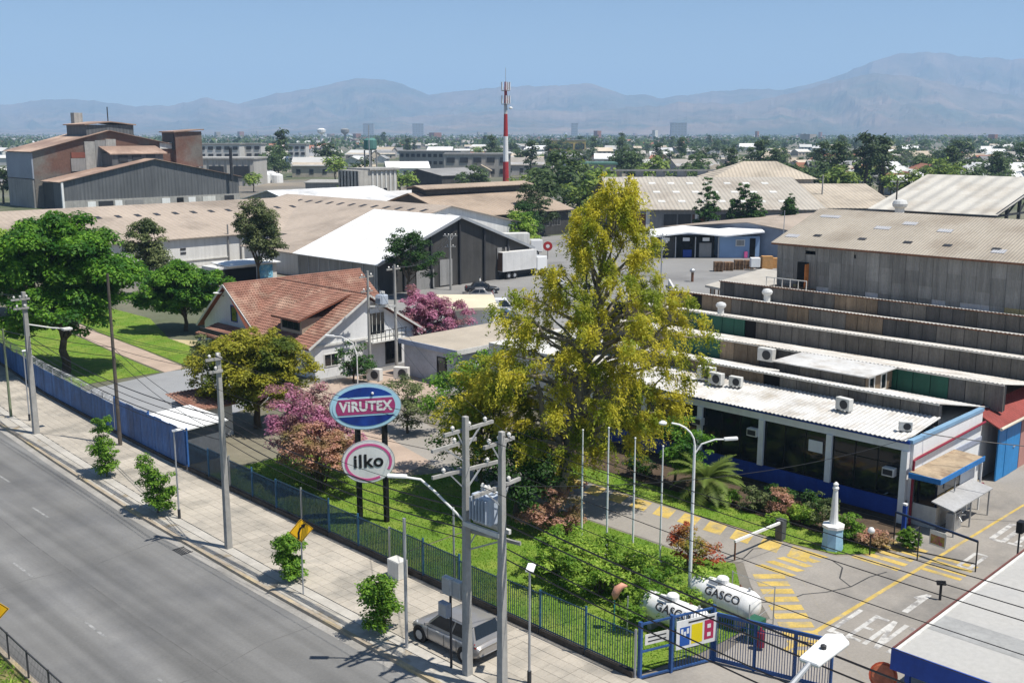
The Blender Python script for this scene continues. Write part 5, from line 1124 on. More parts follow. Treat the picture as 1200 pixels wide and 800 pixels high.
for k in range(3): MB().bar((52.2, 19.9, .8), (52.2 + .3 * math.cos(k * 2.09), 19.62, .8 + .3 * math.sin(k * 2.09)), .04).build('arm', m_steel, tn)
# red-roofed store and the big blue door
rs_ = T('red_store', 'red-roofed store with a tall blue sheet door by the entrance lane', 'building', (63, 21.6, 0))
m_rroof = mat('dull_red_sheet', (.26, .055, .045), .7, .2, .8, 5, corr=((1, 0, 0), .3, .03))
MB().box(60.3, 75, 22.3, 26, 0, 3.5).build('wall', m_offwhite, rs_)
MB().slab((60.3, 21.1, 3.5), (75, 21.1, 3.5), (75, 22.7, 4.3), (60.3, 22.7, 4.3), .08).build('roof', m_rroof, rs_)
MB().tube([(60.3, 21.0, 3.45), (75, 21.0, 3.45)], .09, 8).build('gutter', mat('cream', (.55, .5, .4), .7), rs_)
for k in range(3): MB().box(61.3 + k * 1.15, 62.42 + k * 1.15, 21.42 - .02 * (k % 2), 21.5, .03, 3.3).build('door_leaf', mat('door_blue', (.02, .22, .52), .5, .12, streak=.1), rs_)
MB().box(64.9, 75, 21.45, 21.6, 0, 3.35).build('wall', mat('rose_wall', (.42, .22, .19), .85, .12), rs_); MB().box(63.6, 63.9, 21.36, 21.4, 1.6, 1.66).build('door_handle', m_steel, rs_)
# ================================================================== SAWTOOTH FACTORY
m_p = [mat('panel_%d' % i, c, .75, .2, .9, 6, streak=.3, corr=((0, 1, 0), .16, .01), orand=.22) for i, c in enumerate(((.115, .105, .09), (.14, .13, .115), (.20, .15, .10), (.085, .082, .078)))]
m_pg = mat('green_panel', (.012, .085, .055), .6, .15, .9, streak=.2); m_pk = mat('dark_opening', (.006, .006, .006), .9)
m_tooth = mat('sawtooth_roof', (.53, .505, .46), .7, .18, .5, 4, blotch=((.33, .28, .22), .6, .5, .7))
fa = T('sawtooth_factory', 'sawtooth factory with stepped dark panel walls and pale roof strips', 'factory', (70, 38, 0))
TX = [55.0, 62.0, 70.3, 78.5, 87.0, 94.6]; ZT, ZV = 5.72, 4.22; TY = [(22.4, 50), (21.6, 54), (20, 58), (20, 58), (20, 58)]
GREEN = {1: [(42.2, 46.2)], 2: [(44.4, 50.2)], 0: []}
MB().box(55.05, 94.4, 22.5, 57.6, 0, 4.05).build('body', m_offwhite, fa)
rr = random.Random(23)
for k in range(5):
    X = TX[k]; a, b = TY[k]
    MB().box(X + .05, X + .3, a + .02, b - .02, 4.06, 5.6).build('tooth_core', m_dark, fa)
    y = a; run = 0; cur = 0
    while y < b - .3:
        w_ = rr.choice((1.0, 1.1, 1.15)); w_ = min(w_, b - y)
        if run <= 0: cur = rr.choices((0, 1, 2, 3, 4), (5, 4, 2.2, 3, .7))[0]; run = rr.randint(1, 4) if cur != 4 else 1
        run -= 1
        mm = m_pk if cur == 4 else m_p[cur]
        if any(g0 <= y < g1 for g0, g1 in {1: [(40.8, 45.2), (24, 29.5)], 2: [(44.3, 50.4)], 0: []}.get(k, [])): mm = m_pg
        dd = rr.uniform(0, .03) if mm is not m_pk else -.02
        MB().box(X - .03 - dd, X + .03, y + .02, y + w_ - .02, ZV - .2, ZT - .1).build('wall_panel' if mm is not m_pk else 'opening', mm, fa); y += w_
    nx_ = TX[k + 1]
    corr_roof((X - .32, a, ZT + .03), (X - .32, b, ZT + .03), (nx_ - .06, b, ZV - .02), (nx_ - .06, a, ZV - .02), .3 if k > 1 else .26, .03).build('roof_slope', m_tooth if k else m_offroof, fa)
    MB().box(X - .2, X - .12, a, b, ZT - .12, ZT - .02).build('gutter', m_iron if k > 2 else m_offwhite, fa)
# lantern box on the second slope
lb_ = T('roof_lantern', 'boxy roof lantern with two white-framed windows on the sawtooth roof', 'roof lantern', (60, 30.5, 4.6))
MB().box(58.4, 61.9, 28.4, 34.2, 4.3, 5.6).build('body', m_dark, lb_)
for k in range(4): MB().box(58.34, 58.39, 28.42 + k * 1.45, 29.83 + k * 1.45, 4.4, 5.55).build('wall_panel', m_p[(0, 1, 0, 3)[k]], lb_)
for k in range(3): MB().box(58.42 + k * 1.16, 59.55 + k * 1.16, 28.34, 28.39, 4.4, 5.55).build('wall_panel', m_p[2], lb_)
for a in (58.75, 60.3): win(lb_, '-y', 28.34, a, a + .75, 4.45, 5.5, 1, 1, m_offwhite, None, .08)
MB().slab((57.9, 28.0, 5.72), (62.0, 28.0, 5.72), (62.0, 34.5, 5.74), (57.9, 34.5, 5.74), .07).build('roof', m_offroof, lb_)
turbine('turbine ventilator on the third pale roof strip', 71.2, 47.3, 5.6, .85); turbine('turbine ventilator on the fourth roof strip before the grey shed', 79.6, 48.2, 5.6, .95)
ac_unit('larger of three air conditioners grouped on the office roof', 53.5, 36.4, 4.85, R(8), 1.15); ac_unit('middle air conditioner of the group on the office roof', 53.1, 35.4, 4.82, R(-4)); ac_unit('rightmost air conditioner of the group on the office roof', 53.4, 34.2, 4.84, R(5), .85)
ac_unit('lone air conditioner on the office roof near the corner', 53.0, 26.9, 4.82, R(-10), .95); ac_unit('flat grey unit at the office roof corner', 52.0, 22.9, 4.66, R(30), .7); ac_unit('white box unit on the green-panelled sawtooth wall', 61.4, 37.0, 4.75, 0, 1.2)
# ================================================================== GREY CORRUGATED SHED (right)
gs = T('corrugated_shed', 'big grey corrugated shed with long dusty roof at the right', 'warehouse', (100, 30, 0))
GX0, GX1, GY0, GY1, GE, GR_, GRX = 95.0, 113.0, -12.0, 56.5, 9.0, 11.8, 104.0
MB().extr([(GX0 + .1, GY0, 0), (GX1, GY0, 0), (GX1, GY0, GE), (GRX, GY0, GR_), (GX0 + .1, GY0, GE)], (0, GY1 - GY0, 0)).build('wall', mat('grey_sheet_wall', (.17, .17, .165), .7, .15, streak=.2), gs)
m_gs = mat('corrugated_grey', (.215, .21, .195), .65, .16, .6, 5, streak=.3, corr=((0, 1, 0), .22, .018), orand=.2)
m_gy = mat('yellowed_sheet', (.34, .28, .13), .7, .15, corr=((0, 1, 0), .22, .018)); m_gw = mat('pale_sheet', (.42, .42, .43), .6, .1, corr=((0, 1, 0), .22, .018))
rows = [(8.95, 7.4), (7.4, 6.05), (6.05, 4.9), (4.9, 4.2)]
for r_, (zt, zb) in enumerate(rows):
    y = 26.0; c = 0
    while y < 56.3:
        if r_ == 3: mm = rr.choices((m_gs, m_gy, m_gw), (5, 1.2, 1.2))[0]
        else: mm = m_gs
        MB().box(GX0 - .0 - .05 * (3 - r_) - .004 * (c % 2), GX0 + .09, y + .01, min(y + 1.28, 56.48), zb, zt).build('wall_sheet', mm, gs); y += 1.3; c += 1
m_groof = mat('dusty_sheet_roof', (.385, .34, .275), .9, .1, .25, 2.5, corr=((0, 1, 0), .3, .025), blotch=((.30, .255, .20), .18, .5, .66))
MB().slab((94.4, GY0 - .4, 8.98), (94.4, GY1 + .5, 8.98), (GRX, GY1 + .5, GR_ + .15), (GRX, GY0 - .4, GR_ + .15), .1).build('roof_slope', m_groof, gs); MB().slab((GRX, GY0 - .4, GR_ + .15), (GRX, GY1 + .5, GR_ + .15), (113.6, GY1 + .5, 8.98), (113.6, GY0 - .4, 8.98), .1).build('roof_slope', m_groof, gs)
MB().box(94.3, 94.42, GY0, GY1 + .4, 8.8, 8.95).build('gutter', m_iron, gs)
sl_ = (GR_ + .15 - 8.98) / (GRX - 94.4)
for (x, y, l, w_, mm) in [(96.6, y, .5, .8, m_dark) for y in (52.8, 48, 43.4, 39.6, 35.2)] + [(101.6, 53.5, .6, 2.2, m_gw), (99.5, 47, .7, 1.6, m_gw), (99.8, 41, .7, 1.4, m_gw), (96.0, 55, .7, 1.4, m_gw), (96, 34.6, .8, 1.2, m_gw), (101, 45, .7, 1.4, m_gw)]:
    z = 8.98 + (x - 94.4) * sl_; MB().slab((x, y, z + .05), (x + l, y, z + .05 + l * sl_), (x + l, y + w_, z + .05 + l * sl_), (x, y + w_, z + .05), .04).build('roof_vent' if mm is m_dark else 'skylight', mm, gs)
for y in (52.2, 47.9): MB().box(94.85, 94.93, y, y + 1.4, 8.05, 8.4).build('louvre', m_dark, gs)
dr = MB().box(94.80, 94.92, 52.9, 54.1, 4.7, 7.2).build('doorway', m_pk, gs); MB().box(94.1, 94.8, 52.8, 52.88, 4.75, 7.1).build('open_door', mat('orange_door', (.50, .17, .04), .7, .3, 2), gs)
MB().box(93.0, 94.9, 52, 56.6, 4.5, 4.65).build('landing', m_wood, gs)
for k in range(6): MB().bar((93.05, 52 + k * .9, 4.65), (93.05, 52 + k * .9, 5.6), .07).build('baluster', m_offwhite, gs)
MB().bar((93.05, 52, 5.6), (93.05, 56.6, 5.6), .08).build('handrail', m_offwhite, gs)
turbine('turbine ventilator at the ridge of the grey corrugated shed, left one', 107, 49.5, 11.3, 1.6); turbine('turbine ventilator at the ridge of the grey corrugated shed, right one', 108, 36.5, 11.1, 1.6)
# lean-to canopy left of the shed
ca = T('lean_to_canopy', 'flat grey lean-to canopy at the left end of the grey shed', 'canopy', (100, 64, 0))
MB().slab((95.5, 58.5, 3.1), (112, 58.5, 3.1), (116, 71, 3.1), (99, 68, 3.0), .25).build('roof', mat('cement_sheet', (.42, .39, .34), .9, .12), ca)
for (x, y) in ((96.2, 59.2), (99.6, 67.4), (106, 68.6), (111, 59.5)): MB().bar((x, y, 0), (x, y, 2.8), .2).build('post', m_offwhite, ca)
for k in range(12): MB().bar((95.9 + .28 * k, 59.3 + .72 * k, 1.4), (95.9 + .28 * k, 59.3 + .72 * k, 2.8), .12).build('slat', m_wood, ca)
# ================================================================== GATEHOUSE (lower right)
gh = T('gatehouse', 'flat-roofed gatehouse with navy fascia at the lower right', 'gatehouse', (45, 8, 0))
MB().box(31.3, 62, -2, 13.6, 3.2, 3.42).build('roof', mat('roof_membrane', (.41, .40, .375), .85, .1, .5, 5, blotch=((.35, .345, .33), .35, .5, .68)), gh)
MB().box(31.22, 31.28, -2, 13.66, 2.72, 3.46).build('fascia', m_blue, gh); MB().box(31.3, 62, 13.61, 13.67, 2.85, 3.46).build('fascia', mat('maroon_flashing', (.16, .06, .05), .7), gh)
MB().box(31.7, 61.5, -1.5, 13.2, 2.9, 3.19).build('ceiling', m_offwhite, gh); MB().box(36, 61, -1, 12.2, 0, 2.9).build('wall', m_offwhite, gh)
for (x, y) in ((31.6, 13.2), (31.3, 8), (31.3, 2.5)): MB().bar((x, y, 0), (x, y, 2.9), .16).build('post', m_blue, gh)
MB().box(33.5, 34.9, -2, 13.59, 3.421, 3.426).build('roof_seam', mat('seam_grey', (.30, .30, .29), .85), gh); MB().box(31.32, 62, 13.45, 13.57, 3.421, 3.45).build('upstand', m_offwhite, gh)
for y in (8.3,): MB().tube([(33.2, y, 3.42), (33.2, y, 3.9), (33.05, y, 4.0)], .05, 6).build('vent_pipe', m_dark, gh)
mi = T('safety_mirror', 'round red-backed traffic mirror on the gatehouse corner', 'mirror', (31.2, 14.2, 2.2)); c_ = Vector((31.3, 13.9, 2.35)); d_ = Vector((-.75, -.4, .25)).normalized()
MB().tube([c_ - d_ * .06, c_ - d_ * .02, c_ + d_ * .02], [.3, .44, .46], 20).build('shell', mat('mirror_red', (.42, .07, .03), .4), mi); MB().tube([c_ + d_ * .02, c_ + d_ * .05], [.40, .36], 20).build('face', mat('copper_face', (.38, .11, .05), .25, .3, 5), mi); MB().bar((31.5, 13.5, 2.3), tuple(c_ - d_ * .05), .05).build('bracket', m_dark, mi)
for i, (x, y) in enumerate(((31.4, 14.9), (32.2, 15.2))): tag(MB().bar((x, y, 0), (x - .1, y + .0, .95), .08).build('barrier_post', m_yel), ('yellow post under the gatehouse eave, outer one', 'yellow post under the gatehouse eave, inner one')[i], 'post')
dk = T('intercom_post', 'small black intercom beside the gatehouse edge', 'intercom', (45.2, 14.5, 0)); MB().bar((45.2, 14.6, 0), (45.2, 14.6, 3.6), .06).build('post', m_dark, dk); MB().box(45.0, 45.4, 14.45, 14.7, 3.3, 3.8).build('box', m_black, dk)
# ================================================================== TILED HOUSE
m_tile = mat('clay_tile', (.255, .128, .092), .85, .3, 1.3, 11, blotch=((.35, .225, .165), .5, .5, .66)); m_tile2 = mat('clay_under', (.22, .08, .05), .9)
m_hw = mat('house_white', (.70, .70, .69), .8, .07, .6, streak=.08)
ho = T('tiled_house', 'white house with a red clay tile roof and steep gables', 'house', (53, 78, 0))
def tiles(a, b, c, d, m=m_tile, rows=None):
    """Pantile slope: a,b eave ends, c,d ridge ends (c above b). Stepped rows of half-round ribs, one joined mesh."""
    a, b, c, d = map(Vector, (a, b, c, d)); L_ = ((b - a).length + (c - d).length) / 2; W_ = ((d - a).length + (c - b).length) / 2
    nr = rows or max(2, int(W_ / .36)); nn = (b - a).cross(d - a).normalized()
    if nn.z < 0: nn = -nn
    mb = MB()
    for r_ in range(nr):
        u0, u1 = r_ / nr, (r_ + 1) / nr; p0, p1 = a.lerp(d, u0), b.lerp(c, u0); q0, q1 = a.lerp(d, u1), b.lerp(c, u1)
        n = max(1, int((p1 - p0).length / .26)) * 2; base = len(mb.v)
        for i in range(n + 1):
            t = i / n; h = .06 if i % 2 else .0; mb.v += [p0.lerp(p1, t) + nn * (h + .075), q0.lerp(q1, t) + nn * (h + .03), p0.lerp(p1, t) - nn * .02]
        for i in range(n): k = base + 3 * i; mb.f += [(k, k + 3, k + 4, k + 1), (k + 2, k + 5, k + 3, k)]
    return mb
# walls: stem (ridge along Y) and bar (ridge along X)
MB().extr([(48.1, 71, 0), (58.6, 71, 0), (58.6, 71, 3.2), (53.4, 71, 6.3), (48.1, 71, 3.1)], (0, 9, 0)).build('wall', m_hw, ho)
MB().extr([(48.3, 80.02, 0), (48.3, 89.2, 0), (48.3, 89.2, 2.6), (48.3, 84.7, 6.35), (48.3, 80.02, 3.1)], (14.4, 0, 0)).build('wall', m_hw, ho)
E1, RZ = 2.72, 6.5
def slope(pts, nm='roof_slope'):
    o = tiles(*pts).build(nm, m_tile, ho); o['kind'] = 'stuff'
    a, b, c, d = map(Vector, pts); MB().extr([a, b, c, d], (0, 0, -.1)).build('underlay', m_tile2, o)
slope([(47.2, 70.5, E1), (47.2, 80.2, E1), (53.5, 84.7, RZ), (53.5, 70.5, RZ)])          # stem, left slope (valley to bar)
slope([(59.6, 70.5, E1), (59.6, 80.2, E1), (53.5, 84.7, RZ), (53.5, 70.5, RZ)])          # stem, right slope
slope([(47.9, 79.6, 2.75), (47.3, 79.6, 2.75), (53.5, 84.7, RZ), (47.9, 84.7, RZ)])      # bar, short left piece
slope([(63.2, 79.6, 2.75), (59.5, 79.6, 2.75), (53.5, 84.7, RZ), (63.2, 84.7, RZ)])      # bar, right piece
slope([(47.9, 89.9, 2.2), (63.2, 89.9, 2.2), (63.2, 84.7, RZ), (47.9, 84.7, RZ)])        # bar, back slope
MB().tube([(53.5, 70.45, RZ + .06), (53.5, 84.7, RZ + .06)], .11, 8).build('ridge_tiles', m_tile, ho); MB().tube([(47.9, 84.7, RZ + .06), (63.2, 84.7, RZ + .06)], .11, 8).build('ridge_tiles', m_tile, ho)
for (p, q) in (((47.2, 70.44, E1 - .02), (53.5, 70.44, RZ - .02)), ((59.6, 70.44, E1 - .02), (53.5, 70.44, RZ - .02)), ((47.82, 79.6, 2.73), (47.82, 84.7, RZ - .02)), ((47.82, 89.9, 2.2), (47.82, 84.7, RZ - .02))):
    MB().bar(p, q, .06, .17).build('bargeboard', m_offwhite, ho)
# shed dormer on the left slope
MB().extr([(48.3, 73.0, 3.3), (48.3, 76.2, 3.3), (48.3, 76.2, 4.75), (48.3, 73.0, 4.75)], (4.2, 0, 0)).build('dormer_wall', mat('tan_board', (.34, .27, .20), .85, .15), ho)
slope([(47.7, 72.6, 4.72), (47.7, 76.7, 4.72), (53.2, 76.7, 6.42), (53.2, 72.6, 6.42)], 'dormer_roof')
win(ho, '-x', 48.3, 73.3, 75.9, 3.75, 4.55, 3, 1, m_dark)
win(ho, '-y', 71, 53.6, 55.4, 2.9, 4.9, 4, 1, m_offwhite); win(ho, '-y', 71, 53.8, 54.5, 5.2, 5.7, 1, 1, m_offwhite); win(ho, '-y', 71, 49.0, 50.4, .9, 2.0, 2, 1, m_offwhite)
MB().bar((48.1, 70.93, 2.75), (58.6, 70.93, 2.75), .1, .18).build('string_course', m_offwhite, ho); MB().bar((52.2, 70.94, .02), (52.2, 70.94, 2.64), .12).build('downpipe', m_offwhite, ho)
MB().box(53.2, 57.0, 69.9, 70.98, 2.45, 2.56).build('balcony', m_offwhite, ho)
for k in range(9): MB().bar((53.3 + k * .45, 69.95, 2.56), (53.3 + k * .45, 69.95, 3.4), .04).build('baluster', m_dark, ho)
MB().bar((53.25, 69.95, 3.4), (57.0, 69.95, 3.4), .06).build('handrail', m_dark, ho)
win(ho, '-x', 48.3, 83.2, 84.3, 3.2, 4.7, 1, 1, m_blue); win(ho, '-y', 71, 55.4, 57.2, .2, 2.2, 3, 1, m_dark)
slope([(45.9, 80.4, 2.1), (45.9, 86.6, 2.1), (48.2, 86.6, 2.75), (48.2, 80.4, 2.75)], 'porch_roof')
for y in (80.7, 86.3): MB().bar((46.1, y, 0), (46.1, y, 2.05), .22).build('porch_post', m_hw, ho)
MB().box(46.0, 46.1, 81, 86, 2.35, 2.75).build('flower_box', m_dark, ho)
sd = T('satellite_dish', 'white satellite dish on the left gable of the house', 'satellite dish', (47.7, 85.4, 5.9)); MB().lathe((47.7, 85.4, 5.6), [(.05, 0), (.28, .06), (.42, .16)], 14).build('dish', m_white, sd); MB().bar((47.7, 85.4, 5.62), (48.25, 85.3, 5.4), .05).build('bracket', m_dark, sd)
for i, (x, y) in enumerate(((50.6, 66.3), (52.5, 65.2))): ac_unit(('boxy white condenser at the foot of the left house pole', 'boxy white condenser between the two house poles')[i], x, y, .3, R(20 + 10 * i), 1.3)
# annex roofs beside the house
an = T('flat_annex', 'flat-roofed annex with pale blue edge beside the bougainvillea', 'building', (60, 65, 0)); MB().box(54.6, 66.5, 60.8, 67.4, 0, 2.85).build('wall', mat('annex_wall', (.42, .44, .48), .8), an); MB().box(54.3, 67, 60.5, 67.7, 2.86, 3.05).build('roof', mat('annex_roof', (.40, .35, .28), .9, .12), an); MB().box(54.22, 54.29, 60.5, 67.7, 2.7, 3.1).build('fascia', mat('pale_blue_fascia', (.30, .36, .48), .7), an)
win(an, '-x', 54.6, 62.0, 63.2, .4, 2.2, 1, 1, m_dark); win(an, '-y', 60.8, 57, 60, 1.0, 2.2, 3, 1, m_dark); MB().box(54.3, 67, 60.42, 60.49, 2.7, 3.1).build('fascia', m_offwhite, an)
cn = T('cream_canopy', 'cream-roofed white carport behind the bougainvillea', 'carport', (70.5, 80, 0)); MB().slab((66.6, 77.4, 3.0), (71.5, 73.5, 3.0), (76.6, 79.4, 3.1), (71.6, 84.6, 3.1), .25).build('roof', mat('cream_sheet', (.62, .55, .40), .8, .08), cn); MB().box(70, 74.5, 76.2, 78.8, 0, 2.7).build('wall', m_white, cn)
for (x, y) in ((67.6, 77.6), (71.5, 74.2), (71.7, 83.6)): MB().bar((x, y, 0), (x, y, 2.8), .16).build('post', m_white, cn)
# sheds behind the fence, left
ws = T('white_roof_store', 'white-roofed low store just behind the blue gate', 'shed', (30.6, 60.5, 0)); MB().box(29.6, 32.0, 57.6, 62.0, 0, 2.3).build('wall', mat('store_grey', (.10, .11, .125), .85, .2), ws); MB().slab((29.3, 57.3, 2.35), (32.3, 57.3, 2.45), (32.3, 62.3, 2.45), (29.3, 62.3, 2.35), .08).build('roof', m_white, ws)
wt = T('tile_roof_store', 'small brown tile-roofed store next to the white-roofed one', 'shed', (33.2, 63.6, 0)); MB().box(32.4, 35, 61.6, 65, 0, 2.1).build('wall', m_offwhite, wt); tiles((32.1, 61.3, 2.15), (35.3, 61.3, 2.15), (35.3, 65.3, 2.6), (32.1, 65.3, 2.6)).build('roof', m_tile, wt)
# ================================================================== MIDDLE DISTANCE
def place(t, px, D, rot=R(-45)):
    l = ROOTLOC[t.name]; q = Matrix.Rotation(rot, 3, 'Z') @ Vector(l); p = rf(px, D); t.location = (p[0] + q.x, p[1] + q.y, l[2]); t.rotation_euler = (0, 0, rot)
def tanroof(name, c, ax): return mat(name, c, .9, .12, .12, 1.2, corr=(ax, .9, .05), blotch=(tuple(v * .72 for v in c), .1, .5, .68))
m_tanx = tanroof('tan_roof_x', (.375, .31, .25), (1, 0, 0)); m_tany = tanroof('tan_roof_y', (.385, .32, .26), (0, 1, 0)); m_brn = tanroof('brown_roof', (.37, .29, .22), (1, 0, 0))
m_wwall = mat('long_white_wall', (.66, .65, .62), .8, .08, .3, streak=.12); m_dkwall = mat('dark_sheet', (.06, .058, .055), .8, .2, streak=.2); m_gwall = mat('mid_grey_wall', (.26, .255, .245), .8, .15, .3, streak=.2)  # near-black sheet for dark walls, also for shade in open gable and bays
# white tent hall
tt, tr = gable('tent_hall', 'white tent hall with open dark gable end', 80, 107, 103.5, 121, 4, 9, 'y', m_dkwall, mat('white_canvas', (.83, .83, .82), .6, .04, .4), .6, th=.1)  # solid dark end wall stands in for the shaded open inside
MB().box(79.86, 79.96, 103.6, 120.9, 0, 3.9).build('side_sheet', m_gwall, tt)
for k in range(7):
    for (xa, za, xb, zb) in ((79.5, 3.98, 93.4, 9.15), (107.5, 3.98, 93.6, 9.15)): MB().bar((xa, 105.5 + k * 2.35, za), (xb, 105.5 + k * 2.35, zb), .1, .05).build('roof_seam', m_offwhite, tt)
for k in range(8): MB().box(79.78, 79.85, 104 + k * 2.4, 104.12 + k * 2.4, 0, 3.85).build('side_rib', m_steel, tt)
MB().bar((79.5, 102.9, 3.86), (93.5, 102.9, 9.06), .12, .35).build('verge_trim', m_steel, tt); MB().bar((107.5, 102.9, 3.86), (93.5, 102.9, 9.06), .12, .35).build('verge_trim', m_steel, tt)
for x in (84, 88.5, 93.5, 98, 102.5): MB().bar((x, 103.3, 0), (x, 103.3, 3.9 + 5 * (1 - abs(x - 93.5) / 13.5)), .25).build('frame_post', m_dark, tt)
for (x, z, w_, h_) in ((86, 0, 3, 2.5), (90, .2, 2.2, 3.4), (100.5, 2.8, .9, 1.6), (102, 2.8, .9, 1.6)): MB().box(x, x + w_, 103.36, 103.44, z, z + h_).build('sheet_patch', m_gwall, tt)
# long white-walled shed with tan roof
t1, r1 = gable('long_shed', 'long white-walled shed under a dusty tan roof', 52, 113, 146.5, 186, 4.4, 8.2, 'x', m_wwall, m_tanx, .6)
sl = (8.2 - 4.4) / 19.75
for k in range(13):
    x = 66 + k * 3.2; y_ = 159; z = 4.4 + (y_ - 146.5) * sl + .2; MB().slab((x, y_, z), (x + .8, y_, z), (x + .8, y_ + 1.4, z + 1.4 * sl), (x, y_ + 1.4, z + 1.4 * sl), .1).build('roof_vent', m_dark, r1)
for x in (70, 76): MB().box(x, x + .9, 146.42, 146.5, 2.0, 2.3).build('vent_slot', m_dark, t1); MB().box(x, x + .9, 146.42, 146.5, 2.6, 2.9).build('vent_slot', m_dark, t1)
for x in (84, 86.2, 87.6): MB().tube([(x, 146.3, 0), (x, 146.3, 6.0)], .12, 6).build('flue', m_gwall, t1)
MB().bar((66, 146.4, 1.0), (84, 146.4, 1.0), .12, .15).build('pipe_run', m_offwhite, t1)
t2, r2 = gable('ridged_shed', 'tan-roofed shed behind the white tent hall', 93, 131, 126, 172, 4.2, 8.4, 'y', m_wwall, m_tany, .5)
sl = (8.4 - 4.2) / 19
for k in range(13):
    x = 108; y_ = 128 + k * 3.2; z = 4.2 + (x - 93) * sl + .2; MB().slab((x, y_, z), (x + 1.3, y_, z + 1.3 * sl), (x + 1.3, y_ + .8, z + 1.3 * sl), (x, y_ + .8, z), .1).build('roof_vent', m_dark, r2)
t3, r3 = gable('lean_shed', 'small tan-roofed store with a white wall left of the tent hall', 83, 92.6, 122, 140, 3.2, 4.4, 'y', m_wwall, m_tany, .5, rp=.9)
lw = T('yard_wall', 'low concrete wall along the foot of the long white shed', 'wall', (70, 132, 0)); MB().box(56, 82, 132, 132.4, 0, 1.6).build('wall', m_gwall, lw); MB().box(56, 82, 131.9, 132.5, 1.6, 1.75).build('coping', m_offwhite, lw)
bs = T('yard_store', 'small store with a blue mural panel behind the house', 'shed', (75, 126.5, 0)); MB().box(70.2, 79.5, 125.8, 129.6, 0, 2.3).build('wall', m_wwall, bs); MB().slab((71.8, 125.2, 2.45), (79.8, 125.2, 2.45), (79.8, 130, 2.6), (71.8, 130, 2.6), .12).build('roof', m_white, bs); MB().box(70.2, 76.2, 125.7, 125.79, .1, 2.0).build('opening', m_pk, bs); MB().box(76.4, 78.8, 125.7, 125.79, .3, 2.1).build('mural', mat('sky_mural', (.10, .38, .62), .6, .3, 1.5, col2=(.3, .55, .66)), bs)
# brown gabled shed and neighbours
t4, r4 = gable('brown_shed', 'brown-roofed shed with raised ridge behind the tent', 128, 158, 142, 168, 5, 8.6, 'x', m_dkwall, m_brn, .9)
MB().box(130, 157, 152.8, 157.2, 8.4, 9.5).build('monitor', m_dkwall, t4); MB().slab((128.6, 152, 9.55), (158.4, 152, 9.55), (158.4, 155, 10.1), (128.6, 155, 10.1), .15).build('monitor_roof', m_brn, t4); MB().slab((128.6, 155, 10.1), (158.4, 155, 10.1), (158.4, 158, 9.55), (128.6, 158, 9.55), .15).build('monitor_roof', m_brn, t4)
for k in range(7): win(t4, '-y', 142, 134 + k * 3.2, 136.4 + k * 3.2, 1.8, 3.8, 3, 2, m_gwall)
t5, r5 = gable('white_roof_shed', 'white sheet-roofed shed left of the concrete silo', 124, 152, 184, 212, 4.6, 7.6, 'x', m_gwall, mat('worn_white_sheet', (.66, .66, .65), .7, .12, .2, blotch=((.42, .42, .42), .12, .5, .62)), .5)
t6, r6 = gable('white_roof_shed', 'grey-white roofed shed wing behind the tan roof', 153, 172, 184, 206, 4.2, 6.4, 'x', m_gwall, mat('grey_white_sheet', (.52, .51, .49), .8, .12, .2), .5)
si = T('concrete_silo', 'square ribbed concrete silo with flat cap', 'silo', (178, 232, 0))
MB().box(169.6, 182.6, 227, 236, 0, 10).build('body', mat('silo_concrete', (.42, .40, .36), .9, .12, .5, streak=.25), si)
for k in range(6): MB().box(173.4, 169.6, 227.4 + k * 1.5, 227.9 + k * 1.5, 0, 9.8).build('rib', m_gwall, si)
for k in range(6): MB().box(174 + k * 1.5, 174.5 + k * 1.5, 226.8, 227, 0, 9.8).build('rib', m_offwhite, si)
MB().box(173, 183.2, 226.4, 236.6, 10.0, 10.5).build('cap', m_conc, si); MB().box(178, 178.9, 226.75, 226.98, 3.5, 5.2).build('door', m_pk, si)
wt = T('water_tower', 'thin water tower with a green tank behind the silo', 'water tower', (186, 243, 0))
for (x, y) in ((185, 242), (187.4, 242), (187.4, 244.4), (185, 244.4)): MB().bar((x, y, 0), (x, y, 15), .3).build('leg', m_gwall, wt)
for z in (5, 8, 11, 14): MB().bar((185, 242, z), (187.4, 242, z - 2.5), .15).build('brace', m_gwall, wt); MB().bar((185, 242, z), (185, 244.4, z - 2.5), .15).build('brace', m_gwall, wt)
MB().lathe((186.2, 243.2, 15), [(1.5, 0), (1.9, .4), (1.9, 2.8), (1.0, 3.4)], 14).build('tank', mat('tank_green', (.08, .19, .17), .7, .15), wt); MB().tube([(184.4, 241.4, 5), (184.4, 241.4, 22)], .12, 6).build('antenna', m_steel, wt)
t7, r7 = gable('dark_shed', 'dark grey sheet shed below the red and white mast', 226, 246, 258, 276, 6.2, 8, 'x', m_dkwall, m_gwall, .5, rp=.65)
# red and white mast
ms = T('antenna_mast', 'tall red and white antenna mast', 'mast', (254, 257, 0)); zs = [0, 2, 10.2, 18.6, 26, 29.5, 33.5, 36.5]
for k in range(len(zs) - 1): MB().tube([(254, 257, zs[k]), (254, 257, zs[k + 1])], [1.15 - .02 * zs[k], 1.15 - .02 * zs[k + 1]], 12).build('section', (m_white, mat('mast_red', (.40, .03, .03), .6, .12), m_white, MATS['mast_red'], mat('mast_grey', (.5, .5, .5), .6), MATS['mast_red'], MATS['mast_red'])[k], ms)
for z in (29.6, 34): 
    for k in range(3):
        a = k * 2.09 + .4; dx, dy = math.cos(a), math.sin(a); c = (254 + dx * 1.3, 257 + dy * 1.3)
        for s in (-1, 0, 1): MB().bar((c[0] - dy * s * .8, c[1] + dx * s * .8, z - .2), (c[0] - dy * s * .8, c[1] + dx * s * .8, z + 2.4), .35, .2).build('antenna_panel', m_white, ms)
    MB().lathe((254, 257, z - .5), [(1.5, 0), (1.5, .15)], 12).build('platform', m_gwall, ms)
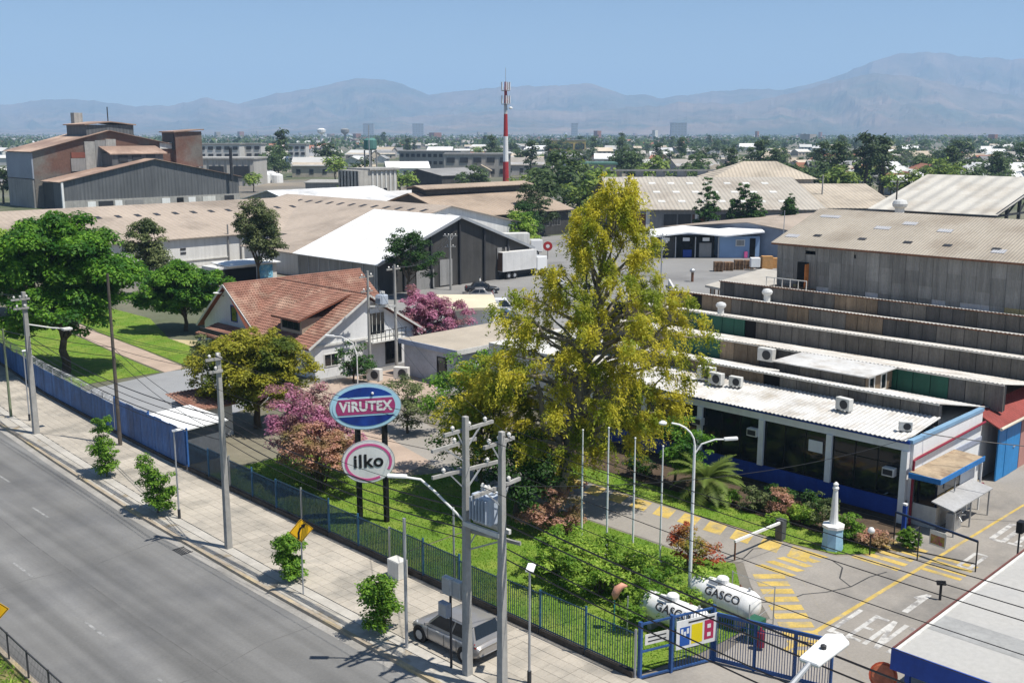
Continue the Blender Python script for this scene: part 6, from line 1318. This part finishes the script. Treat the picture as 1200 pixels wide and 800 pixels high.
MB().lathe((255.4, 256.0, 27.5), [(.1, 0), (.7, .3), (.7, .6), (.1, .9)], 12).build('dish', m_white, ms); MB().tube([(254, 257, 36.5), (254, 257, 41)], .08, 6).build('spike', m_steel, ms)
# brick foundry
m_brick = mat('foundry_brick', (.15, .082, .06), .9, .25, .12, 2, blotch=((.175, .16, .14), .07, .45, .57)); m_rust = mat('rusty_roof', (.285, .195, .15), .9, .2, .1, 1.2, blotch=((.40, .29, .22), .07, .48, .64)); m_slate = mat('slate_sheet', (.115, .12, .125), .8, .15, .15, streak=.25, corr=((1, 0, 0), 1.0, .05))
fo, fr = gable('brick_foundry', 'tall old brick foundry with rusty roof at the left', 110, 157, 290, 308, 15, 20.4, 'y', m_brick, m_rust, .9, cat='factory', rp=.45)
MB().box(109.6, 109.98, 290, 308, 7.8, 14.6).build('side_cladding', mat('blue_grey_cladding', (.26, .29, .34), .8, .12, .2), fo); MB().box(109.5, 109.98, 290.2, 307.8, 0, 7.6).build('side_base', m_gwall, fo)
for k in range(3): MB().box(124 + k * 3, 126.9 + k * 3, 289.6, 289.98, 8, 17.5 + .3 * k).build('grey_panel', m_conc if k != 1 else m_gwall, fo)
MB().box(120, 124, 289.7, 289.98, 9.5, 13).build('window', m_gwall, fo); MB().box(146, 150, 289.7, 289.98, 15.3, 17).build('window', m_offwhite, fo); MB().box(120.2, 124, 289.66, 289.99, 13.1, 14.6).build('lintel', mat('brick_red_dull', (.20, .07, .05), .9), fo)
MB().box(125.4, 139, 291, 304, 19, 22).build('monitor', m_slate, fo); MB().slab((124.8, 290.4, 22.2), (132.2, 290.4, 23), (132.2, 305, 23), (124.8, 305, 22.2), .3).build('monitor_roof', m_rust, fo); MB().slab((132.2, 290.4, 23), (139.6, 290.4, 22.2), (139.6, 305, 22.2), (132.2, 305, 23), .3).build('monitor_roof', m_rust, fo)
MB().box(127.4, 129.8, 303, 305.4, 18, 25.4).build('chimney', m_conc, fo); MB().tube([(134, 296, 22.8), (134, 296, 27)], .15, 6).build('mast', m_dark, fo)
MB().box(150, 158.4, 288, 296, 10, 20.2).build('tower', m_brick, fo); MB().slab((149.4, 287.4, 20.2), (159, 287.4, 20.9), (159, 296.6, 20.9), (149.4, 296.6, 20.2), .3).build('tower_roof', m_rust, fo); MB().box(149.7, 149.98, 288.6, 295, 15, 19.5).build('tower_shutter', m_dark, fo)
MB().box(128.6, 143.5, 283.2, 289.55, 7, 14.2).build('lean_to', m_slate, fo); MB().slab((127.8, 282.6, 14.3), (144.5, 282.6, 14.3), (144.5, 289.5, 16.2), (127.8, 289.5, 16.2), .3).build('lean_to_roof', m_rust, fo)
for k in range(3): MB().box(130.4 + k * 4, 133 + k * 4, 283.0, 283.18, 12, 13.8).build('window', m_dark, fo)
fs, fsr = gable('foundry_shed', 'wide grey sheet-clad shed in front of the brick foundry', 112, 164, 278, 283, 7.3, 12.7, 'y', m_slate, m_rust, .8, cat='warehouse')
MB().slab((111.2, 283.4, 7.25), (137.8, 283.4, 12.7), (137.8, 289.4, 12.7), (111.2, 289.4, 7.25), .3).build('roof', m_rust, fs); MB().slab((137.8, 283.9, 12.7), (164.8, 283.9, 7.25), (164.8, 289.4, 7.25), (137.8, 289.4, 12.7), .3).build('roof', m_rust, fs); MB().box(112, 112.3, 283, 289.8, 0, 7).build('side_wall', m_dkwall, fs)
MB().box(111.9, 164.1, 277.7, 277.98, 0, 2.3).build('base_band', m_conc, fs); MB().bar((112.1, 277.6, 0), (112.1, 277.6, 7.2), .5).build('downpipe', m_white, fs)
for k, (x, w_, m_) in enumerate(((118.5, 2.2, m_white), (121.5, 4, m_dark), (126, 2, m_white), (129, 5, m_gwall), (139.5, 2.4, m_white), (144, 2, m_pk), (147.5, 2.2, m_white), (152, 4, m_offwhite), (159, 3, m_dark))): MB().box(x, x + w_, 277.55, 277.68, .4, 1.9).build('window', m_, fs)
MB().tube([(161, 276.5, 6), (161, 276.5, 15.6)], .45, 10).build('flue', m_dark, fs)
# grey ribbed hall centre right (square to the view)
hall_r = mat('grey_ribbed_roof', (.40, .365, .31), .9, .1, .2, 2, corr=((AX, -AX, 0), .9, .05), blotch=((.33, .29, .24), .08, .5, .66))
t8, r8 = gable('ribbed_hall', 'wide grey-brown ribbed roof hall behind the blue kiosk', -21, 21, 0, 56, 4.6, 9.8, 'x', m_gwall, hall_r, .8)
t8_l = ROOTLOC[t8.name]; sl = 5.2 / 28
for r_ in range(3):
    for k in range(8): x = -16 + k * 4.2; y_ = 5 + r_ * 8; z = 4.6 + y_ * sl + .22; MB().slab((x, y_, z), (x + 1.5, y_, z), (x + 1.5, y_ + 1.6, z + 1.6 * sl), (x, y_ + 1.6, z + 1.6 * sl), .08).build('skylight', m_offwhite, r8)
for k in range(12): MB().box(-20 + k * 2.9, -17.4 + k * 2.9, -.1, -.02, .1, 3.6).build('bay_door', (m_dkwall, m_iron, m_gwall, m_dkwall)[k % 4], t8)
for k in range(4): MB().box(-15 + k * 10, -14.2 + k * 10, -.25, -.11, 0, 4.3).build('pier', m_offwhite, t8)
place(t8, 842, 215)
t9, r9 = gable('hip_shed', 'lower tan-roofed wing with a raised pyramid roof', -15, 15, 0, 46, 4.4, 8.2, 'x', mat('blue_grey_wall', (.27, .31, .38), .8, .12), tanroof('tan_roof_d', (.44, .38, .30), (AX, -AX, 0)), .8); place(t9, 965, 222)
py = T('pyramid_roof', 'pyramid-shaped tan roof rising behind the ribbed hall', 'roof', rf(882, 262), rotz=R(-45)); MB().box(-12, 12, -8, 8, 0, 9).build('wall', m_gwall, py); MB().add([(-13, -9, 9), (13, -9, 9), (13, 9, 9), (-13, 9, 9), (-3, 0, 13), (5, 0, 13)], [(0, 1, 5, 4), (1, 2, 5), (2, 3, 4, 5), (3, 0, 4), (3, 2, 1, 0)]).build('roof', MATS['tan_roof_d'], py)
oc = T('open_roof_frame', 'unroofed block with open roof beams above the ribbed hall', 'building', rf(790, 300), rotz=R(-45)); MB().box(-22, 22, 0, 14, 0, 7.2).build('wall', m_gwall, oc)
for k in range(8): MB().box(-22 + k * 6.1, -21.4 + k * 6.1, 0, 14, 7.2, 9.2).build('beam', m_conc, oc)
MB().box(-22, 22, -.4, -.05, 9.2, 9.7).build('edge_beam', m_conc, oc)
# ribbed open shed at right
to, ro = gable('open_ribbed_shed', 'pale ribbed-roof open shed with dark trusses at the right', 188, 236, 70, 92, 6, 11.5, 'y', m_dkwall, mat('pale_ribbed_roof', (.50, .475, .42), .85, .1, .2, 2, corr=((0, 1, 0), 3.2, .16), blotch=((.40, .36, .30), .1, .5, .66)), .8, walls=False)
for k in range(9):
    x = 188.5 + k * 5.8; zt = 6 + 5.5 * (1 - abs(x - 212) / 24); MB().bar((x, 70.2, 0), (x, 70.2, zt - .2), .5).build('post', m_dark, to)
    if k < 8: MB().bar((x, 70.2, 5.6), (x + 5.8, 70.2, 5.6), .35).build('tie_beam', m_dark, to); MB().bar((x, 70.2, 5.6), (x + 5.8, 70.2, 6 + 5.5 * (1 - abs(x + 5.8 - 212) / 24) - .3), .25).build('truss_web', m_dark, to)
MB().bar((188, 69.6, 5.9), (212, 69.6, 11.4), .3, .5).build('rafter', m_dark, to); MB().bar((236, 69.6, 5.9), (212, 69.6, 11.4), .3, .5).build('rafter', m_dark, to)
MB().box(188.4, 236, 88, 91.8, 0, 5.5).build('back_wall', m_dkwall, to)
# tan flat shed between
t10, r10 = gable('low_tan_shed', 'low tan roof between the grey shed and the ribbed hall', 150, 186, 78, 112, 3.6, 5.4, 'x', MATS['blue_grey_wall'], m_tanx, .6)
# blue kiosk with white canopies
ki = T('blue_kiosk', 'blue kiosk with open dark bays under white canopies', 'kiosk', rf(768, 169.6), rotz=R(-45))
MB().box(10.4, 16.9, 0, 5, 0, 3.5).build('wall', mat('kiosk_blue', (.22, .33, .50), .7, .1), ki); MB().box(0, 10.35, 4.6, 5, 0, 3.3).build('back_wall', m_dkwall, ki)
for k, x in enumerate((0.05, 3.3, 6.5, 10.25)): MB().box(x - .08, x + .08, -.1, .06, 0, 3.4).build('post', m_steel, ki)
for k, x in enumerate((0.2, 3.45, 6.65)): MB().box(x, x + 3.0, .5, .58, 0, 3.3).build('bay_shade_panel', m_pk if k else m_dkwall, ki); MB().box(x + 1.0, x + 2.1, -.06, .0, 2.75, 3.3).build('bay_sign', m_white, ki)  # dark panels in the bays are colour standing in for shade inside
MB().box(4.6, 6.0, .35, .48, .1, 1.3).build('bin_row', m_blue, ki); MB().box(7.2, 9.2, .35, .48, .1, 2.4).build('rack', m_gwall, ki)
for (x0, x1, z0, z1) in ((-.6, 5.2, 3.6, 4.3), (5.2, 11.2, 4.3, 3.75), (11.2, 17.4, 3.75, 4.4)): MB().slab((x0, -1.0, z0), (x1, -1.0, z1), (x1, 5.4, z1 + .5), (x0, 5.4, z0 + .5), .22).build('canopy', MATS['white_canvas'], ki)
MB().box(13.0, 14.5, -.08, -.01, 1.9, 3.0).build('window', m_offwhite, ki); MB().box(13.15, 14.35, -.12, -.085, 2.05, 2.85).build('pane', m_gwall, ki); MB().box(15.3, 16.2, -.06, -.01, .05, 3.2).build('door', m_pk, ki); MB().box(14.4, 14.9, -.5, -.1, .1, 1.1).build('pink_bag', m_pinkr, ki)
# pallets, timber, crates
rr = random.Random(31)
def pallets(label, px, D, n, w_, rot=R(-45)):
    p = rf(px, D); t = T('pallet_stack', label, 'pallets', p, 'pallet stacks in the rear yard', rotz=rot)
    for k in range(n):
        m = MB(); z = k * .16
        for i in range(5): m.box(-w_ / 2, w_ / 2, -.6 + i * .26, -.45 + i * .26, z + .11, z + .14)
        for i in range(3): m.box(-w_ / 2 + i * (w_ - .1) / 2, -w_ / 2 + .1 + i * (w_ - .1) / 2, -.6, .6, z, z + .11)
        m.build('pallet', m_wood, t)
for i, (px, D, n, lb) in enumerate(((843, 153, 9, 'leftmost stack of wooden pallets by the lean-to canopy'), (855, 154, 8, 'second stack of wooden pallets from the left'), (867, 155, 9, 'third stack of wooden pallets from the left'), (879, 156, 8, 'fourth stack of wooden pallets from the left'), (890, 157, 10, 'stack of wooden pallets beside the orange crates'))): pallets(lb, px, D, n, 1.25)
for i, (px, D, w_, h_) in enumerate(((900, 156, 1.6, 1.9), (908, 157, 1.3, 1.5))):
    t = T('wooden_crate', ('taller orange wooden crate beside the white lamp pole', 'shorter orange wooden crate beside the white lamp pole')[i], 'crate', rf(px, D), rotz=R(-45))
    for k in range(6): MB().box(-w_ / 2, w_ / 2, -.6, -.56, .05 + k * h_ / 6, .05 + (k + .9) * h_ / 6).build('plank', mat('orange_wood', (.50, .27, .10), .8, .2, 2), t)
    MB().box(-w_ / 2 + .01, w_ / 2 - .01, -.55, .6, .03, h_).build('core', MATS['orange_wood'], t)
wb = MB().box(-.7, .7, -.5, .5, .5, 1.9).build('water_tote', m_white, None, bevel=.08); wb.location = rf(886, 154); wb.rotation_euler = (0, 0, R(-45)); tag(wb, 'white plastic tote standing on the pallets', 'tote')
bp = T('ball_post', 'brown post with a silver ball ventilator in the rear yard', 'ventilator', (117.9, 83.1, 0)); MB().tube([(117.9, 83.1, 0), (117.9, 83.1, 1.3)], .18, 10).build('post', m_iron, bp); MB().lathe((117.9, 83.1, 1.25), [(.15, 0), (.38, .15), (.4, .35), (.2, .55)], 12).build('ball', m_steel, bp)
yw = T('yard_parapet', 'low white parapet along the rear yard edge', 'wall', (103, 72, 0)); MB().bar((97, 69.5, .45), (112.5, 83.0, .45), .25, .9).build('wall', m_offwhite, yw); MB().bar((92, 62, .45), (97, 69.3, .45), .25, .9).build('wall', m_offwhite, yw)
# vehicles in the yards
m_dkcar = mat('dark_car_paint', (.03, .034, .04), .25, .05, coat=.5); m_wcar = mat('white_car_paint', (.72, .72, .71), .3, .03, coat=.4); m_bcar = mat('blue_car_paint', (.05, .08, .13), .3, .05, coat=.4)
car('dark saloon car parked in front of the tent hall', 90.6, 96.0, R(-40), m_dkcar, 4.4, 1.75, 1.45, False)
car('white van parked beside the cream carport', 80.4, 82.6, R(-45), m_wcar, 4.6, 1.8, 1.95, True, True); car('dark blue car in front of the white van', 77.9, 79.2, R(-50), m_bcar, 4.1, 1.7, 1.45)
car('pale grey car parked beside the tent hall corner', 86.5, 92.5, R(140), m_silver, 4.2, 1.72, 1.46, False); car('white car parked in the middle of the rear yard', 100.5, 92.0, R(-45), m_wcar, 4.2, 1.72, 1.46); car('dark car parked behind the cream carport', 83.2, 87.6, R(-35), m_dkcar, 4.1, 1.7, 1.46)
def lorry(label, x, y, rz, boxm, L_=9, cabm=None):
    t = T('box_lorry', label, 'lorry', (x, y, 0), None, rotz=rz)
    MB().box(-L_ / 2, L_ / 2 - 2.2, -1.2, 1.2, 1.1, 3.8).build('cargo_box', boxm, t, bevel=.03); MB().box(-L_ / 2, L_ / 2, -.5, .5, .6, 1.05).build('chassis', m_dark, t); MB().box(L_ / 2 - 2.0, L_ / 2, -1.1, 1.1, .7, 2.7).build('cab', cabm or m_wcar, t, bevel=.12); MB().box(L_ / 2 - .02, L_ / 2 + .02, -.95, .95, 1.7, 2.5).build('windscreen', m_glass, t)
    MB().box(-L_ / 2 - .03, -L_ / 2 - .0, -1.1, 1.1, 1.2, 3.7).build('rear_door', mat('rust_door', (.13, .075, .05), .8, .2), t)
    for sx in (-L_ / 2 + 1.2, -L_ / 2 + 2.3, L_ / 2 - 1.1):
        for sy in (-1, 1): wh = MB().tube([(sx, sy * .8, .5), (sx, sy * 1.12, .5)], .5, 16).build('wheel', m_rub, t); MB().tube([(sx, sy * 1.12, .5), (sx, sy * 1.14, .5)], .25, 10).build('rim', m_steel, wh)
    return t
lorry('white box lorry with brown rear door beside the tent hall', 105.0, 103.4, R(-3), mat('trailer_white', (.62, .61, .59), .6, .08, streak=.1), 8.6)
lorry('white box lorry seen left of the weeping tree top', 123, 121, R(-35), m_offwhite, 7); lorry('blue lorry with a red and white panel beside the kiosk', 157.5, 97.0, R(60), m_blue, 8, m_wcar)
lp = T('lorry_panel', 'red and white stripe board on the blue lorry rear', 'panel', rf(902, 176), rotz=R(-45)); MB().box(-1.3, 1.3, -.1, 0, .9, 2.0).build('blue_board', m_blue, lp); MB().box(-.9, .9, -.14, -.11, 1.1, 1.6).build('red_board', MATS['mast_red'], lp); MB().box(.0, 1.2, -.17, -.145, 1.4, 1.75).build('white_board', m_white, lp)
rd = T('round_red_sign', 'round red sign beside the white lorry', 'sign', rf(642, 168), rotz=R(-45)); MB().tube([(0, 0, 0), (0, 0, 1.4)], .06, 6).build('post', m_dark, rd); MB().tube([(0, -.05, 2.1), (0, -.1, 2.1)], .75, 18).build('disc', MATS['mast_red'], rd); MB().tube([(0, -.1, 2.1), (0, -.11, 2.1)], .3, 14).build('centre', m_white, rd)
# person walking past the dark car
def person(label, x, y, rz):
    t = T('person', label, 'person', (x, y, 0), rotz=rz)
    V = [(0, 0, .95), (0, 0, 1.18), (0, 0, 1.42), (0, 0, 1.52), (.02, 0, 1.66), (.02, 0, 1.74), (0, .1, .9), (.12, .1, .5), (.03, .1, .08), (.16, .11, .03), (0, -.1, .9), (-.06, -.1, .5), (-.24, -.1, .1), (-.12, -.11, .03), (0, .2, 1.4), (-.06, .25, 1.12), (.06, .25, .88), (0, -.2, 1.4), (.06, -.25, 1.12), (.2, -.24, .92)]
    E_ = [(0, 1), (1, 2), (2, 3), (3, 4), (4, 5), (0, 6), (6, 7), (7, 8), (8, 9), (0, 10), (10, 11), (11, 12), (12, 13), (2, 14), (14, 15), (15, 16), (2, 17), (17, 18), (18, 19)]
    rad = [.15, .14, .15, .065, .1, .085, .1, .07, .05, .04, .1, .07, .05, .04, .07, .05, .04, .07, .05, .04]
    me = bpy.data.meshes.new('body'); me.from_pydata(V, E_, []); o = bpy.data.objects.new('body', me); COL.objects.link(o); o.parent = t
    md = o.modifiers.new('skin', 'SKIN'); o.modifiers.new('sub', 'SUBSURF').render_levels = 1
    for i, r_ in enumerate(rad): me.skin_vertices[0].data[i].radius = (r_, r_)
    me.skin_vertices[0].data[0].use_root = True
    me.materials.append(mat('pale_workwear', (.55, .53, .50), .9)); MB().lathe((.02, 0, 1.7), [(.11, 0), (.115, .06), (.06, .13)], 10).build('hair', m_dark, t)
person('person in pale workwear walking behind the dark saloon car', 91.8, 97.6, R(120))
# ================================================================== FAR TOWN LANDMARKS
def block(label, px, D, w_, d_, h_, m, floors=4, cols=6, rot=R(-45), name='apartment_block', roof=None):
    t = T(name, label, 'building', rf(px, D), rotz=rot); MB().box(-w_ / 2, w_ / 2, 0, d_, 0, h_).build('wall', m, t)
    for f in range(floors):
        for c in range(cols):
            a = -w_ / 2 + w_ * (c + .2) / cols; z = h_ * (f + .3) / floors; MB().box(a, a + w_ * .6 / cols, -.25, -.03, z, z + h_ * .45 / floors).build('window', m_dark if D < 1500 else m_gwall, t)
    MB().box(-w_ / 2 - .4, w_ / 2 + .4, -.4, d_ + .4, h_, h_ + .6).build('roof', roof or m_gwall, t); return t
m_blk = mat('pale_block', (.55, .53, .50), .85, .1, .05); m_old = mat('old_concrete', (.36, .34, .31), .9, .18, .08, streak=.2)
block('pale apartment block beside the foundry, left of two', 262, 520, 20, 12, 14, m_blk, 4, 5); block('pale apartment block beside the foundry, right of two', 292, 530, 16, 12, 14, m_blk, 4, 4); block('small white apartment block between the dark trees', 352, 600, 10, 10, 13, m_blk, 4, 3)
ob = block('long old concrete building with rows of small windows', 505, 520, 32, 14, 10.5, m_old, 3, 11, R(-62), 'concrete_building')
ob2 = block('old concrete frame building with large dark openings', 560, 480, 30, 16, 10, m_old, 2, 5, R(-45), 'concrete_building')
block('grey two-storey building behind the weeping tree top', 702, 300, 9, 10, 11, m_old, 2, 2, R(-45), 'concrete_building', mat('green_roof', (.10, .2, .16), .7))
block('distant yellow-topped stadium-like building', 665, 1050, 34, 20, 12, mat('yellow_band', (.50, .36, .10), .8), 1, 6); block('distant square office block below the mountains', 792, 3600, 52, 30, 50, mat('far_block', (.30, .32, .35), .8), 6, 5)
for i, (px, w_, h_) in enumerate(((435, 42, 52), (492, 44, 52), (672, 24, 54))): block(('far hazy tower block left of the concrete building', 'far hazy tower block above the concrete building', 'slim far tower right of the mast')[i], px, 4200, w_, 25, h_, MATS['far_block'], 6, 4)
for i, px in enumerate((381, 408)):
    t = T('far_water_tower', ('far white mushroom water tower, left of two', 'far grey mushroom water tower, right of two')[i], 'water tower', rf(px, 1700)); c = t.location; MB().lathe(tuple(c), [(2.0, 0), (1.6, 16), (6.5, 20), (7, 24), (3, 26)], 14).build('body', m_white if i == 0 else m_gwall, t)
wl = T('ruin_wall', 'broken block wall on the dirt yard', 'wall', rf(390, 330), rotz=R(-45)); MB().box(-8, 4, 0, .6, 0, 4.6).build('wall', m_gwall, wl); MB().box(4, 12, 0, .6, 0, 3).build('wall', m_old, wl); MB().box(-8, -7.4, .6, 12, 0, 4.6).build('wall', m_gwall, wl); MB().slab((-8.4, -.4, 4.7), (4.4, -.4, 4.7), (4.4, 12, 5.1), (-8.4, 12, 5.1), .2).build('roof', m_conc, wl)
for i, (px, D, s) in enumerate(((303, 430, 3), (312, 425, 2.6), (320, 432, 2.8), (328, 428, 2.3))):
    t = T('storage_tank', ('leftmost white tank on the dirt yard', 'second white tank on the dirt yard', 'third white tank on the dirt yard', 'rightmost white tank on the dirt yard')[i], 'tank', rf(px, D)); c = t.location; MB().lathe(tuple(c), [(s, 0), (s, s * 1.3), (s * .4, s * 1.6)], 14).build('shell', m_white, t); MB().lathe((c.x, c.y, c.z + s * 1.55), [(s * .2, 0), (s * .2, .5)], 8).build('cap', m_steel, t)
block('grey ribbed depot right of the foundry', 258, 400, 28, 22, 10, mat('ribbed_depot', (.40, .385, .35), .85, .12, .2, corr=((AX, -AX, 0), 2.2, .3)), 1, 3, R(-45), 'depot', m_conc)
# houses at right with white roofs
for i, (px, D, w_, lb) in enumerate(((1128, 380, 14, 'white-roofed house, leftmost above the open ribbed shed'), (1142, 365, 12, 'bright white-roofed house with blue gable above the open ribbed shed'), (1175, 390, 16, 'low white-roofed house at the right edge'), (1150, 520, 15, 'red-roofed house at the right beyond the white roofs'), (905, 440, 13, 'grey-roofed house above the pyramid roof'), (868, 520, 14, 'red-roofed house behind the thin dark trees'))):
    t, r = gable('town_house', lb, -w_ / 2, w_ / 2, 0, 9, 3.2, 5.6, 'y' if i == 1 else 'x', MATS['kiosk_blue'] if i == 1 else m_offwhite, (m_white if i in (0, 1, 2) else MATS['rusty_roof'] if i in (3, 5) else m_gwall), .5, cat='house'); win(t, '-y', 0, -2, 0, 1, 2.4, 2, 1); win(t, '-y', 0, 1, 2.6, 1, 2.4, 2, 1); place(t, px, D)
# repeated far houses
RC = [(.62, .61, .58), (.36, .33, .29), (.30, .13, .08), (.24, .24, .24), (.45, .38, .29), (.70, .70, .69)]
hm = []
for i, c in enumerate(RC):
    for j in range(2):
        w_, d_, h_ = (11, 8, 3.2) if j == 0 else (16, 11, 3.8); rz = 2.2; m = MB().extr([(-w_ / 2, -d_ / 2, 0), (-w_ / 2, d_ / 2, 0), (-w_ / 2, d_ / 2, h_), (-w_ / 2, 0, h_ + rz - .1), (-w_ / 2, -d_ / 2, h_)], (w_, 0, 0))
        nf = len(m.f); m.slab((-w_ / 2 - .5, -d_ / 2 - .5, h_ - .25), (w_ / 2 + .5, -d_ / 2 - .5, h_ - .25), (w_ / 2 + .5, 0, h_ + rz), (-w_ / 2 - .5, 0, h_ + rz), .2); m.slab((-w_ / 2 - .5, 0, h_ + rz), (w_ / 2 + .5, 0, h_ + rz), (w_ / 2 + .5, d_ / 2 + .5, h_ - .25), (-w_ / 2 - .5, d_ / 2 + .5, h_ - .25), .2)
        nr = len(m.f)
        for q in range(3): m.box(-w_ / 2 + 1.5 + q * w_ / 3.4, -w_ / 2 + 3 + q * w_ / 3.4, -d_ / 2 - .1, -d_ / 2 - .01, 1, 2.4)
        o = m.build('far_house', (m_offwhite, mat('beige_render', (.45, .39, .31), .85), mat('grey_render', (.36, .35, .34), .85))[(i + j) % 3]); me = o.data; me.materials.append(mat('far_roof_%d' % i, c, .85, .15, .1, orand=.25)); me.materials.append(m_dark)
        for k, p in enumerate(me.polygons): p.material_index = 0 if k < nf else (1 if k < nr else 2)
        hm.append(me); bpy.data.objects.remove(o)
rs = random.Random(77); nh = 0
while nh < 290:
    D = 320 * math.exp(rs.random() ** .9 * 1.7); px = rs.uniform(-60, 1260)
    if D < 560 and px < 330: continue
    if D < 480 and px < 720: continue
    if D < 360 and px < 1050: continue
    hk = rs.randrange(len(hm)); o = bpy.data.objects.new('far_house', hm[hk]); COL.objects.link(o); o.location = rf(px, D); o.rotation_euler = (0, 0, R(-45) + rs.choice((0, R(90), R(20), R(-25))) + rs.uniform(-.15, .15)); s = rs.uniform(.8, 1.35); o.scale = (s, s, s * rs.uniform(.9, 1.2))
    tag(o, 'low %s distant town house, %s rows, %s' % (('pale-roofed', 'brown-roofed', 'red-roofed', 'dark-roofed', 'tan-roofed', 'white-roofed')[hk // 2], ('nearer' if D < 620 else 'farther'), zone(px)), 'house', 'houses of the distant town'); nh += 1
for px, D, w_ in ((60, 480, 30), (20, 420, 26), (10, 650, 40), (95, 700, 36), (220, 800, 30), (545, 900, 60), (620, 760, 40)):
    t, r = gable('far_warehouse', ('broad pale distant warehouse %s' if w_ > 32 else 'pale distant warehouse %s') % zone(px), -w_ / 2, w_ / 2, 0, 18, 4.5, 6, 'x', m_blk, m_offwhite, .5, cat='warehouse', group='warehouses of the distant town'); place(t, px, D)
far = MB(); rs = random.Random(5); fi = []
for _ in range(2600):
    D = 2000 * math.exp(rs.random() * 1.2); px = rs.uniform(-100, 1300); p = rf(px, D); s = rs.uniform(8, 26); h = rs.uniform(3, 7) if rs.random() > .01 else rs.uniform(12, 26); far.box(p[0] - s * .5, p[0] + s * .5, p[1] - s * .4, p[1] + s * .4, 0, h); fi.append(rs.randrange(3))
o = far.build('far_town', m_offwhite); o.data.materials.append(mat('far_roof_1', RC[1])); o.data.materials.append(mat('far_roof_2', RC[2]))
for k, p in enumerate(o.data.polygons): p.material_index = fi[k // 6]
tag(o, 'hazy mass of far-off town buildings below the mountains', 'town', kind='stuff')
# ================================================================== HAZE
hz = bpy.data.materials.new('haze_air'); hz.use_nodes = True; t = hz.node_tree; t.nodes.clear()
pv = t.nodes.new('ShaderNodeVolumePrincipled'); pv.inputs['Color'].default_value = (.47, .70, 1.0, 1); pv.inputs['Density'].default_value = .00013; pv.inputs['Anisotropy'].default_value = .0
om = t.nodes.new('ShaderNodeOutputMaterial'); t.links.new(pv.outputs[0], om.inputs['Volume'])
o = MB().box(-14500, 14500, -14500, 14500, -30, 900).build('haze', hz); tag(o, 'thin pale haze filling the valley air', 'haze', kind='stuff')
